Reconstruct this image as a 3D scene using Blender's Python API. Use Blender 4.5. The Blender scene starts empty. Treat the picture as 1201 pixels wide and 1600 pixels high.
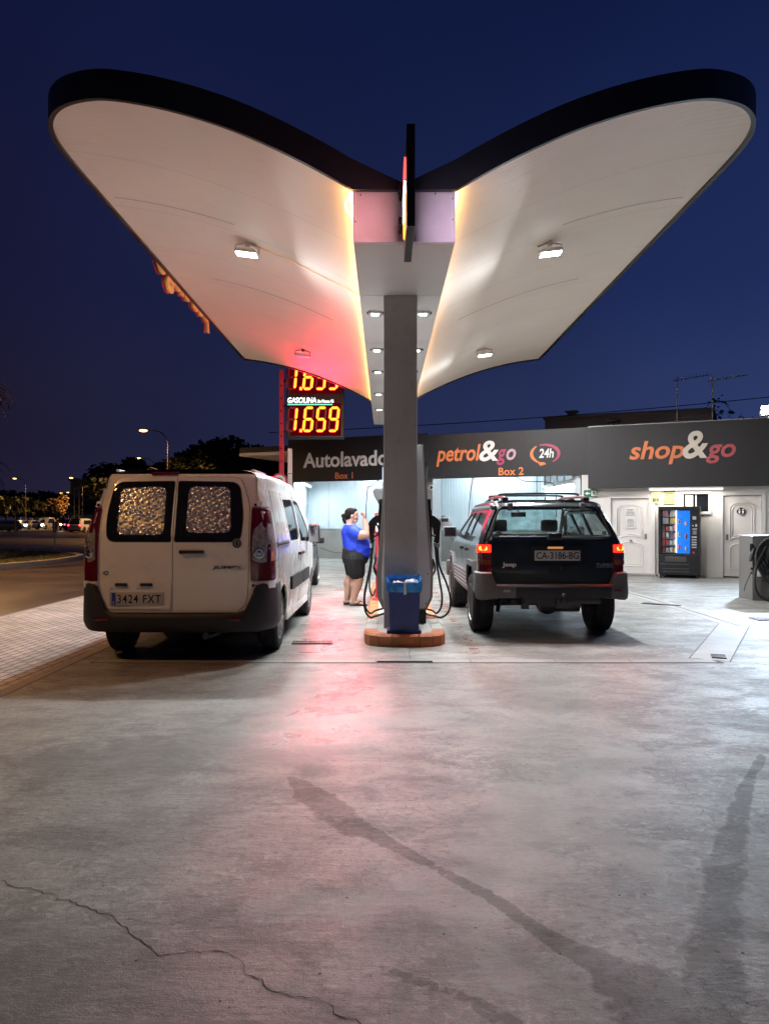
import bpy, bmesh, math, random
import numpy as np
from mathutils import Vector, Matrix
R = math.radians
S = bpy.context.scene
COL = S.collection
random.seed(7)
# ------------------------------------------------------------------ camera
FP, HC = 1180.0, 1.42            # focal length in photo pixels, eye height in metres
cam = bpy.data.cameras.new('camera')
cam.sensor_fit = 'VERTICAL'; cam.sensor_height = 32.0; cam.lens = FP / 1600 * 32.0
cam.shift_y = 12 / 1600; cam.clip_start = 0.05; cam.clip_end = 3000
camo = bpy.data.objects.new('camera', cam); COL.objects.link(camo)
camo.location = (0, 0, HC); camo.rotation_euler = (R(90), 0, 0)
S.camera = camo
# ------------------------------------------------------------------ world: blue hour sky
W = bpy.data.worlds.new('World'); S.world = W; W.use_nodes = True
nt = W.node_tree; nt.nodes.clear()
def _n(t, ty, **k):
    n = t.nodes.new(ty)
    for a, b in k.items(): setattr(n, a, b)
    return n
wo = _n(nt, 'ShaderNodeOutputWorld'); bg = _n(nt, 'ShaderNodeBackground')
tc = _n(nt, 'ShaderNodeTexCoord'); sep = _n(nt, 'ShaderNodeSeparateXYZ')
nt.links.new(tc.outputs['Generated'], sep.inputs[0])
az = _n(nt, 'ShaderNodeMapRange'); az.inputs[1].default_value = -0.55; az.inputs[2].default_value = 0.5
nt.links.new(sep.outputs['X'], az.inputs[0])
def wramp(stops):
    r = _n(nt, 'ShaderNodeValToRGB'); r.color_ramp.interpolation = 'EASE'
    e = r.color_ramp.elements
    while len(e) < len(stops): e.new(0.5)
    for i, (p, c) in enumerate(stops):
        e[i].position = p; e[i].color = (*c, 1)
    nt.links.new(sep.outputs['Z'], r.inputs[0]); return r
rl = wramp([(0.0, (0.011, 0.0055, 0.013)), (0.12, (0.0090, 0.0055, 0.0145)), (0.30, (0.0072, 0.0066, 0.025)), (0.62, (0.0034, 0.0056, 0.029)), (1, (0.003, 0.005, 0.028))])
rr_ = wramp([(0.0, (0.038, 0.058, 0.155)), (0.12, (0.023, 0.038, 0.118)), (0.30, (0.0105, 0.021, 0.083)), (0.62, (0.0045, 0.0095, 0.048)), (1, (0.003, 0.006, 0.034))])
mx = _n(nt, 'ShaderNodeMix', data_type='RGBA')
nt.links.new(az.outputs[0], mx.inputs[0]); nt.links.new(rl.outputs[0], mx.inputs[6]); nt.links.new(rr_.outputs[0], mx.inputs[7])
ys_ = _n(nt, 'ShaderNodeMapRange'); ys_.inputs[1].default_value = -.6; ys_.inputs[2].default_value = .35; ys_.inputs[3].default_value = .19; ys_.inputs[4].default_value = .53   # the eastern sky behind the viewer is darker
nt.links.new(sep.outputs['Y'], ys_.inputs[0])
wn = _n(nt, 'ShaderNodeTexNoise'); wn.inputs['Scale'].default_value = 2.2; wn.inputs['Detail'].default_value = 4; nt.links.new(tc.outputs['Generated'], wn.inputs['Vector'])   # thin uneven haze
wm = _n(nt, 'ShaderNodeMapRange'); wm.inputs[1].default_value = .3; wm.inputs[2].default_value = .7; wm.inputs[3].default_value = .86; wm.inputs[4].default_value = 1.14; nt.links.new(wn.outputs['Fac'], wm.inputs[0])
wx = _n(nt, 'ShaderNodeMath', operation='MULTIPLY'); nt.links.new(wm.outputs[0], wx.inputs[0]); nt.links.new(ys_.outputs[0], wx.inputs[1]); nt.links.new(wx.outputs[0], bg.inputs[1])
nt.links.new(mx.outputs[2], bg.inputs[0])
nt.links.new(bg.outputs[0], wo.inputs[0])
# ------------------------------------------------------------------ exposure, engine
S.view_settings.view_transform = 'Standard'; S.view_settings.look = 'None'
S.view_settings.exposure = 1.12; S.view_settings.gamma = 1.0
S.render.engine = 'CYCLES'
try:
    S.cycles.use_denoising = True; S.cycles.denoiser = 'OPENIMAGEDENOISE'
    S.cycles.sample_clamp_indirect = 4.0; S.cycles.sample_clamp_direct = 0
    S.cycles.max_bounces = 7; S.cycles.diffuse_bounces = 4; S.cycles.transparent_max_bounces = 12
    S.cycles.caustics_reflective = False; S.cycles.caustics_refractive = False
except Exception: pass
# ------------------------------------------------------------------ helpers
def obj(name, bm, m, parent=None, smooth=None, kind=None):
    me = bpy.data.meshes.new(name)
    if isinstance(bm, bpy.types.Mesh): me = bm; me.name = name
    else:
        bmesh.ops.recalc_face_normals(bm, faces=bm.faces) if smooth != 'keep' else None
        bm.to_mesh(me); bm.free()
    if smooth:
        me.shade_smooth()
        me.set_sharp_from_angle(angle=R(38 if smooth in (True, 'keep') else smooth))
    ms = m if isinstance(m, (list, tuple)) else [m]
    me.materials.clear()
    for q in ms: me.materials.append(q)
    o = bpy.data.objects.new(name, me); COL.objects.link(o)
    if parent: o.parent = parent
    if kind: o['kind'] = kind
    return o
def tag(o, label=None, cat=None, group=None, kind=None):
    if label: o['label'] = label
    if cat: o['category'] = cat
    if group: o['group'] = group
    if kind: o['kind'] = kind
    return o
def thing(name, label, cat, loc=(0, 0, 0), rz=0, group=None):
    o = bpy.data.objects.new(name, None); COL.objects.link(o)
    o.empty_display_size = 0.2
    o.location = loc; o.rotation_euler = (0, 0, rz)
    return tag(o, label, cat, group)
def tree_copy(o, parent=None):
    c = o.copy(); COL.objects.link(c)
    if parent: c.parent = parent
    for ch in list(o.children): tree_copy(ch, c)
    return c
def BM(): return bmesh.new()
def box(bm, x0, x1, y0, y1, z0, z1, bev=0, seg=2):
    r = bmesh.ops.create_cube(bm, size=1.0)
    vs = r['verts']
    for v in vs:
        v.co = Vector((x0 + (v.co.x + .5) * (x1 - x0), y0 + (v.co.y + .5) * (y1 - y0), z0 + (v.co.z + .5) * (z1 - z0)))
    if bev:
        es = list({e for v in vs for e in v.link_edges})
        r = bmesh.ops.bevel(bm, geom=es, offset=bev, segments=seg, affect='EDGES', profile=0.6)
        vs = list({v for f in r['faces'] for v in f.verts} | {v for v in vs if v.is_valid})
    return vs
def frame_of(d):
    d = d.normalized(); up = Vector((0, 0, 1)) if abs(d.z) < .95 else Vector((1, 0, 0))
    a = d.cross(up).normalized(); return a, a.cross(d).normalized()
def tube(bm, pts, r, n=10, caps=True, flat=None):
    pts = [Vector(p) for p in pts]; N = len(pts); rings = []
    rs = r if isinstance(r, (list, tuple)) else [r] * N
    a = None
    for i, p in enumerate(pts):
        d = (pts[min(i + 1, N - 1)] - pts[max(i - 1, 0)])
        if d.length < 1e-9: d = Vector((0, 0, 1))
        d.normalize()
        if a is None: a, b = frame_of(d)
        else:
            a = (a - d * a.dot(d)); a = a.normalized() if a.length > 1e-6 else frame_of(d)[0]; b = a.cross(d)
        rings.append([bm.verts.new(p + (a * math.cos(2 * math.pi * k / n) + b * math.sin(2 * math.pi * k / n) * (flat or 1)) * rs[i]) for k in range(n)])
    for i in range(N - 1):
        for k in range(n):
            bm.faces.new((rings[i][k], rings[i][(k + 1) % n], rings[i + 1][(k + 1) % n], rings[i + 1][k]))
    if caps:
        bm.faces.new(rings[0][::-1]); bm.faces.new(rings[-1])
def cyl(bm, p0, p1, r, n=20, r2=None): tube(bm, [p0, p1], [r, r if r2 is None else r2], n)
def spline(pts, k=8):
    P = [Vector(p) for p in pts]; P = [P[0] * 2 - P[1]] + P + [P[-1] * 2 - P[-2]]; out = []
    for i in range(1, len(P) - 2):
        for j in range(k):
            t = j / k; a, b, c, d = P[i - 1:i + 3]
            out.append(.5 * ((2 * b) + (c - a) * t + (2 * a - 5 * b + 4 * c - d) * t * t + (3 * b - a - 3 * c + d) * t ** 3))
    out.append(P[-2]); return out
def lathe(bm, prof, n=32, mtx=None):
    """profile of (radius, height) turned about local z"""
    rings = []
    for (r, h) in prof:
        rings.append([bm.verts.new((r * math.cos(2 * math.pi * k / n), r * math.sin(2 * math.pi * k / n), h)) for k in range(n)])
    for i in range(len(prof) - 1):
        for k in range(n): bm.faces.new((rings[i][k], rings[i][(k + 1) % n], rings[i + 1][(k + 1) % n], rings[i + 1][k]))
    if prof[0][0] > 1e-5: bm.faces.new(rings[0][::-1])
    if prof[-1][0] > 1e-5: bm.faces.new(rings[-1])
    vs = [v for r in rings for v in r]
    if mtx is not None:
        for v in vs: v.co = mtx @ v.co
    return vs
def ball(bm, c, rx, ry=None, rz=None, u=20, v=12, rot=None):
    ry = rx if ry is None else ry; rz = rx if rz is None else rz
    m = Matrix.Translation(c) @ (rot if rot is not None else Matrix.Identity(4)) @ Matrix.Diagonal((rx, ry, rz, 1))
    bmesh.ops.create_uvsphere(bm, u_segments=u, v_segments=v, radius=1, matrix=m)
def prism(bm, poly, h0, h1, ax='z'):
    def mk(p, h):
        return {'z': (p[0], p[1], h), 'y': (p[0], h, p[1]), 'x': (h, p[0], p[1])}[ax]
    a = [bm.verts.new(mk(p, h0)) for p in poly]; b = [bm.verts.new(mk(p, h1)) for p in poly]
    bm.faces.new(a); bm.faces.new(b[::-1])
    for i in range(len(poly)):
        j = (i + 1) % len(poly); bm.faces.new((a[i], b[i], b[j], a[j]))
def patch(outer, holes, mp, out, step=0.12, thick=0.012, off=0.0, bm=None):
    """a curved sheet with holes: 2-D outline filled, cut on a grid, mapped to 3-D by mp, given a thickness"""
    t = bmesh.new()
    es = []
    for loop in [outer] + list(holes):
        vs = [t.verts.new((p[0], p[1], 0)) for p in loop]
        for i in range(len(vs)): es.append(t.edges.new((vs[i], vs[(i + 1) % len(vs)])))
    bmesh.ops.triangle_fill(t, use_beauty=True, use_dissolve=False, edges=es, normal=(0, 0, 1))
    xs = [p[0] for p in outer]; ys = [p[1] for p in outer]
    for lo, hi, no in ((min(xs), max(xs), (1, 0, 0)), (min(ys), max(ys), (0, 1, 0))):
        n = int((hi - lo) / step) + 1
        for i in range(1, n):
            q = lo + (hi - lo) * i / n
            bmesh.ops.bisect_plane(t, geom=t.verts[:] + t.edges[:] + t.faces[:], plane_co=(no[0] * q, no[1] * q, 0), plane_no=no, dist=1e-6)
    for v in t.verts: v.co = Vector(mp(v.co.x, v.co.y))
    bmesh.ops.remove_doubles(t, verts=t.verts[:], dist=1e-5)
    bmesh.ops.recalc_face_normals(t, faces=t.faces[:])
    t.normal_update()
    o = Vector(out); s = sum(f.normal.dot(o) * f.calc_area() for f in t.faces)
    if s < 0:
        for f in t.faces: f.normal_flip()
    t.normal_update()
    bm = bm or bmesh.new()
    idx = {}
    for v in t.verts:
        n = v.normal
        idx[v] = (bm.verts.new(v.co + n * off), bm.verts.new(v.co + n * (off - thick)))
    for f in t.faces:
        bm.faces.new([idx[v][0] for v in f.verts]); bm.faces.new([idx[v][1] for v in reversed(f.verts)])
    for e in t.edges:
        if len(e.link_faces) == 1:
            f = e.link_faces[0]; a, b = e.verts
            for l in f.loops:
                if l.vert == a and l.link_loop_next.vert == b: a, b = b, a; break
            try: bm.faces.new((idx[a][0], idx[b][0], idx[b][1], idx[a][1]))
            except ValueError: pass
    t.free(); return bm
def rrect(x0, x1, y0, y1, r, n=5):
    out = []
    for cx, cy, a0 in ((x1 - r, y1 - r, 0), (x0 + r, y1 - r, 90), (x0 + r, y0 + r, 180), (x1 - r, y0 + r, 270)):
        for i in range(n + 1):
            a = R(a0 + 90 * i / n); out.append((cx + r * math.cos(a), cy + r * math.sin(a)))
    return out
def rpoly(pts, r, n=4):
    """polygon with rounded corners"""
    out = []; N = len(pts)
    for i in range(N):
        p = Vector(pts[i][:2]); a = Vector(pts[i - 1][:2]); b = Vector(pts[(i + 1) % N][:2])
        rr = r[i] if isinstance(r, (list, tuple)) else r
        da = (a - p); db = (b - p); q = min(rr, da.length * .45, db.length * .45)
        p0 = p + da.normalized() * q; p1 = p + db.normalized() * q
        for k in range(n + 1):
            t = k / n; w = (p0 * (1 - t) ** 2 + p * 2 * t * (1 - t) + p1 * t * t); out.append((w.x, w.y))
    return out
def lerp(tab, x):
    if x <= tab[0][0]: return tab[0][1]
    for (a, b), (c, d) in zip(tab, tab[1:]):
        if x <= c: return b + (d - b) * (x - a) / (c - a)
    return tab[-1][1]
def text_mesh(s, size, ext=0.004, shear=0, bold=0, spacing=1.0):
    cu = bpy.data.curves.new('txt', 'FONT'); cu.body = s; cu.size = size; cu.extrude = ext; cu.shear = shear
    cu.offset = bold; cu.space_character = spacing; cu.align_x = 'LEFT'; cu.resolution_u = 5
    o = bpy.data.objects.new('txt', cu); COL.objects.link(o)
    bpy.context.view_layer.update()
    me = bpy.data.meshes.new_from_object(o.evaluated_get(bpy.context.evaluated_depsgraph_get()))
    bpy.data.objects.remove(o); bpy.data.curves.remove(cu)
    return me
def text(name, s, m, origin, width, height, ux=(1, 0, 0), uz=(0, 0, 1), parent=None, ext=0.004, shear=0, bold=0, spacing=1.0, label=None):
    """lettering whose box is width x height with its lower left corner at origin, lying along ux / uz"""
    me = text_mesh(s, 1.0, ext, shear, bold, spacing)
    xs = [v.co.x for v in me.vertices]; ys = [v.co.y for v in me.vertices]
    x0, x1, y0, y1 = min(xs), max(xs), min(ys), max(ys)
    sx = width / (x1 - x0); sy = height / (y1 - y0) if height else sx
    ux = Vector(ux).normalized(); uz = Vector(uz).normalized(); n = ux.cross(uz); O = Vector(origin)
    for v in me.vertices:
        v.co = O + ux * ((v.co.x - x0) * sx) + uz * ((v.co.y - y0) * sy) + n * v.co.z
    me.update()
    o = obj(name, me, m, parent)
    if label: o['label'] = label
    return o
# ------------------------------------------------------------------ materials
def nodes(m):
    m.use_nodes = True; t = m.node_tree; b = t.nodes.get('Principled BSDF')
    if b is None:
        t.nodes.clear(); b = _n(t, 'ShaderNodeBsdfPrincipled'); o = _n(t, 'ShaderNodeOutputMaterial'); t.links.new(b.outputs[0], o.inputs[0])
    return t, b
def mat(name, col, rough=0.5, metal=0.0, var=0.12, vs=3.0, bump=0.0, bs=60.0, emit=None, es=0, coat=0, dirt=0.0, rvar=0.12, spec=0.5, sh=0):
    m = bpy.data.materials.new(name); t, b = nodes(m)
    tc = _n(t, 'ShaderNodeTexCoord'); nz = _n(t, 'ShaderNodeTexNoise')
    nz.inputs['Scale'].default_value = vs; nz.inputs['Detail'].default_value = 8; nz.inputs['Roughness'].default_value = .62
    t.links.new(tc.outputs['Object'], nz.inputs['Vector'])
    mr = _n(t, 'ShaderNodeMapRange'); mr.inputs[1].default_value = .3; mr.inputs[2].default_value = .7
    t.links.new(nz.outputs['Fac'], mr.inputs[0])
    mxc = _n(t, 'ShaderNodeMix', data_type='RGBA')
    mxc.inputs[6].default_value = (*[c * (1 - var) for c in col], 1); mxc.inputs[7].default_value = (*[min(1, c * (1 + var * .6)) for c in col], 1)
    t.links.new(mr.outputs[0], mxc.inputs[0])
    last = mxc.outputs[2]
    if dirt:
        n2 = _n(t, 'ShaderNodeTexNoise'); n2.inputs['Scale'].default_value = vs * 4; n2.inputs['Detail'].default_value = 10; n2.inputs['Roughness'].default_value = .7
        t.links.new(tc.outputs['Object'], n2.inputs['Vector'])
        r2 = _n(t, 'ShaderNodeMapRange'); r2.inputs[1].default_value = .52; r2.inputs[2].default_value = .75; r2.inputs[4].default_value = dirt
        t.links.new(n2.outputs['Fac'], r2.inputs[0])
        md = _n(t, 'ShaderNodeMix', data_type='RGBA'); md.inputs[7].default_value = (.13, .11, .09, 1)
        t.links.new(r2.outputs[0], md.inputs[0]); t.links.new(last, md.inputs[6]); last = md.outputs[2]
    t.links.new(last, b.inputs['Base Color'])
    rm = _n(t, 'ShaderNodeMapRange'); rm.inputs[3].default_value = max(.02, rough - rvar); rm.inputs[4].default_value = min(1, rough + rvar)
    t.links.new(nz.outputs['Fac'], rm.inputs[0]); t.links.new(rm.outputs[0], b.inputs['Roughness'])
    b.inputs['Metallic'].default_value = metal; b.inputs['Coat Weight'].default_value = coat; b.inputs['Coat Roughness'].default_value = .06
    b.inputs['Specular IOR Level'].default_value = spec
    if sh: b.inputs['Sheen Weight'].default_value = sh
    if bump:
        n3 = _n(t, 'ShaderNodeTexNoise'); n3.inputs['Scale'].default_value = bs; n3.inputs['Detail'].default_value = 6
        t.links.new(tc.outputs['Object'], n3.inputs['Vector'])
        bp = _n(t, 'ShaderNodeBump'); bp.inputs['Strength'].default_value = bump; bp.inputs['Distance'].default_value = .01
        t.links.new(n3.outputs['Fac'], bp.inputs['Height']); t.links.new(bp.outputs[0], b.inputs['Normal'])
    if emit:
        b.inputs['Emission Color'].default_value = (*emit, 1); b.inputs['Emission Strength'].default_value = es
    return m
def glass(name, tint=(.75, .85, .85), rough=0.02, dirt=0.12):
    m = bpy.data.materials.new(name); m.use_nodes = True; t = m.node_tree; t.nodes.clear()
    o = _n(t, 'ShaderNodeOutputMaterial'); tr = _n(t, 'ShaderNodeBsdfTransparent'); gl = _n(t, 'ShaderNodeBsdfGlossy'); df = _n(t, 'ShaderNodeBsdfDiffuse')
    tr.inputs[0].default_value = (*tint, 1); gl.inputs['Roughness'].default_value = rough; df.inputs[0].default_value = (.25, .24, .22, 1)
    lw = _n(t, 'ShaderNodeLayerWeight'); lw.inputs[0].default_value = .5
    fp = _n(t, 'ShaderNodeMath', operation='POWER'); fp.inputs[1].default_value = 4.5; t.links.new(lw.outputs['Facing'], fp.inputs[0])
    fr = _n(t, 'ShaderNodeMath', operation='MULTIPLY_ADD'); fr.inputs[1].default_value = .85; fr.inputs[2].default_value = .035; t.links.new(fp.outputs[0], fr.inputs[0])
    m1 = _n(t, 'ShaderNodeMixShader'); m2 = _n(t, 'ShaderNodeMixShader')
    tc = _n(t, 'ShaderNodeTexCoord'); nz = _n(t, 'ShaderNodeTexNoise'); nz.inputs['Scale'].default_value = 5; nz.inputs['Detail'].default_value = 8
    t.links.new(tc.outputs['Object'], nz.inputs['Vector'])
    mr = _n(t, 'ShaderNodeMapRange'); mr.inputs[1].default_value = .35; mr.inputs[2].default_value = .8; mr.inputs[4].default_value = dirt * 2
    t.links.new(nz.outputs['Fac'], mr.inputs[0])
    t.links.new(fr.outputs[0], m1.inputs[0]); t.links.new(tr.outputs[0], m1.inputs[1]); t.links.new(gl.outputs[0], m1.inputs[2])
    t.links.new(mr.outputs[0], m2.inputs[0]); t.links.new(m1.outputs[0], m2.inputs[1]); t.links.new(df.outputs[0], m2.inputs[2])
    t.links.new(m2.outputs[0], o.inputs[0]); return m
def emis(name, col, s):
    m = bpy.data.materials.new(name); m.use_nodes = True; t = m.node_tree; t.nodes.clear()
    o = _n(t, 'ShaderNodeOutputMaterial'); e = _n(t, 'ShaderNodeEmission'); e.inputs[0].default_value = (*col, 1); e.inputs[1].default_value = s
    t.links.new(e.outputs[0], o.inputs[0]); return m
M = {}
M['black'] = mat('black_plastic', (.018, .018, .02), .5, bump=.15, bs=200)
M['matte'] = mat('matte_black', (.012, .012, .013), .8)
M['grey_metal'] = mat('grey_metal', (.30, .30, .31), .42, .6, dirt=.25)
M['alu'] = mat('brushed_aluminium', (.55, .55, .56), .35, .8, dirt=.1)
M['chrome'] = mat('chrome', (.75, .75, .76), .12, 1)
M['white'] = mat('white_paint', (.78, .77, .75), .4, dirt=.06)
M['wall'] = mat('white_render', (.72, .69, .66), .8, bump=.25, bs=90, dirt=.12, vs=1.2)
M['rubber'] = mat('tyre_rubber', (.022, .021, .021), .78, bump=.4, bs=120, var=.3)
M['hose'] = mat('black_hose', (.02, .02, .021), .42)
M['red'] = mat('red_paint', (.50, .03, .05), .4)
M['orange_t'] = mat('orange_lettering', (.78, .22, .07), .4)
M['crim_t'] = mat('crimson_lettering', (.42, .05, .13), .4)
M['white_t'] = mat('white_lettering', (.82, .80, .78), .4)
M['glassd'] = mat('dark_window_glass', (.012, .014, .017), .06, spec=.8, rvar=.02)
M['foliage'] = mat('dark_foliage', (.028, .035, .016), .7, var=.5, vs=.8)
M['palm'] = mat('palm_frond', (.10, .085, .03), .6, var=.35, vs=2)
M['bark'] = mat('bark', (.09, .07, .05), .9, bump=.6, bs=20)
# ================================================================== SETTING
def gp(u, v, z=0.0):
    """a spot on the ground seen at photo pixel (u, v), used only to measure the place"""
    Y = FP * (HC - z) / (v - 812.0); return ((u - 600.5) / FP * Y, Y)
def grid_sheet(xs, ys, z):
    X, Y = np.meshgrid(np.array(xs), np.array(ys)); n, m = X.shape
    co = np.stack([X, Y, np.full_like(X, z)], -1).reshape(-1, 3)
    i = np.arange(n * m).reshape(n, m)
    f = np.stack([i[:-1, :-1], i[:-1, 1:], i[1:, 1:], i[1:, :-1]], -1).reshape(-1, 4)
    me = bpy.data.meshes.new('sheet'); me.from_pydata(co.tolist(), [], f.tolist()); me.update()
    return me, co
# asphalt
def asphalt_mat():
    m = mat('asphalt', (.055, .045, .043), .48, bump=.6, bs=55, var=.35, vs=.7, rvar=.2); return m
M['asphalt'] = asphalt_mat()
M['soil'] = mat('dark_ground', (.03, .028, .02), .95, var=.4, vs=.4)
bm = BM(); box(bm, -900, 900, -60, 2400, -.6, -.125)
obj('ground', bm, M['soil'], kind='structure')
bm = BM(); prism(bm, [(-5.6, -30), (-5.6, 30), (-7.5, 60), (-12, 130), (-22, 260), (-60, 260), (-46, 130), (-40, 60), (-34, 30), (-30, -30)], -.12, -.10)
obj('road', bm, M['asphalt'], kind='structure')
# lane paint on the road
M['road_paint'] = mat('worn_road_paint', (.45, .43, .40), .7, dirt=.5, var=.3, vs=2)
bm = BM()
for (x0, y0, x1, y1, w) in ((-24, 42, -13, 42.8, .35), (-24, 47, -14, 47.6, .25)):
    d = Vector((x1 - x0, y1 - y0)).normalized(); n = Vector((-d.y, d.x)) * w * .5
    prism(bm, [(x0 + n.x, y0 + n.y), (x1 + n.x, y1 + n.y), (x1 - n.x, y1 - n.y), (x0 - n.x, y0 - n.y)], -.1, -.094)
obj('road_marking', bm, M['road_paint'], kind='structure')
# brick paved pavement between forecourt and road
def paver_mat():
    m = bpy.data.materials.new('pavers'); t, b = nodes(m)
    tc = _n(t, 'ShaderNodeTexCoord'); mp = _n(t, 'ShaderNodeMapping'); mp.inputs['Rotation'].default_value = (0, 0, R(93))
    t.links.new(tc.outputs['Object'], mp.inputs[0])
    br = _n(t, 'ShaderNodeTexBrick'); br.inputs['Scale'].default_value = 1.0
    br.inputs['Brick Width'].default_value = .20; br.inputs['Row Height'].default_value = .10; br.inputs['Mortar Size'].default_value = .009
    br.inputs['Color1'].default_value = (.56, .51, .46, 1); br.inputs['Color2'].default_value = (.42, .38, .35, 1); br.inputs['Mortar'].default_value = (.06, .05, .045, 1)
    t.links.new(mp.outputs[0], br.inputs['Vector'])
    nz = _n(t, 'ShaderNodeTexNoise'); nz.inputs['Scale'].default_value = 1.3; nz.inputs['Detail'].default_value = 9
    t.links.new(tc.outputs['Object'], nz.inputs['Vector'])
    mr = _n(t, 'ShaderNodeMapRange'); mr.inputs[1].default_value = .3; mr.inputs[2].default_value = .7; mr.inputs[3].default_value = .6; mr.inputs[4].default_value = 1.1
    t.links.new(nz.outputs['Fac'], mr.inputs[0])
    ml = _n(t, 'ShaderNodeMix', data_type='RGBA', blend_type='MULTIPLY'); ml.inputs[0].default_value = 1
    t.links.new(br.outputs['Color'], ml.inputs[6]); t.links.new(mr.outputs[0], ml.inputs[7])
    t.links.new(ml.outputs[2], b.inputs['Base Color']); b.inputs['Roughness'].default_value = .6
    bp = _n(t, 'ShaderNodeBump'); bp.inputs['Strength'].default_value = .7; bp.inputs['Distance'].default_value = .008; bp.invert = True
    t.links.new(br.outputs['Fac'], bp.inputs['Height']); t.links.new(bp.outputs[0], b.inputs['Normal'])
    return m
M['paver'] = paver_mat()
bm = BM(); box(bm, -5.45, -3.18, -12, 30, -.1, .004)
obj('pavement', bm, M['paver'], kind='structure')
M['kerbs'] = mat('kerb_stone', (.33, .30, .28), .75, dirt=.4, bump=.3)
bm = BM()
for i in range(42): box(bm, -5.6, -5.452, -12 + i, -12 + i + .985, -.1, .012, .012)
obj('kerb', bm, M['kerbs'], kind='structure')
bm = BM()
for i in range(42): box(bm, -3.178, -3.062, -12 + i, -12 + i + .985, -.1, .006, .006)
obj('pavement_edging', bm, M['kerbs'], kind='structure')
# traffic island with grass
isl = [(-11.9, 22), (-11.2, 26), (-11.6, 29.4), (-12.8, 31.5), (-15, 33.5), (-19, 36.5), (-26, 38), (-26, 20), (-14, 19)]
isl = rpoly(isl, 1.2, 5)
ctr = Vector((-18, 28))
inn = [tuple(ctr + (Vector(p) - ctr) * .965) for p in isl]
bm = BM()
a0 = [bm.verts.new((*p, -.11)) for p in isl]; a = [bm.verts.new((*p, .06)) for p in isl]; b2 = [bm.verts.new((*p, .06)) for p in inn]; c2 = [bm.verts.new((*p, -.11)) for p in inn]
for r1, r2 in ((a0, a), (a, b2), (b2, c2)):
    for i in range(len(isl)):
        j = (i + 1) % len(isl); bm.faces.new((r1[i], r1[j], r2[j], r2[i]))
obj('traffic_island_kerb', bm, M['kerbs'], kind='structure')
M['grassy'] = mat('grass', (.055, .055, .018), .95, var=.5, vs=3, bump=.5, bs=40)
bm = BM(); prism(bm, inn, -.1, .03)
obj('traffic_island_lawn', bm, M['grassy'], kind='structure')
bm = BM(); random.seed(3)
for k in range(9000):
    x = random.uniform(-25, -11.3); y = random.uniform(20.5, 36)
    # inside test against inner outline
    c = False
    for i in range(len(inn)):
        (xa, ya), (xb, yb) = inn[i], inn[i - 1]
        if (ya > y) != (yb > y) and x < (xb - xa) * (y - ya) / (yb - ya) + xa: c = not c
    if not c: continue
    h = random.uniform(.05, .12); an = random.uniform(0, 6.28); w = .012
    dx, dy = math.cos(an) * w, math.sin(an) * w; lx, ly = random.gauss(0, .03), random.gauss(0, .03)
    bm.faces.new([bm.verts.new((x - dx, y - dy, .03)), bm.verts.new((x + dx, y + dy, .03)), bm.verts.new((x + lx, y + ly, .03 + h))])
tag(obj('grass', bm, M['grassy']), 'short dry grass growing on the traffic island beside the road', 'grass', kind='stuff')

# ---- concrete forecourt, with worn trail and damp patches carried as surface attributes
def spaced(lo, a, b, hi, fine, coarse):
    o = list(np.arange(lo, a, coarse)) + list(np.arange(a, b, fine)) + list(np.arange(b, hi, coarse)) + [hi]
    return o
xs = spaced(-3.06, -3.05, 5.2, 15.0, .04, .8); ys = spaced(-12.0, 1.8, 9.6, 30.0, .04, .8)
me, co = grid_sheet(xs, ys, 0.0)
def dist_field(line):
    """line of (u, v, half width px): 1 on the centre, .5 at the rim, 0 at twice the width"""
    best = np.zeros(len(co)); P = []
    for (u, v, r) in line:
        x, y = gp(u, v); P.append((x, y, r * y / FP))
    for (x0, y0, r0), (x1, y1, r1) in zip(P, P[1:]):
        dx, dy = x1 - x0, y1 - y0; L = dx * dx + dy * dy + 1e-9
        t = np.clip(((co[:, 0] - x0) * dx + (co[:, 1] - y0) * dy) / L, 0, 1)
        d = np.hypot(co[:, 0] - x0 - t * dx, co[:, 1] - y0 - t * dy); r = r0 + (r1 - r0) * t
        best = np.maximum(best, np.clip(1 - d / (2 * r), 0, 1))
    return best
trail = [[(455, 1215, 10), (500, 1250, 34), (548, 1290, 30), (585, 1305, 20), (640, 1335, 13), (700, 1366, 12), (770, 1403, 14), (830, 1447, 18), (880, 1478, 22), (940, 1505, 36), (1000, 1540, 70), (1050, 1600, 110)],
         [(1190, 1180, 8), (1165, 1230, 14), (1145, 1300, 24), (1130, 1370, 36), (1120, 1450, 44), (1110, 1530, 60), (1110, 1620, 90)],
         [(600, 1515, 14), (660, 1535, 18), (730, 1560, 20), (800, 1600, 26)]]
wet = np.zeros(len(co))
for i, ln in enumerate(trail): wet = np.maximum(wet, dist_field(ln) * (1, .88, .8)[i])
pale = [[(730, 1420, 60), (880, 1240, 110), (980, 1180, 60)], [(640, 1380, 30), (700, 1420, 50)], [(740, 1470, 40), (790, 1530, 50)],
        [(430, 1420, 55), (560, 1410, 60)], [(850, 1280, 70), (1010, 1340, 60)], [(480, 1130, 60), (700, 1120, 50)], [(1080, 1500, 20), (1190, 1480, 30)]]
pl = np.zeros(len(co))
for ln in pale: pl = np.maximum(pl, dist_field(ln))
smooth_ = np.maximum(dist_field([(545, 1050, 40), (535, 1085, 55), (490, 1150, 85)]), dist_field([(510, 960, 34), (505, 1012, 55)]))
dark = np.maximum(dist_field([(120, 1190, 90), (300, 1170, 120), (480, 1190, 60)]), dist_field([(250, 1560, 200), (60, 1480, 100)]))
for nm, arr in (('wet', wet), ('pale', pl), ('darkp', dark), ('polish', smooth_)):
    at = me.attributes.new(nm, 'FLOAT', 'POINT'); at.data.foreach_set('value', arr.astype(np.float32))
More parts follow.
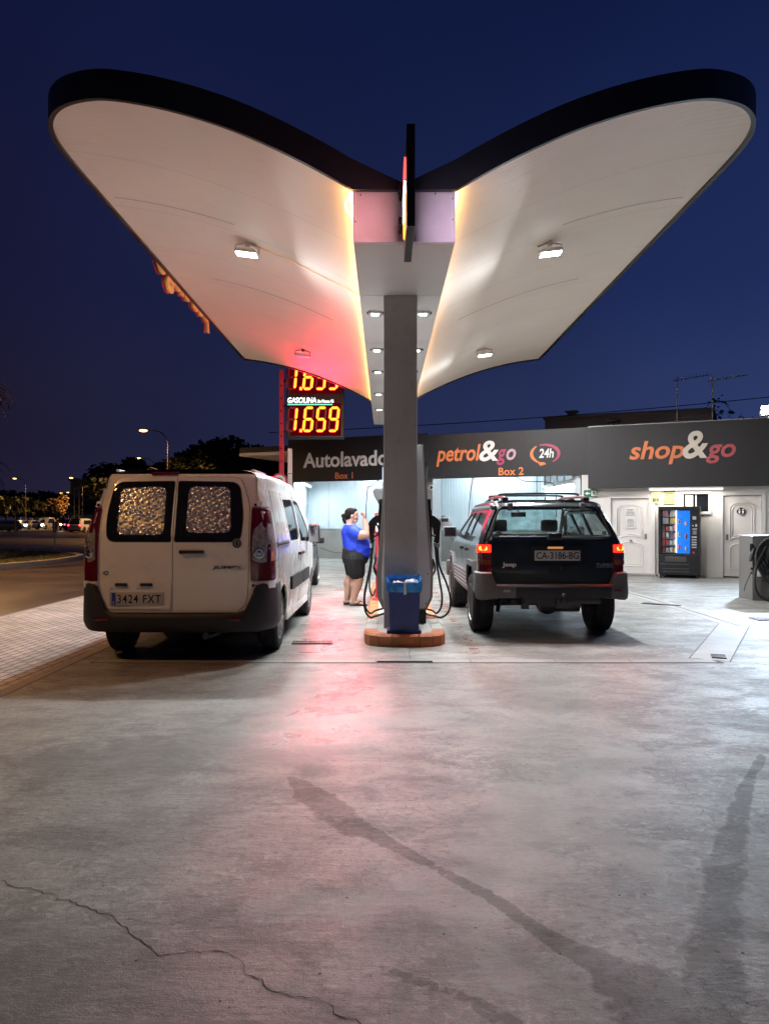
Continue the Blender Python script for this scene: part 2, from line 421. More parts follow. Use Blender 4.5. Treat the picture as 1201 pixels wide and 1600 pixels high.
def concrete_mat():
    m = bpy.data.materials.new('worn_concrete'); t, b = nodes(m)
    L = t.links.new
    tc = _n(t, 'ShaderNodeTexCoord')
    def noise(scale, detail=8, rough=.6, rot=0, st=(1, 1, 1), dist=0):
        mp = _n(t, 'ShaderNodeMapping'); mp.inputs['Rotation'].default_value = (0, 0, R(rot)); mp.inputs['Scale'].default_value = st
        L(tc.outputs['Object'], mp.inputs[0])
        n = _n(t, 'ShaderNodeTexNoise'); n.inputs['Scale'].default_value = scale; n.inputs['Detail'].default_value = detail; n.inputs['Roughness'].default_value = rough
        n.inputs['Distortion'].default_value = dist
        L(mp.outputs[0], n.inputs['Vector']); return n.outputs['Fac']
    def mr(x, a, b_, c=0, d=1):
        n = _n(t, 'ShaderNodeMapRange', interpolation_type='SMOOTHSTEP'); L(x, n.inputs[0])
        for i, q in enumerate((a, b_, c, d)): n.inputs[i + 1].default_value = q
        return n.outputs[0]
    def math_(op, a, b_):
        n = _n(t, 'ShaderNodeMath', operation=op)
        for i, q in enumerate((a, b_)):
            if isinstance(q, (int, float)): n.inputs[i].default_value = q
            else: L(q, n.inputs[i])
        return n.outputs[0]
    def attr(a):
        n = _n(t, 'ShaderNodeAttribute'); n.attribute_name = a; return n.outputs['Fac']
    def mixc(f, a, b_, mode='MIX'):
        n = _n(t, 'ShaderNodeMix', data_type='RGBA', blend_type=mode)
        for i, q in ((0, f), (6, a), (7, b_)):
            if isinstance(q, (int, float)): n.inputs[i].default_value = q
            elif isinstance(q, tuple): n.inputs[i].default_value = (*q, 1)
            else: L(q, n.inputs[i])
        return n.outputs[2]
    big = noise(.55, 6, .55, 25, (1, 1.5, 1), .4); mid = noise(2.2, 10, .70, -20, (1, 1.5, 1), .6); fine = noise(24, 9, .74); grit = noise(190, 3, .6)
    sweep = noise(1.3, 6, .6, 25, (.8, 2.6, 1), 1.2); brush = noise(6, 7, .7, 25, (.8, 4, 1), .5)
    c = mixc(mr(big, .3, .7), (.155, .157, .142), (.375, .378, .345))
    c = mixc(mr(mid, .40, .62, 0, .62), c, (.115, .11, .105))
    c = mixc(mr(sweep, .42, .72, 0, .22), c, (.42, .41, .39))
    c = mixc(mr(brush, .5, .68, 0, .30), c, (.15, .145, .14))
    c = mixc(mr(noise(1.1, 12, .80, 60, (1, 1.8, 1), .5), .47, .58, 0, .34), c, (.40, .39, .37)); c = mixc(mr(fine, .50, .62, 0, .50), c, (.095, .09, .086)); c = mixc(mr(noise(15, 9, .75, 0, (1, 1.5, 1)), .54, .66, 0, .40), c, (.46, .45, .43))
    c = mixc(mr(grit, .58, .68, 0, .38), c, (.55, .54, .52))
    # small pale flecks
    vo = _n(t, 'ShaderNodeTexVoronoi'); vo.inputs['Scale'].default_value = 7; L(tc.outputs['Object'], vo.inputs['Vector'])
    n5 = noise(6, 12, .82)
    blot = mr(math_('ADD', math_('MULTIPLY', attr('pale'), .50), n5), .72, .92, 0, .55)
    c = mixc(blot, c, (.56, .55, .53))
    fl = math_('MULTIPLY', mr(noise(17, 3, .55, 15, (1, 1.4, 1), 1.0), .56, .62), mr(noise(1.3, 5, .6), .42, .60)); c = mixc(math_('MULTIPLY', fl, .28), c, (.60, .59, .57))
    pit = math_('MULTIPLY', mr(noise(38, 2, .5), .64, .69), mr(noise(2.1, 5, .6), .45, .62)); c = mixc(math_('MULTIPLY', pit, .5), c, (.06, .058, .055))
    dk = mr(math_('ADD', math_('MULTIPLY', attr('darkp'), .5), mid), .62, .90, 0, .55)
    c = mixc(dk, c, (.11, .105, .10))
    edge = math_('ADD', attr('wet'), math_('MULTIPLY', math_('SUBTRACT', noise(4, 12, .80), .5), 1.3))
    wetm = mr(edge, .44, .60)
    rim = math_('MULTIPLY', mr(edge, .40, .48), math_('SUBTRACT', 1.0, wetm))
    c = mixc(math_('MULTIPLY', wetm, .42), c, (.045, .044, .044))
    c = mixc(math_('MULTIPLY', rim, .15), c, (.52, .51, .49))
    # oil spots
    v2 = _n(t, 'ShaderNodeTexVoronoi'); v2.inputs['Scale'].default_value = 1.1; v2.inputs['Randomness'].default_value = 1; L(tc.outputs['Object'], v2.inputs['Vector'])
    c = mixc(mr(math_('ADD', v2.outputs['Distance'], math_('MULTIPLY', noise(30, 4), .04)), .030, .045, .75, 0), c, (.04, .04, .04))
    L(c, b.inputs['Base Color'])
    r = math_('SUBTRACT', mr(mid, .3, .7, .34, .58), math_('MULTIPLY', mr(attr('polish'), .1, .9), .19)); r = math_('ADD', r, math_('MULTIPLY', blot, .2))
    L(r, b.inputs['Roughness']); L(math_('MULTIPLY', math_('ADD', math_('SUBTRACT', 1.0, math_('MULTIPLY', wetm, .55)), math_('MULTIPLY', mr(attr('polish'), .1, .9), 1.9)), .38), b.inputs['Specular IOR Level'])
    h = math_('ADD', math_('MULTIPLY', fine, .6), math_('MULTIPLY', grit, .25)); h = math_('ADD', h, math_('MULTIPLY', mid, .5)); h = math_('ADD', h, math_('MULTIPLY', brush, .5))
    bp = _n(t, 'ShaderNodeBump'); bp.inputs['Strength'].default_value = .6; bp.inputs['Distance'].default_value = .014
    L(h, bp.inputs['Height']); L(bp.outputs[0], b.inputs['Normal'])
    return m
M['concrete'] = concrete_mat()
obj('concrete_forecourt', me, M['concrete'], kind='structure')
# foundation slab under it
bm = BM(); box(bm, -3.06, 15, -12, 30, -.124, -.004)
obj('forecourt_slab', bm, M['kerbs'], kind='structure')
# cracks: narrow jagged dark ribbons
M['crack'] = mat('crack_shadowless', (.03, .028, .026), .95)
def ribbon(bm, line, w, z, jag=.012, seed=1):
    rnd = random.Random(seed); P = [Vector((*gp(u, v), 0)) for u, v in line]; Q = []
    for a, b in zip(P, P[1:]):
        n = max(2, int((b - a).length / .02))
        for i in range(n): Q.append(a.lerp(b, i / n))
    pts = []; off = 0
    for i, p in enumerate(Q):
        off = off * .75 + rnd.gauss(0, jag); d = (Q[min(i + 1, len(Q) - 1)] - Q[max(i - 1, 0)]).normalized(); nn = Vector((-d.y, d.x, 0))
        pts.append((p + nn * off, nn, w * rnd.uniform(.35, 1.4)))
    vs = [(bm.verts.new((*(p + n * ww).xy, z)), bm.verts.new((*(p - n * ww).xy, z))) for p, n, ww in pts]
    for a, b in zip(vs, vs[1:]): bm.faces.new((a[0], b[0], b[1], a[1]))
bm = BM()
ribbon(bm, [(-10, 1376), (40, 1386), (110, 1405), (180, 1430), (225, 1472), (250, 1492), (350, 1496), (385, 1522), (430, 1553), (490, 1562), (545, 1590), (600, 1612)], .0021, .0018, .008, 2)
ribbon(bm, [(180, 1436), (250, 1446), (300, 1440)], .001, .0018, .006, 4)
ribbon(bm, [(1000, 1160), (1060, 1210), (1110, 1290)], .001, .0018, .01, 5)
ribbon(bm, [(640, 1030), (640, 1005)], .003, .0018, .004, 6)
obj('ground_crack', bm, M['crack'], kind='structure')
# chalky specks
bm = BM(); rnd = random.Random(5)
for k in range(70):
    u, v = rnd.uniform(20, 1180), rnd.uniform(1050, 1590); x, y = gp(u, v); r = rnd.uniform(.002, .006); n = 6
    bm.faces.new([bm.verts.new((x + r * math.cos(i * 1.047) * rnd.uniform(.6, 1.3), y + r * math.sin(i * 1.047) * rnd.uniform(.6, 1.3), .0022)) for i in range(n)])
obj('ground_speck', bm, M['crack'], kind='structure')
# drainage channel
M['chan'] = mat('channel_concrete', (.34, .335, .315), .55, dirt=.45, var=.25, vs=2.5, bump=.3)
M['gap'] = mat('joint_dirt', (.15, .145, .14), .9, dirt=.5, vs=6, var=.5)
M['cast'] = mat('cast_iron', (.07, .07, .07), .5, .5, dirt=.4)
bm = BM(); x = -2.9; k = 0
while x < 3.30:
    L_ = random.uniform(.75, 1.05); x2 = min(x + L_, 3.34); box(bm, x, x2 - .006, 7.50, 7.66, -.02, .005, .002, 1); x = x2
obj('drain_kerbing', bm, M['chan'], kind='structure')
bm = BM(); box(bm, -2.92, 3.36, 7.475, 7.685, -.03, .0025)
obj('drain_joint', bm, M['gap'], kind='structure')
# the channel that turns towards the buildings
def strip(bm, pts, w, z0, z1):
    P = [Vector(p) for p in pts]
    l, r = [], []
    for i, p in enumerate(P):
        d = (P[min(i + 1, len(P) - 1)] - P[max(i - 1, 0)]).normalized(); n = Vector((-d.y, d.x)) * w
        l.append(p + n); r.append(p - n)
    prism(bm, [tuple(q) for q in l] + [tuple(q) for q in reversed(r)], z0, z1)
ch = [gp(1108, 1031), gp(1146, 976), gp(1090, 958), gp(1030, 940), gp(975, 925), gp(930, 912)]
bm = BM(); strip(bm, ch[:2], .20, -.03, .003); obj('drain_channel', bm, M['chan'], kind='structure')
bm = BM(); strip(bm, ch[1:], .16, -.03, .0032); obj('drain_channel', bm, M['chan'], kind='structure')
bm = BM()
for sgn in (-1, 1):
    d = (Vector(ch[1]) - Vector(ch[0])).normalized(); n = Vector((-d.y, d.x)) *    .19 * sgn
    strip(bm, [tuple(Vector(ch[0]) + n), tuple(Vector(ch[1]) + n)], .005, .0, .006)
    n2 = Vector((0, .155 * sgn)); strip(bm, [tuple(Vector(p) + n2) for p in ch[1:]], .005, .0, .006)
obj('drain_joint', bm, M['gap'], kind='structure')
def grate(x, y, w, d, rz, label, bars=9, grp='floor drain grates in the concrete'):
    t = thing('drain_grate', label, 'drain grate', (x, y, .006), rz, grp)
    bm = BM(); box(bm, -w / 2, w / 2, -d / 2, d / 2, -.012, 0.001); obj('drain_pit', bm, M['gap'], t)
    bm = BM()
    for i in range(bars):
        q = -w / 2 + w * (i + .5) / bars; box(bm, q - w / bars * .28, q + w / bars * .28, -d / 2 + .006, d / 2 - .006, 0.001, .007)
    for s in (-1, 1): box(bm, -w / 2, w / 2, s * d / 2 - .006, s * d / 2 + .006, .001, .0085)
    obj('grate_bars', bm, M['cast'], t); return t
x, y = gp(488, 1005); grate(x, y, .46, .16, R(2), 'floor drain grate beside the rear right wheel of the white van')
x, y = gp(1122, 1027); grate(x, y, .14, .20, R(-20), 'small square grate at the front end of the drainage channel', 6)
x, y = gp(1032, 945); grate(x, y, .62, .10, R(-38), 'narrow slot grate in the channel in front of the vending machine', 14)
x, y = gp(1196, 968); grate(x, y, .36, .28, 0, 'open barred grate in the bright ground near the vacuum station', 6)
x, y = gp(632, 1035); grate(x, y, .55, .03, 0, 'thin black drain slot in front of the pump island', 3)
# worn orange lane paint
def worn_paint():
    m = mat('worn_orange_paint', (.55, .14, .05), .6, var=.2); t = m.node_tree
    b = t.nodes['Principled BSDF']; o = [n for n in t.nodes if n.type == 'OUTPUT_MATERIAL'][0]
    tr = _n(t, 'ShaderNodeBsdfTransparent'); ms = _n(t, 'ShaderNodeMixShader'); tc = _n(t, 'ShaderNodeTexCoord'); nz = _n(t, 'ShaderNodeTexNoise')
    nz.inputs['Scale'].default_value = 5; nz.inputs['Detail'].default_value = 9; nz.inputs['Roughness'].default_value = .75
    t.links.new(tc.outputs['Object'], nz.inputs['Vector']); mr = _n(t, 'ShaderNodeMapRange'); mr.inputs[1].default_value = .52; mr.inputs[2].default_value = .64; mr.inputs[4].default_value = .75
    t.links.new(nz.outputs['Fac'], mr.inputs[0]); t.links.new(mr.outputs[0], ms.inputs[0]); t.links.new(tr.outputs[0], ms.inputs[1]); t.links.new(b.outputs[0], ms.inputs[2]); t.links.new(ms.outputs[0], o.inputs[0])
    return m
M['wpaint'] = worn_paint()
bm = BM(); box(bm, .93, 1.03, 8.0, 18.5, .0005, .004); box(bm, 1.0, 4.5, 15.3, 15.38, .0005, .004); box(bm, -1.0, -.35, 14.9, 15.5, .0005, .004)
obj('lane_paint', bm, M['wpaint'], kind='structure')
# ================================================================== CANOPY
XC, HW = 0.19, 0.495; YF, YB, ZB, ZI = 7.32, 20.35, 4.10, 4.60
YW = 7.24
def wing_z(s): return ZI + .57 * s - .068 * s * s
def soffit_mat():
    m = bpy.data.materials.new('soffit_sheeting'); t, b = nodes(m); L = t.links.new
    tc = _n(t, 'ShaderNodeTexCoord'); sp = _n(t, 'ShaderNodeSeparateXYZ'); L(tc.outputs['Object'], sp.inputs[0])
    def M_(op, a, b_=0):
        n = _n(t, 'ShaderNodeMath', operation=op)
        for i, q in enumerate((a, b_)):
            if isinstance(q, (int, float)): n.inputs[i].default_value = q
            else: L(q, n.inputs[i])
        return n.outputs[0]
    y = sp.outputs['Y']
    rib = M_('ABSOLUTE', M_('SINE', M_('MULTIPLY', y, math.pi / .11)))
    ribl = M_('SMOOTH_MIN', rib, .25); 
    fr = M_('FRACT', M_('DIVIDE', M_('ADD', y, .35), 1.55)); seam = M_('LESS_THAN', fr, .0065)
    nz = _n(t, 'ShaderNodeTexNoise'); nz.inputs['Scale'].default_value = .8; nz.inputs['Detail'].default_value = 5; L(tc.outputs['Object'], nz.inputs['Vector'])
    n2 = _n(t, 'ShaderNodeTexNoise'); n2.inputs['Scale'].default_value = 7; n2.inputs['Detail'].default_value = 8; n2.inputs['Roughness'].default_value = .7
    mp = _n(t, 'ShaderNodeMapping'); mp.inputs['Scale'].default_value = (.25, 1.6, 1); L(tc.outputs['Object'], mp.inputs[0]); L(mp.outputs[0], n2.inputs['Vector'])
    c1 = _n(t, 'ShaderNodeMix', data_type='RGBA'); c1.inputs[6].default_value = (.80, .745, .69, 1); c1.inputs[7].default_value = (.90, .85, .79, 1); L(nz.outputs['Fac'], c1.inputs[0])
    d = _n(t, 'ShaderNodeMapRange'); d.inputs[1].default_value = .55; d.inputs[2].default_value = .85; d.inputs[4].default_value = .35; L(n2.outputs['Fac'], d.inputs[0])
    c2 = _n(t, 'ShaderNodeMix', data_type='RGBA'); c2.inputs[7].default_value = (.50, .46, .42, 1); L(d.outputs[0], c2.inputs[0]); L(c1.outputs[2], c2.inputs[6])
    sm = M_('MULTIPLY', seam, .40)
    c3 = _n(t, 'ShaderNodeMix', data_type='RGBA'); c3.inputs[7].default_value = (.25, .22, .2, 1); L(sm, c3.inputs[0]); L(c2.outputs[2], c3.inputs[6])
    L(c3.outputs[2], b.inputs['Base Color']); b.inputs['Roughness'].default_value = .58
    n3 = _n(t, 'ShaderNodeTexNoise'); n3.inputs['Scale'].default_value = 1.1; n3.inputs['Detail'].default_value = 2; L(tc.outputs['Object'], n3.inputs['Vector'])
    h = M_('ADD', M_('MULTIPLY', ribl, .045), M_('MULTIPLY', n3.outputs['Fac'], .10)); h = M_('ADD', h, M_('MULTIPLY', seam, -.01))
    bp = _n(t, 'ShaderNodeBump'); bp.inputs['Strength'].default_value = .55; bp.inputs['Distance'].default_value = .30
    L(h, bp.inputs['Height']); L(bp.outputs[0], b.inputs['Normal'])
    return m
M['soffit'] = soffit_mat()
M['fascia'] = mat('black_fascia', (.007, .008, .012), .5, dirt=.05, vs=1)
M['beamw'] = mat('beam_cladding', (.70, .69, .67), .45, dirt=.08, vs=1)
M['colmt'] = mat('column_steel', (.47, .45, .435), .5, .1, dirt=.4, vs=1.2, var=.16, bump=.15, bs=12)
canopy = thing('petrol_canopy', 'butterfly shaped canopy with two curved white wings edged in black on one grey column', 'canopy', (XC, 9.2, .12))
def unp(o):  # keep modelled world positions under a thing placed at its base
    o.data.transform(Matrix.Translation(-Vector((o.parent.location)))); return o
def cobj(name, bm, m, smooth=None): return unp(obj(name, bm, m, canopy, smooth))
SO = 3.45
def outline(sg, inset=0.0):
    """plan outline of a wing from the inner front corner, round the tip, to the inner back corner: (s, y)"""
    key = [(0, 7.24, 0), (.58, 7.215, 0), (1.14, 7.215, 0), (1.79, 7.30, 0), (2.35, 7.42, 0), (2.62, 7.53, 0), (2.90, 7.71, 0), (3.10, 7.90, 0), (3.26, 8.14, 0), (3.37, 8.43, 0), (3.43, 8.8, 0), (3.45, 9.4, 0)]
    o = [(p.x, p.y) for p in spline(key, 4)]
    o.append((SO - inset, YB - inset)); m = 8
    for i in range(1, m + 1): o.append(((SO - inset) * (1 - i / m), YB - inset))
    return o
for sg in (-1, 1):
    OL = outline(sg)
    def mp(s, y, sg=sg): return (XC + sg * (HW + s), y, wing_z(s))
    bm = patch(OL, [], mp, (0, 0, -1), step=.25, thick=.03, off=0)
    cobj('soffit', bm, M['soffit'], 30)
    # roof skin above
    def mp2(s, y, sg=sg): return (XC + sg * (HW + s), y, wing_z(s) + .24)
    bm = patch([(max(s, -.0), y) for s, y in OL], [], mp2, (0, 0, 1), step=.4, thick=.02)
    cobj('roof_skin', bm, M['fascia'], 30)
    # fascia band
    pts = OL[:-1]
    pts = pts[0:1] + pts[1:]
    # outwards normals in plan
    bm = BM(); rings = []
    full = [(-.495, YW)] + pts + [(0, YB)]
    for i, (s, y) in enumerate(full):
        a = full[max(i - 1, 0)]; b_ = full[min(i + 1, len(full) - 1)]; d = Vector((b_[0] - a[0], b_[1] - a[1])).normalized(); n = Vector((d.y, -d.x))
        if i == 0 or i == 1: n = Vector((0, -1))
        zl = wing_z(max(s, 0)) - .035 if s >= 0 else ZI - .035
        if s == 0 and y < 10: zl = ZI - .035
        zt = wing_z(s) + .255 if s >= 0 else ZI - .0 + .255 + .57 * s + .005
        if s < 0: zt = max(zt, ZI + .02)
        t_ = .05; o2 = (s + n.x * t_, y + n.y * t_)
        X = lambda q: XC + sg * (HW + q)
        rings.append([bm.verts.new((X(s), y, zl)), bm.verts.new((X(o2[0]), o2[1], zl)), bm.verts.new((X(o2[0]), o2[1], zt)), bm.verts.new((X(s), y, zt))])
    for a, b_ in zip(rings, rings[1:]):
        for k in range(4): bm.faces.new((a[k], a[(k + 1) % 4], b_[(k + 1) % 4], b_[k]))
    bm.faces.new(rings[0]); bm.faces.new(rings[-1][::-1])
    cobj('fascia', bm, M['fascia'], 35)
# beam
bm = BM(); box(bm, XC - HW + .004, XC + HW - .004, YF, YB + .9, ZB + .006, ZI - .002); cobj('beam', bm, M['beamw'])
# cladding sheets of the underside with joints
bm = BM(); y = YF + .02
for y1 in (9.02, 11.4, 13.8, 16.2, 18.6, YB + .88):
    box(bm, XC - HW + .012, XC + HW - .012, y, y1 - .008, ZB - .004, ZB + .004); y = y1
cobj('beam_underside', bm, M['beamw'])
# end panel with trims and screws
M['sign_tint'] = mat('beam_end_panel', (.82, .74, .78), .4, dirt=.05)  # pink light of the blade sign put into the white panel's colour
bm = BM(); box(bm, XC - HW + .012, XC + HW - .012, YF - .012, YF - .001, ZB + .012, ZI - .012); cobj('end_panel', bm, M['sign_tint'])
bm = BM()
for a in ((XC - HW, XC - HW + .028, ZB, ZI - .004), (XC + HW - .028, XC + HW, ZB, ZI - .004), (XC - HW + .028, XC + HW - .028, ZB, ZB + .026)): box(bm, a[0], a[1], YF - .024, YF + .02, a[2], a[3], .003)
cobj('corner_trim', bm, M['sign_tint'])
bm = BM()
for x, z in ((-.42, 4.56), (-.05, 4.57), (.3, 4.57), (.47, 4.32), (.47, 4.52), (-.47, 4.3)): cyl(bm, (XC + x, YF - .030, z), (XC + x, YF - .012, z), .006, 8)
cobj('screw', bm, M['black'])
# column
bm = BM(); box(bm, XC - .2, XC + .2, 9.0, 9.34, .12, ZB - .005, .012, 3); col_ = cobj('column', bm, M['colmt'])
# warm LED strips between beam and wings
M['led'] = emis('warm_led', (1.0, .50, .14), 25.0)
for sg in (-1, 1):
    bm = BM(); box(bm, XC + sg * (HW + .012), XC + sg * (HW + .026), YF + .02, YB - .05, ZI - .045, ZI - .022); cobj('light_strip', bm, M['led'])
bm = BM(); tube(bm, spline([(XC - HW - .01, 7.36, 4.57), (XC - HW - .06, 7.34, 4.52), (XC - HW - .065, 7.34, 4.44), (XC - HW - .01, 7.37, 4.38)], 6), .007, 8); cobj('light_strip', bm, M['led'])
# cable conduit to the lamp
bm = BM(); pts = [(XC - HW - s, 10.72 + .05 * math.sin(s * 3), wing_z(s) - .022) for s in [i * .1 for i in range(0, 16)]]
tube(bm, pts, .011, 8); cobj('conduit', bm, mat('conduit', (.75, .6, .45), .5))
bm = BM()
for sg in (-1, 1):
    tube(bm, [(XC + sg * (HW + s), 13.2, wing_z(s) - .008) for s in [.6 + i * .1 for i in range(0, 22)]], .0025, 6)
    tube(bm, [(XC + sg * (HW + s), 10.1, wing_z(s) - .008) for s in [1.7 + i * .1 for i in range(0, 17)]], .0025, 6)
cobj('soffit_wire', bm, M['grey_metal'])
# ---- lamps
def area(name, loc, power, size, col, rot=(0, 0, 0), sy=None, spread=None, parent=None):
    l = bpy.data.lights.new(name, 'AREA'); l.energy = power; l.color = col; l.shape = 'RECTANGLE'; l.size = size; l.size_y = sy or size
    if spread: l.spread = R(spread)
    o = bpy.data.objects.new(name, l); COL.objects.link(o); o.location = loc; o.rotation_euler = rot
    if parent: o.parent = parent
    return o
M['lens'] = emis('lit_lamp_lens', (.90, .97, 1.0), 30)
M['lens_off'] = mat('unlit_lamp_lens', (.45, .42, .40), .3)
M['lamp_body'] = mat('lamp_housing', (.55, .55, .56), .4, .3)
def flood(x, y, sg, lit, label, power=42):
    s = sg * (x - XC) - HW; z = wing_z(s); tilt = math.atan(.57 - .136 * s) * -sg
    t = thing('flood_lamp', label, 'flood lamp', (x, y, z - .16), 0, 'flood lamps under the canopy wings')
    t.rotation_euler = (R(0), tilt * .35, 0)
    bm = BM(); box(bm, -.16, .16, -.11, .11, -.015, .03, .012); obj('housing', bm, M['lamp_body'], t, True)
    bm = BM()
    for k in range(9): box(bm, -.13 + k * .0325 - .004, -.13 + k * .0325 + .004, -.09, .09, .03, .052)
    obj('cooling_fin', bm, M['lamp_body'], t)
    bm = BM(); box(bm, -.14, .14, -.09, .09, -.024, -.0155, .006); obj('lens', bm, M['lens'] if lit else M['lens_off'], t)
    bm = BM(); tube(bm, [(-.17, 0, 0), (-.17, 0, .10), (-.03, 0, .14), (.03, 0, .14), (.17, 0, .10), (.17, 0, 0)], .01, 8); box(bm, -.03, .03, -.03, .03, .10, .185); obj('bracket', bm, M['black'] if not lit else M['lamp_body'], t)
    if lit: area('lamp_light', (0, 0, -.04), power, .28, (.93, .97, 1.0), sy=.18, parent=t)
    return t
PW = 160
flood(-1.95, 10.7, -1, True, 'lit white flood lamp under the front half of the left canopy wing', PW)
flood(2.35, 10.7, 1, True, 'lit white flood lamp under the front half of the right canopy wing', PW)
flood(2.28, 17.2, 1, True, 'lit white flood lamp near the rear edge of the right canopy wing', PW)
flood(-1.88, 17.3, -1, False, 'unlit flood lamp near the rear edge of the left canopy wing')
def downlight(x, y, label, power=16):
    t = thing('ceiling_lamp', label, 'ceiling lamp', (x, y, ZB - .005), 0, 'square lamps under the canopy beam')
    bm = BM()
    for a in ((-.085, .085, -.085, -.047), (-.085, .085, .047, .085), (-.085, -.047, -.047, .047), (.047, .085, -.047, .047)): box(bm, a[0], a[1], a[2], a[3], -.03, 0, .003)
    obj('lamp_frame', bm, M['lamp_body'], t)
    bm = BM(); box(bm, -.046, .046, -.046, .046, -.026, -.002); obj('lens', bm, M['lens'], t)
    bm = BM()
    for s in (-1, 1): box(bm, s * .097 - .008, s * .097 + .008, -.03, .03, -.02, 0)
    obj('clip', bm, M['black'], t)
    area('lamp_light', (0, 0, -.036), power, .12, (.90, .96, 1.0), parent=t)
    return t
rows = (9.75, 11.85, 13.6, 16.0, 18.2)
nn = ('nearest', 'second', 'third', 'fourth', 'farthest')
for y, n in zip(rows, nn):
    downlight(XC - .31, y, f'{n} square lamp of the row under the beam on the left of the column', 28)
for y, n in zip(rows[:3], nn[:3]):
    downlight(XC + .31, y, f'{n} square lamp of the row under the beam on the right of the column', 28)
# ---- hanging blade sign seen edge on
sign = thing('blade_sign', 'narrow black double sided sign seen edge on in front of the canopy beam', 'sign', (.215, 6.6, 3.74))
def sobj(n, bm, m, s=None):
    o = obj(n, bm, m, sign, s); o.data.transform(Matrix.Translation(-Vector(sign.location))); return o
bm = BM(); box(bm, .180, .248, 6.12, 6.98, 3.80, 4.63, .004); sobj('sign_case', bm, M['fascia'])
M['s_red'] = emis('sign_red', (1, .05, .04), 2); M['s_white'] = emis('sign_white', (1, .90, .92), 5); M['s_or'] = emis('sign_orange', (1, .22, .03), 2)
def arc_poly(r0, r1, a0, a1, cy, cz, n=16):
    return [(cy + r1 * math.cos(R(a0 + (a1 - a0) * i / n)), cz + r1 * math.sin(R(a0 + (a1 - a0) * i / n))) for i in range(n + 1)] + \
           [(cy + r0 * math.cos(R(a1 + (a0 - a1) * i / n)), cz + r0 * math.sin(R(a1 + (a0 - a1) * i / n))) for i in range(n + 1)]
bm = BM(); prism(bm, arc_poly(.25, .33, 15, 165, 6.55, 4.2), .168, .1785, 'x'); sobj('logo_arc', bm, M['s_red'])
bm = BM(); prism(bm, arc_poly(.25, .33, 195, 345, 6.55, 4.2), .168, .1785, 'x'); sobj('logo_arc', bm, M['s_or'])
o = text('logo_letters', '24h', M['s_white'], (.172 - .215, 6.83 - 6.6, 4.09 - 3.74), .5, .22, ux=(0, -1, 0), parent=sign, ext=.006, bold=.01)
for sg_, c_, pw_ in ((-1, (1, .35, .38), 4.5), (1, (.95, .72, .95), 5.5)): area('sign_side_light', (.214 - .215 + sg_ * .075, 0, .46), pw_, .6, c_, rot=(0, R(90) * -sg_, 0), sy=.5, parent=sign)  # right lamp has no logo before it; added to brighten the beam end
bm = BM()
for z in (4.2, 4.52): box(bm, .13, .178, 7.02, 7.10, z - .035, z + .035, .004); box(bm, .14, .17, 7.10, 7.296, z - .02, z + .02); box(bm, .178, .24, 6.97, 7.05, z - .02, z + .02)
sobj('sign_bracket', bm, M['matte'])
# ---- lettering hung on the outside of the left wing fascia
xf = XC - HW - SO - .062
fs = thing('fascia_letters', 'yellow backed letters hanging below the outer edge of the left canopy wing', 'sign letters', (xf + .02, 14.5, 5.6))
M['let_back'] = mat('yellow_letter_back', (.80, .50, .18), .5, var=.05); M['let_face'] = mat('crimson_letter_face', (.40, .03, .09), .4)
for nm, dx, m_, e in (('letter_face', -.10, M['let_face'], .010), ('letter_back', -.03, M['let_back'], .022)):
    text(nm, 'petrol&go', m_, (dx, 1.95, -.13), 3.75, .80, ux=(0, -1, 0), parent=fs, ext=e, shear=.25, bold=.03)
bm = BM()
for y in (-1.4, -.5, .4, 1.3): cyl(bm, (-.11, y, .35), (.02, y, .35), .008, 8)
obj('fixing_pin', bm, M['grey_metal'], fs)
# ================================================================== PUMP ISLAND
M['brick_or'] = mat('orange_kerb_brick', (.52, .17, .055), .6, dirt=.45, var=.3, vs=6, bump=.3)
M['isl_conc'] = mat('island_concrete', (.42, .41, .38), .7, dirt=.4, var=.2, bump=.3)
M['joint'] = mat('brick_joint', (.16, .12, .10), .9)
isle = thing('pump_island', 'raised concrete pump island edged with orange bricks and rounded front end', 'pump island', (.22, 12, 0))
def iobj(n, bm, m, s=None):
    o = obj(n, bm, m, isle, s); o.data.transform(Matrix.Translation(-Vector(isle.location))); return o
def isl_outline(hw, y0, y1, r, n=40):
    pts = []
    # straight left side up to back, front end is a flattened arc
    P = [(-hw, y1), (-hw, y0 + r), (hw, y0 + r), (hw, y1)]
    out = [(-hw, y1)]; m = int((y1 - y0 - r) / .42)
    for i in range(1, m + 1): out.append((-hw, y1 - (y1 - y0 - r) * i / m))
    for i in range(1, 9):
        a = math.pi + math.pi * i / 9
        ca, sa = math.cos(a), math.sin(a)
        out.append((hw * math.copysign(abs(ca) ** .62, ca), y0 + r - r * abs(sa) ** .62))
    for i in range(0, m + 1): out.append((hw, y0 + r + (y1 - y0 - r) * i / m))
    return out
CX = .235; out_ = isl_outline(.475, 8.40, 15.6, .50)
def inset_(p, q):
    x, y = p; r = Vector((x, min(0, (y - 8.9)))); L_ = r.length
    return (x * (1 - q / .475), y + (q if y < 8.9 else 0) * min(1, (8.9 - y) / .5 if y < 8.9 else 0))
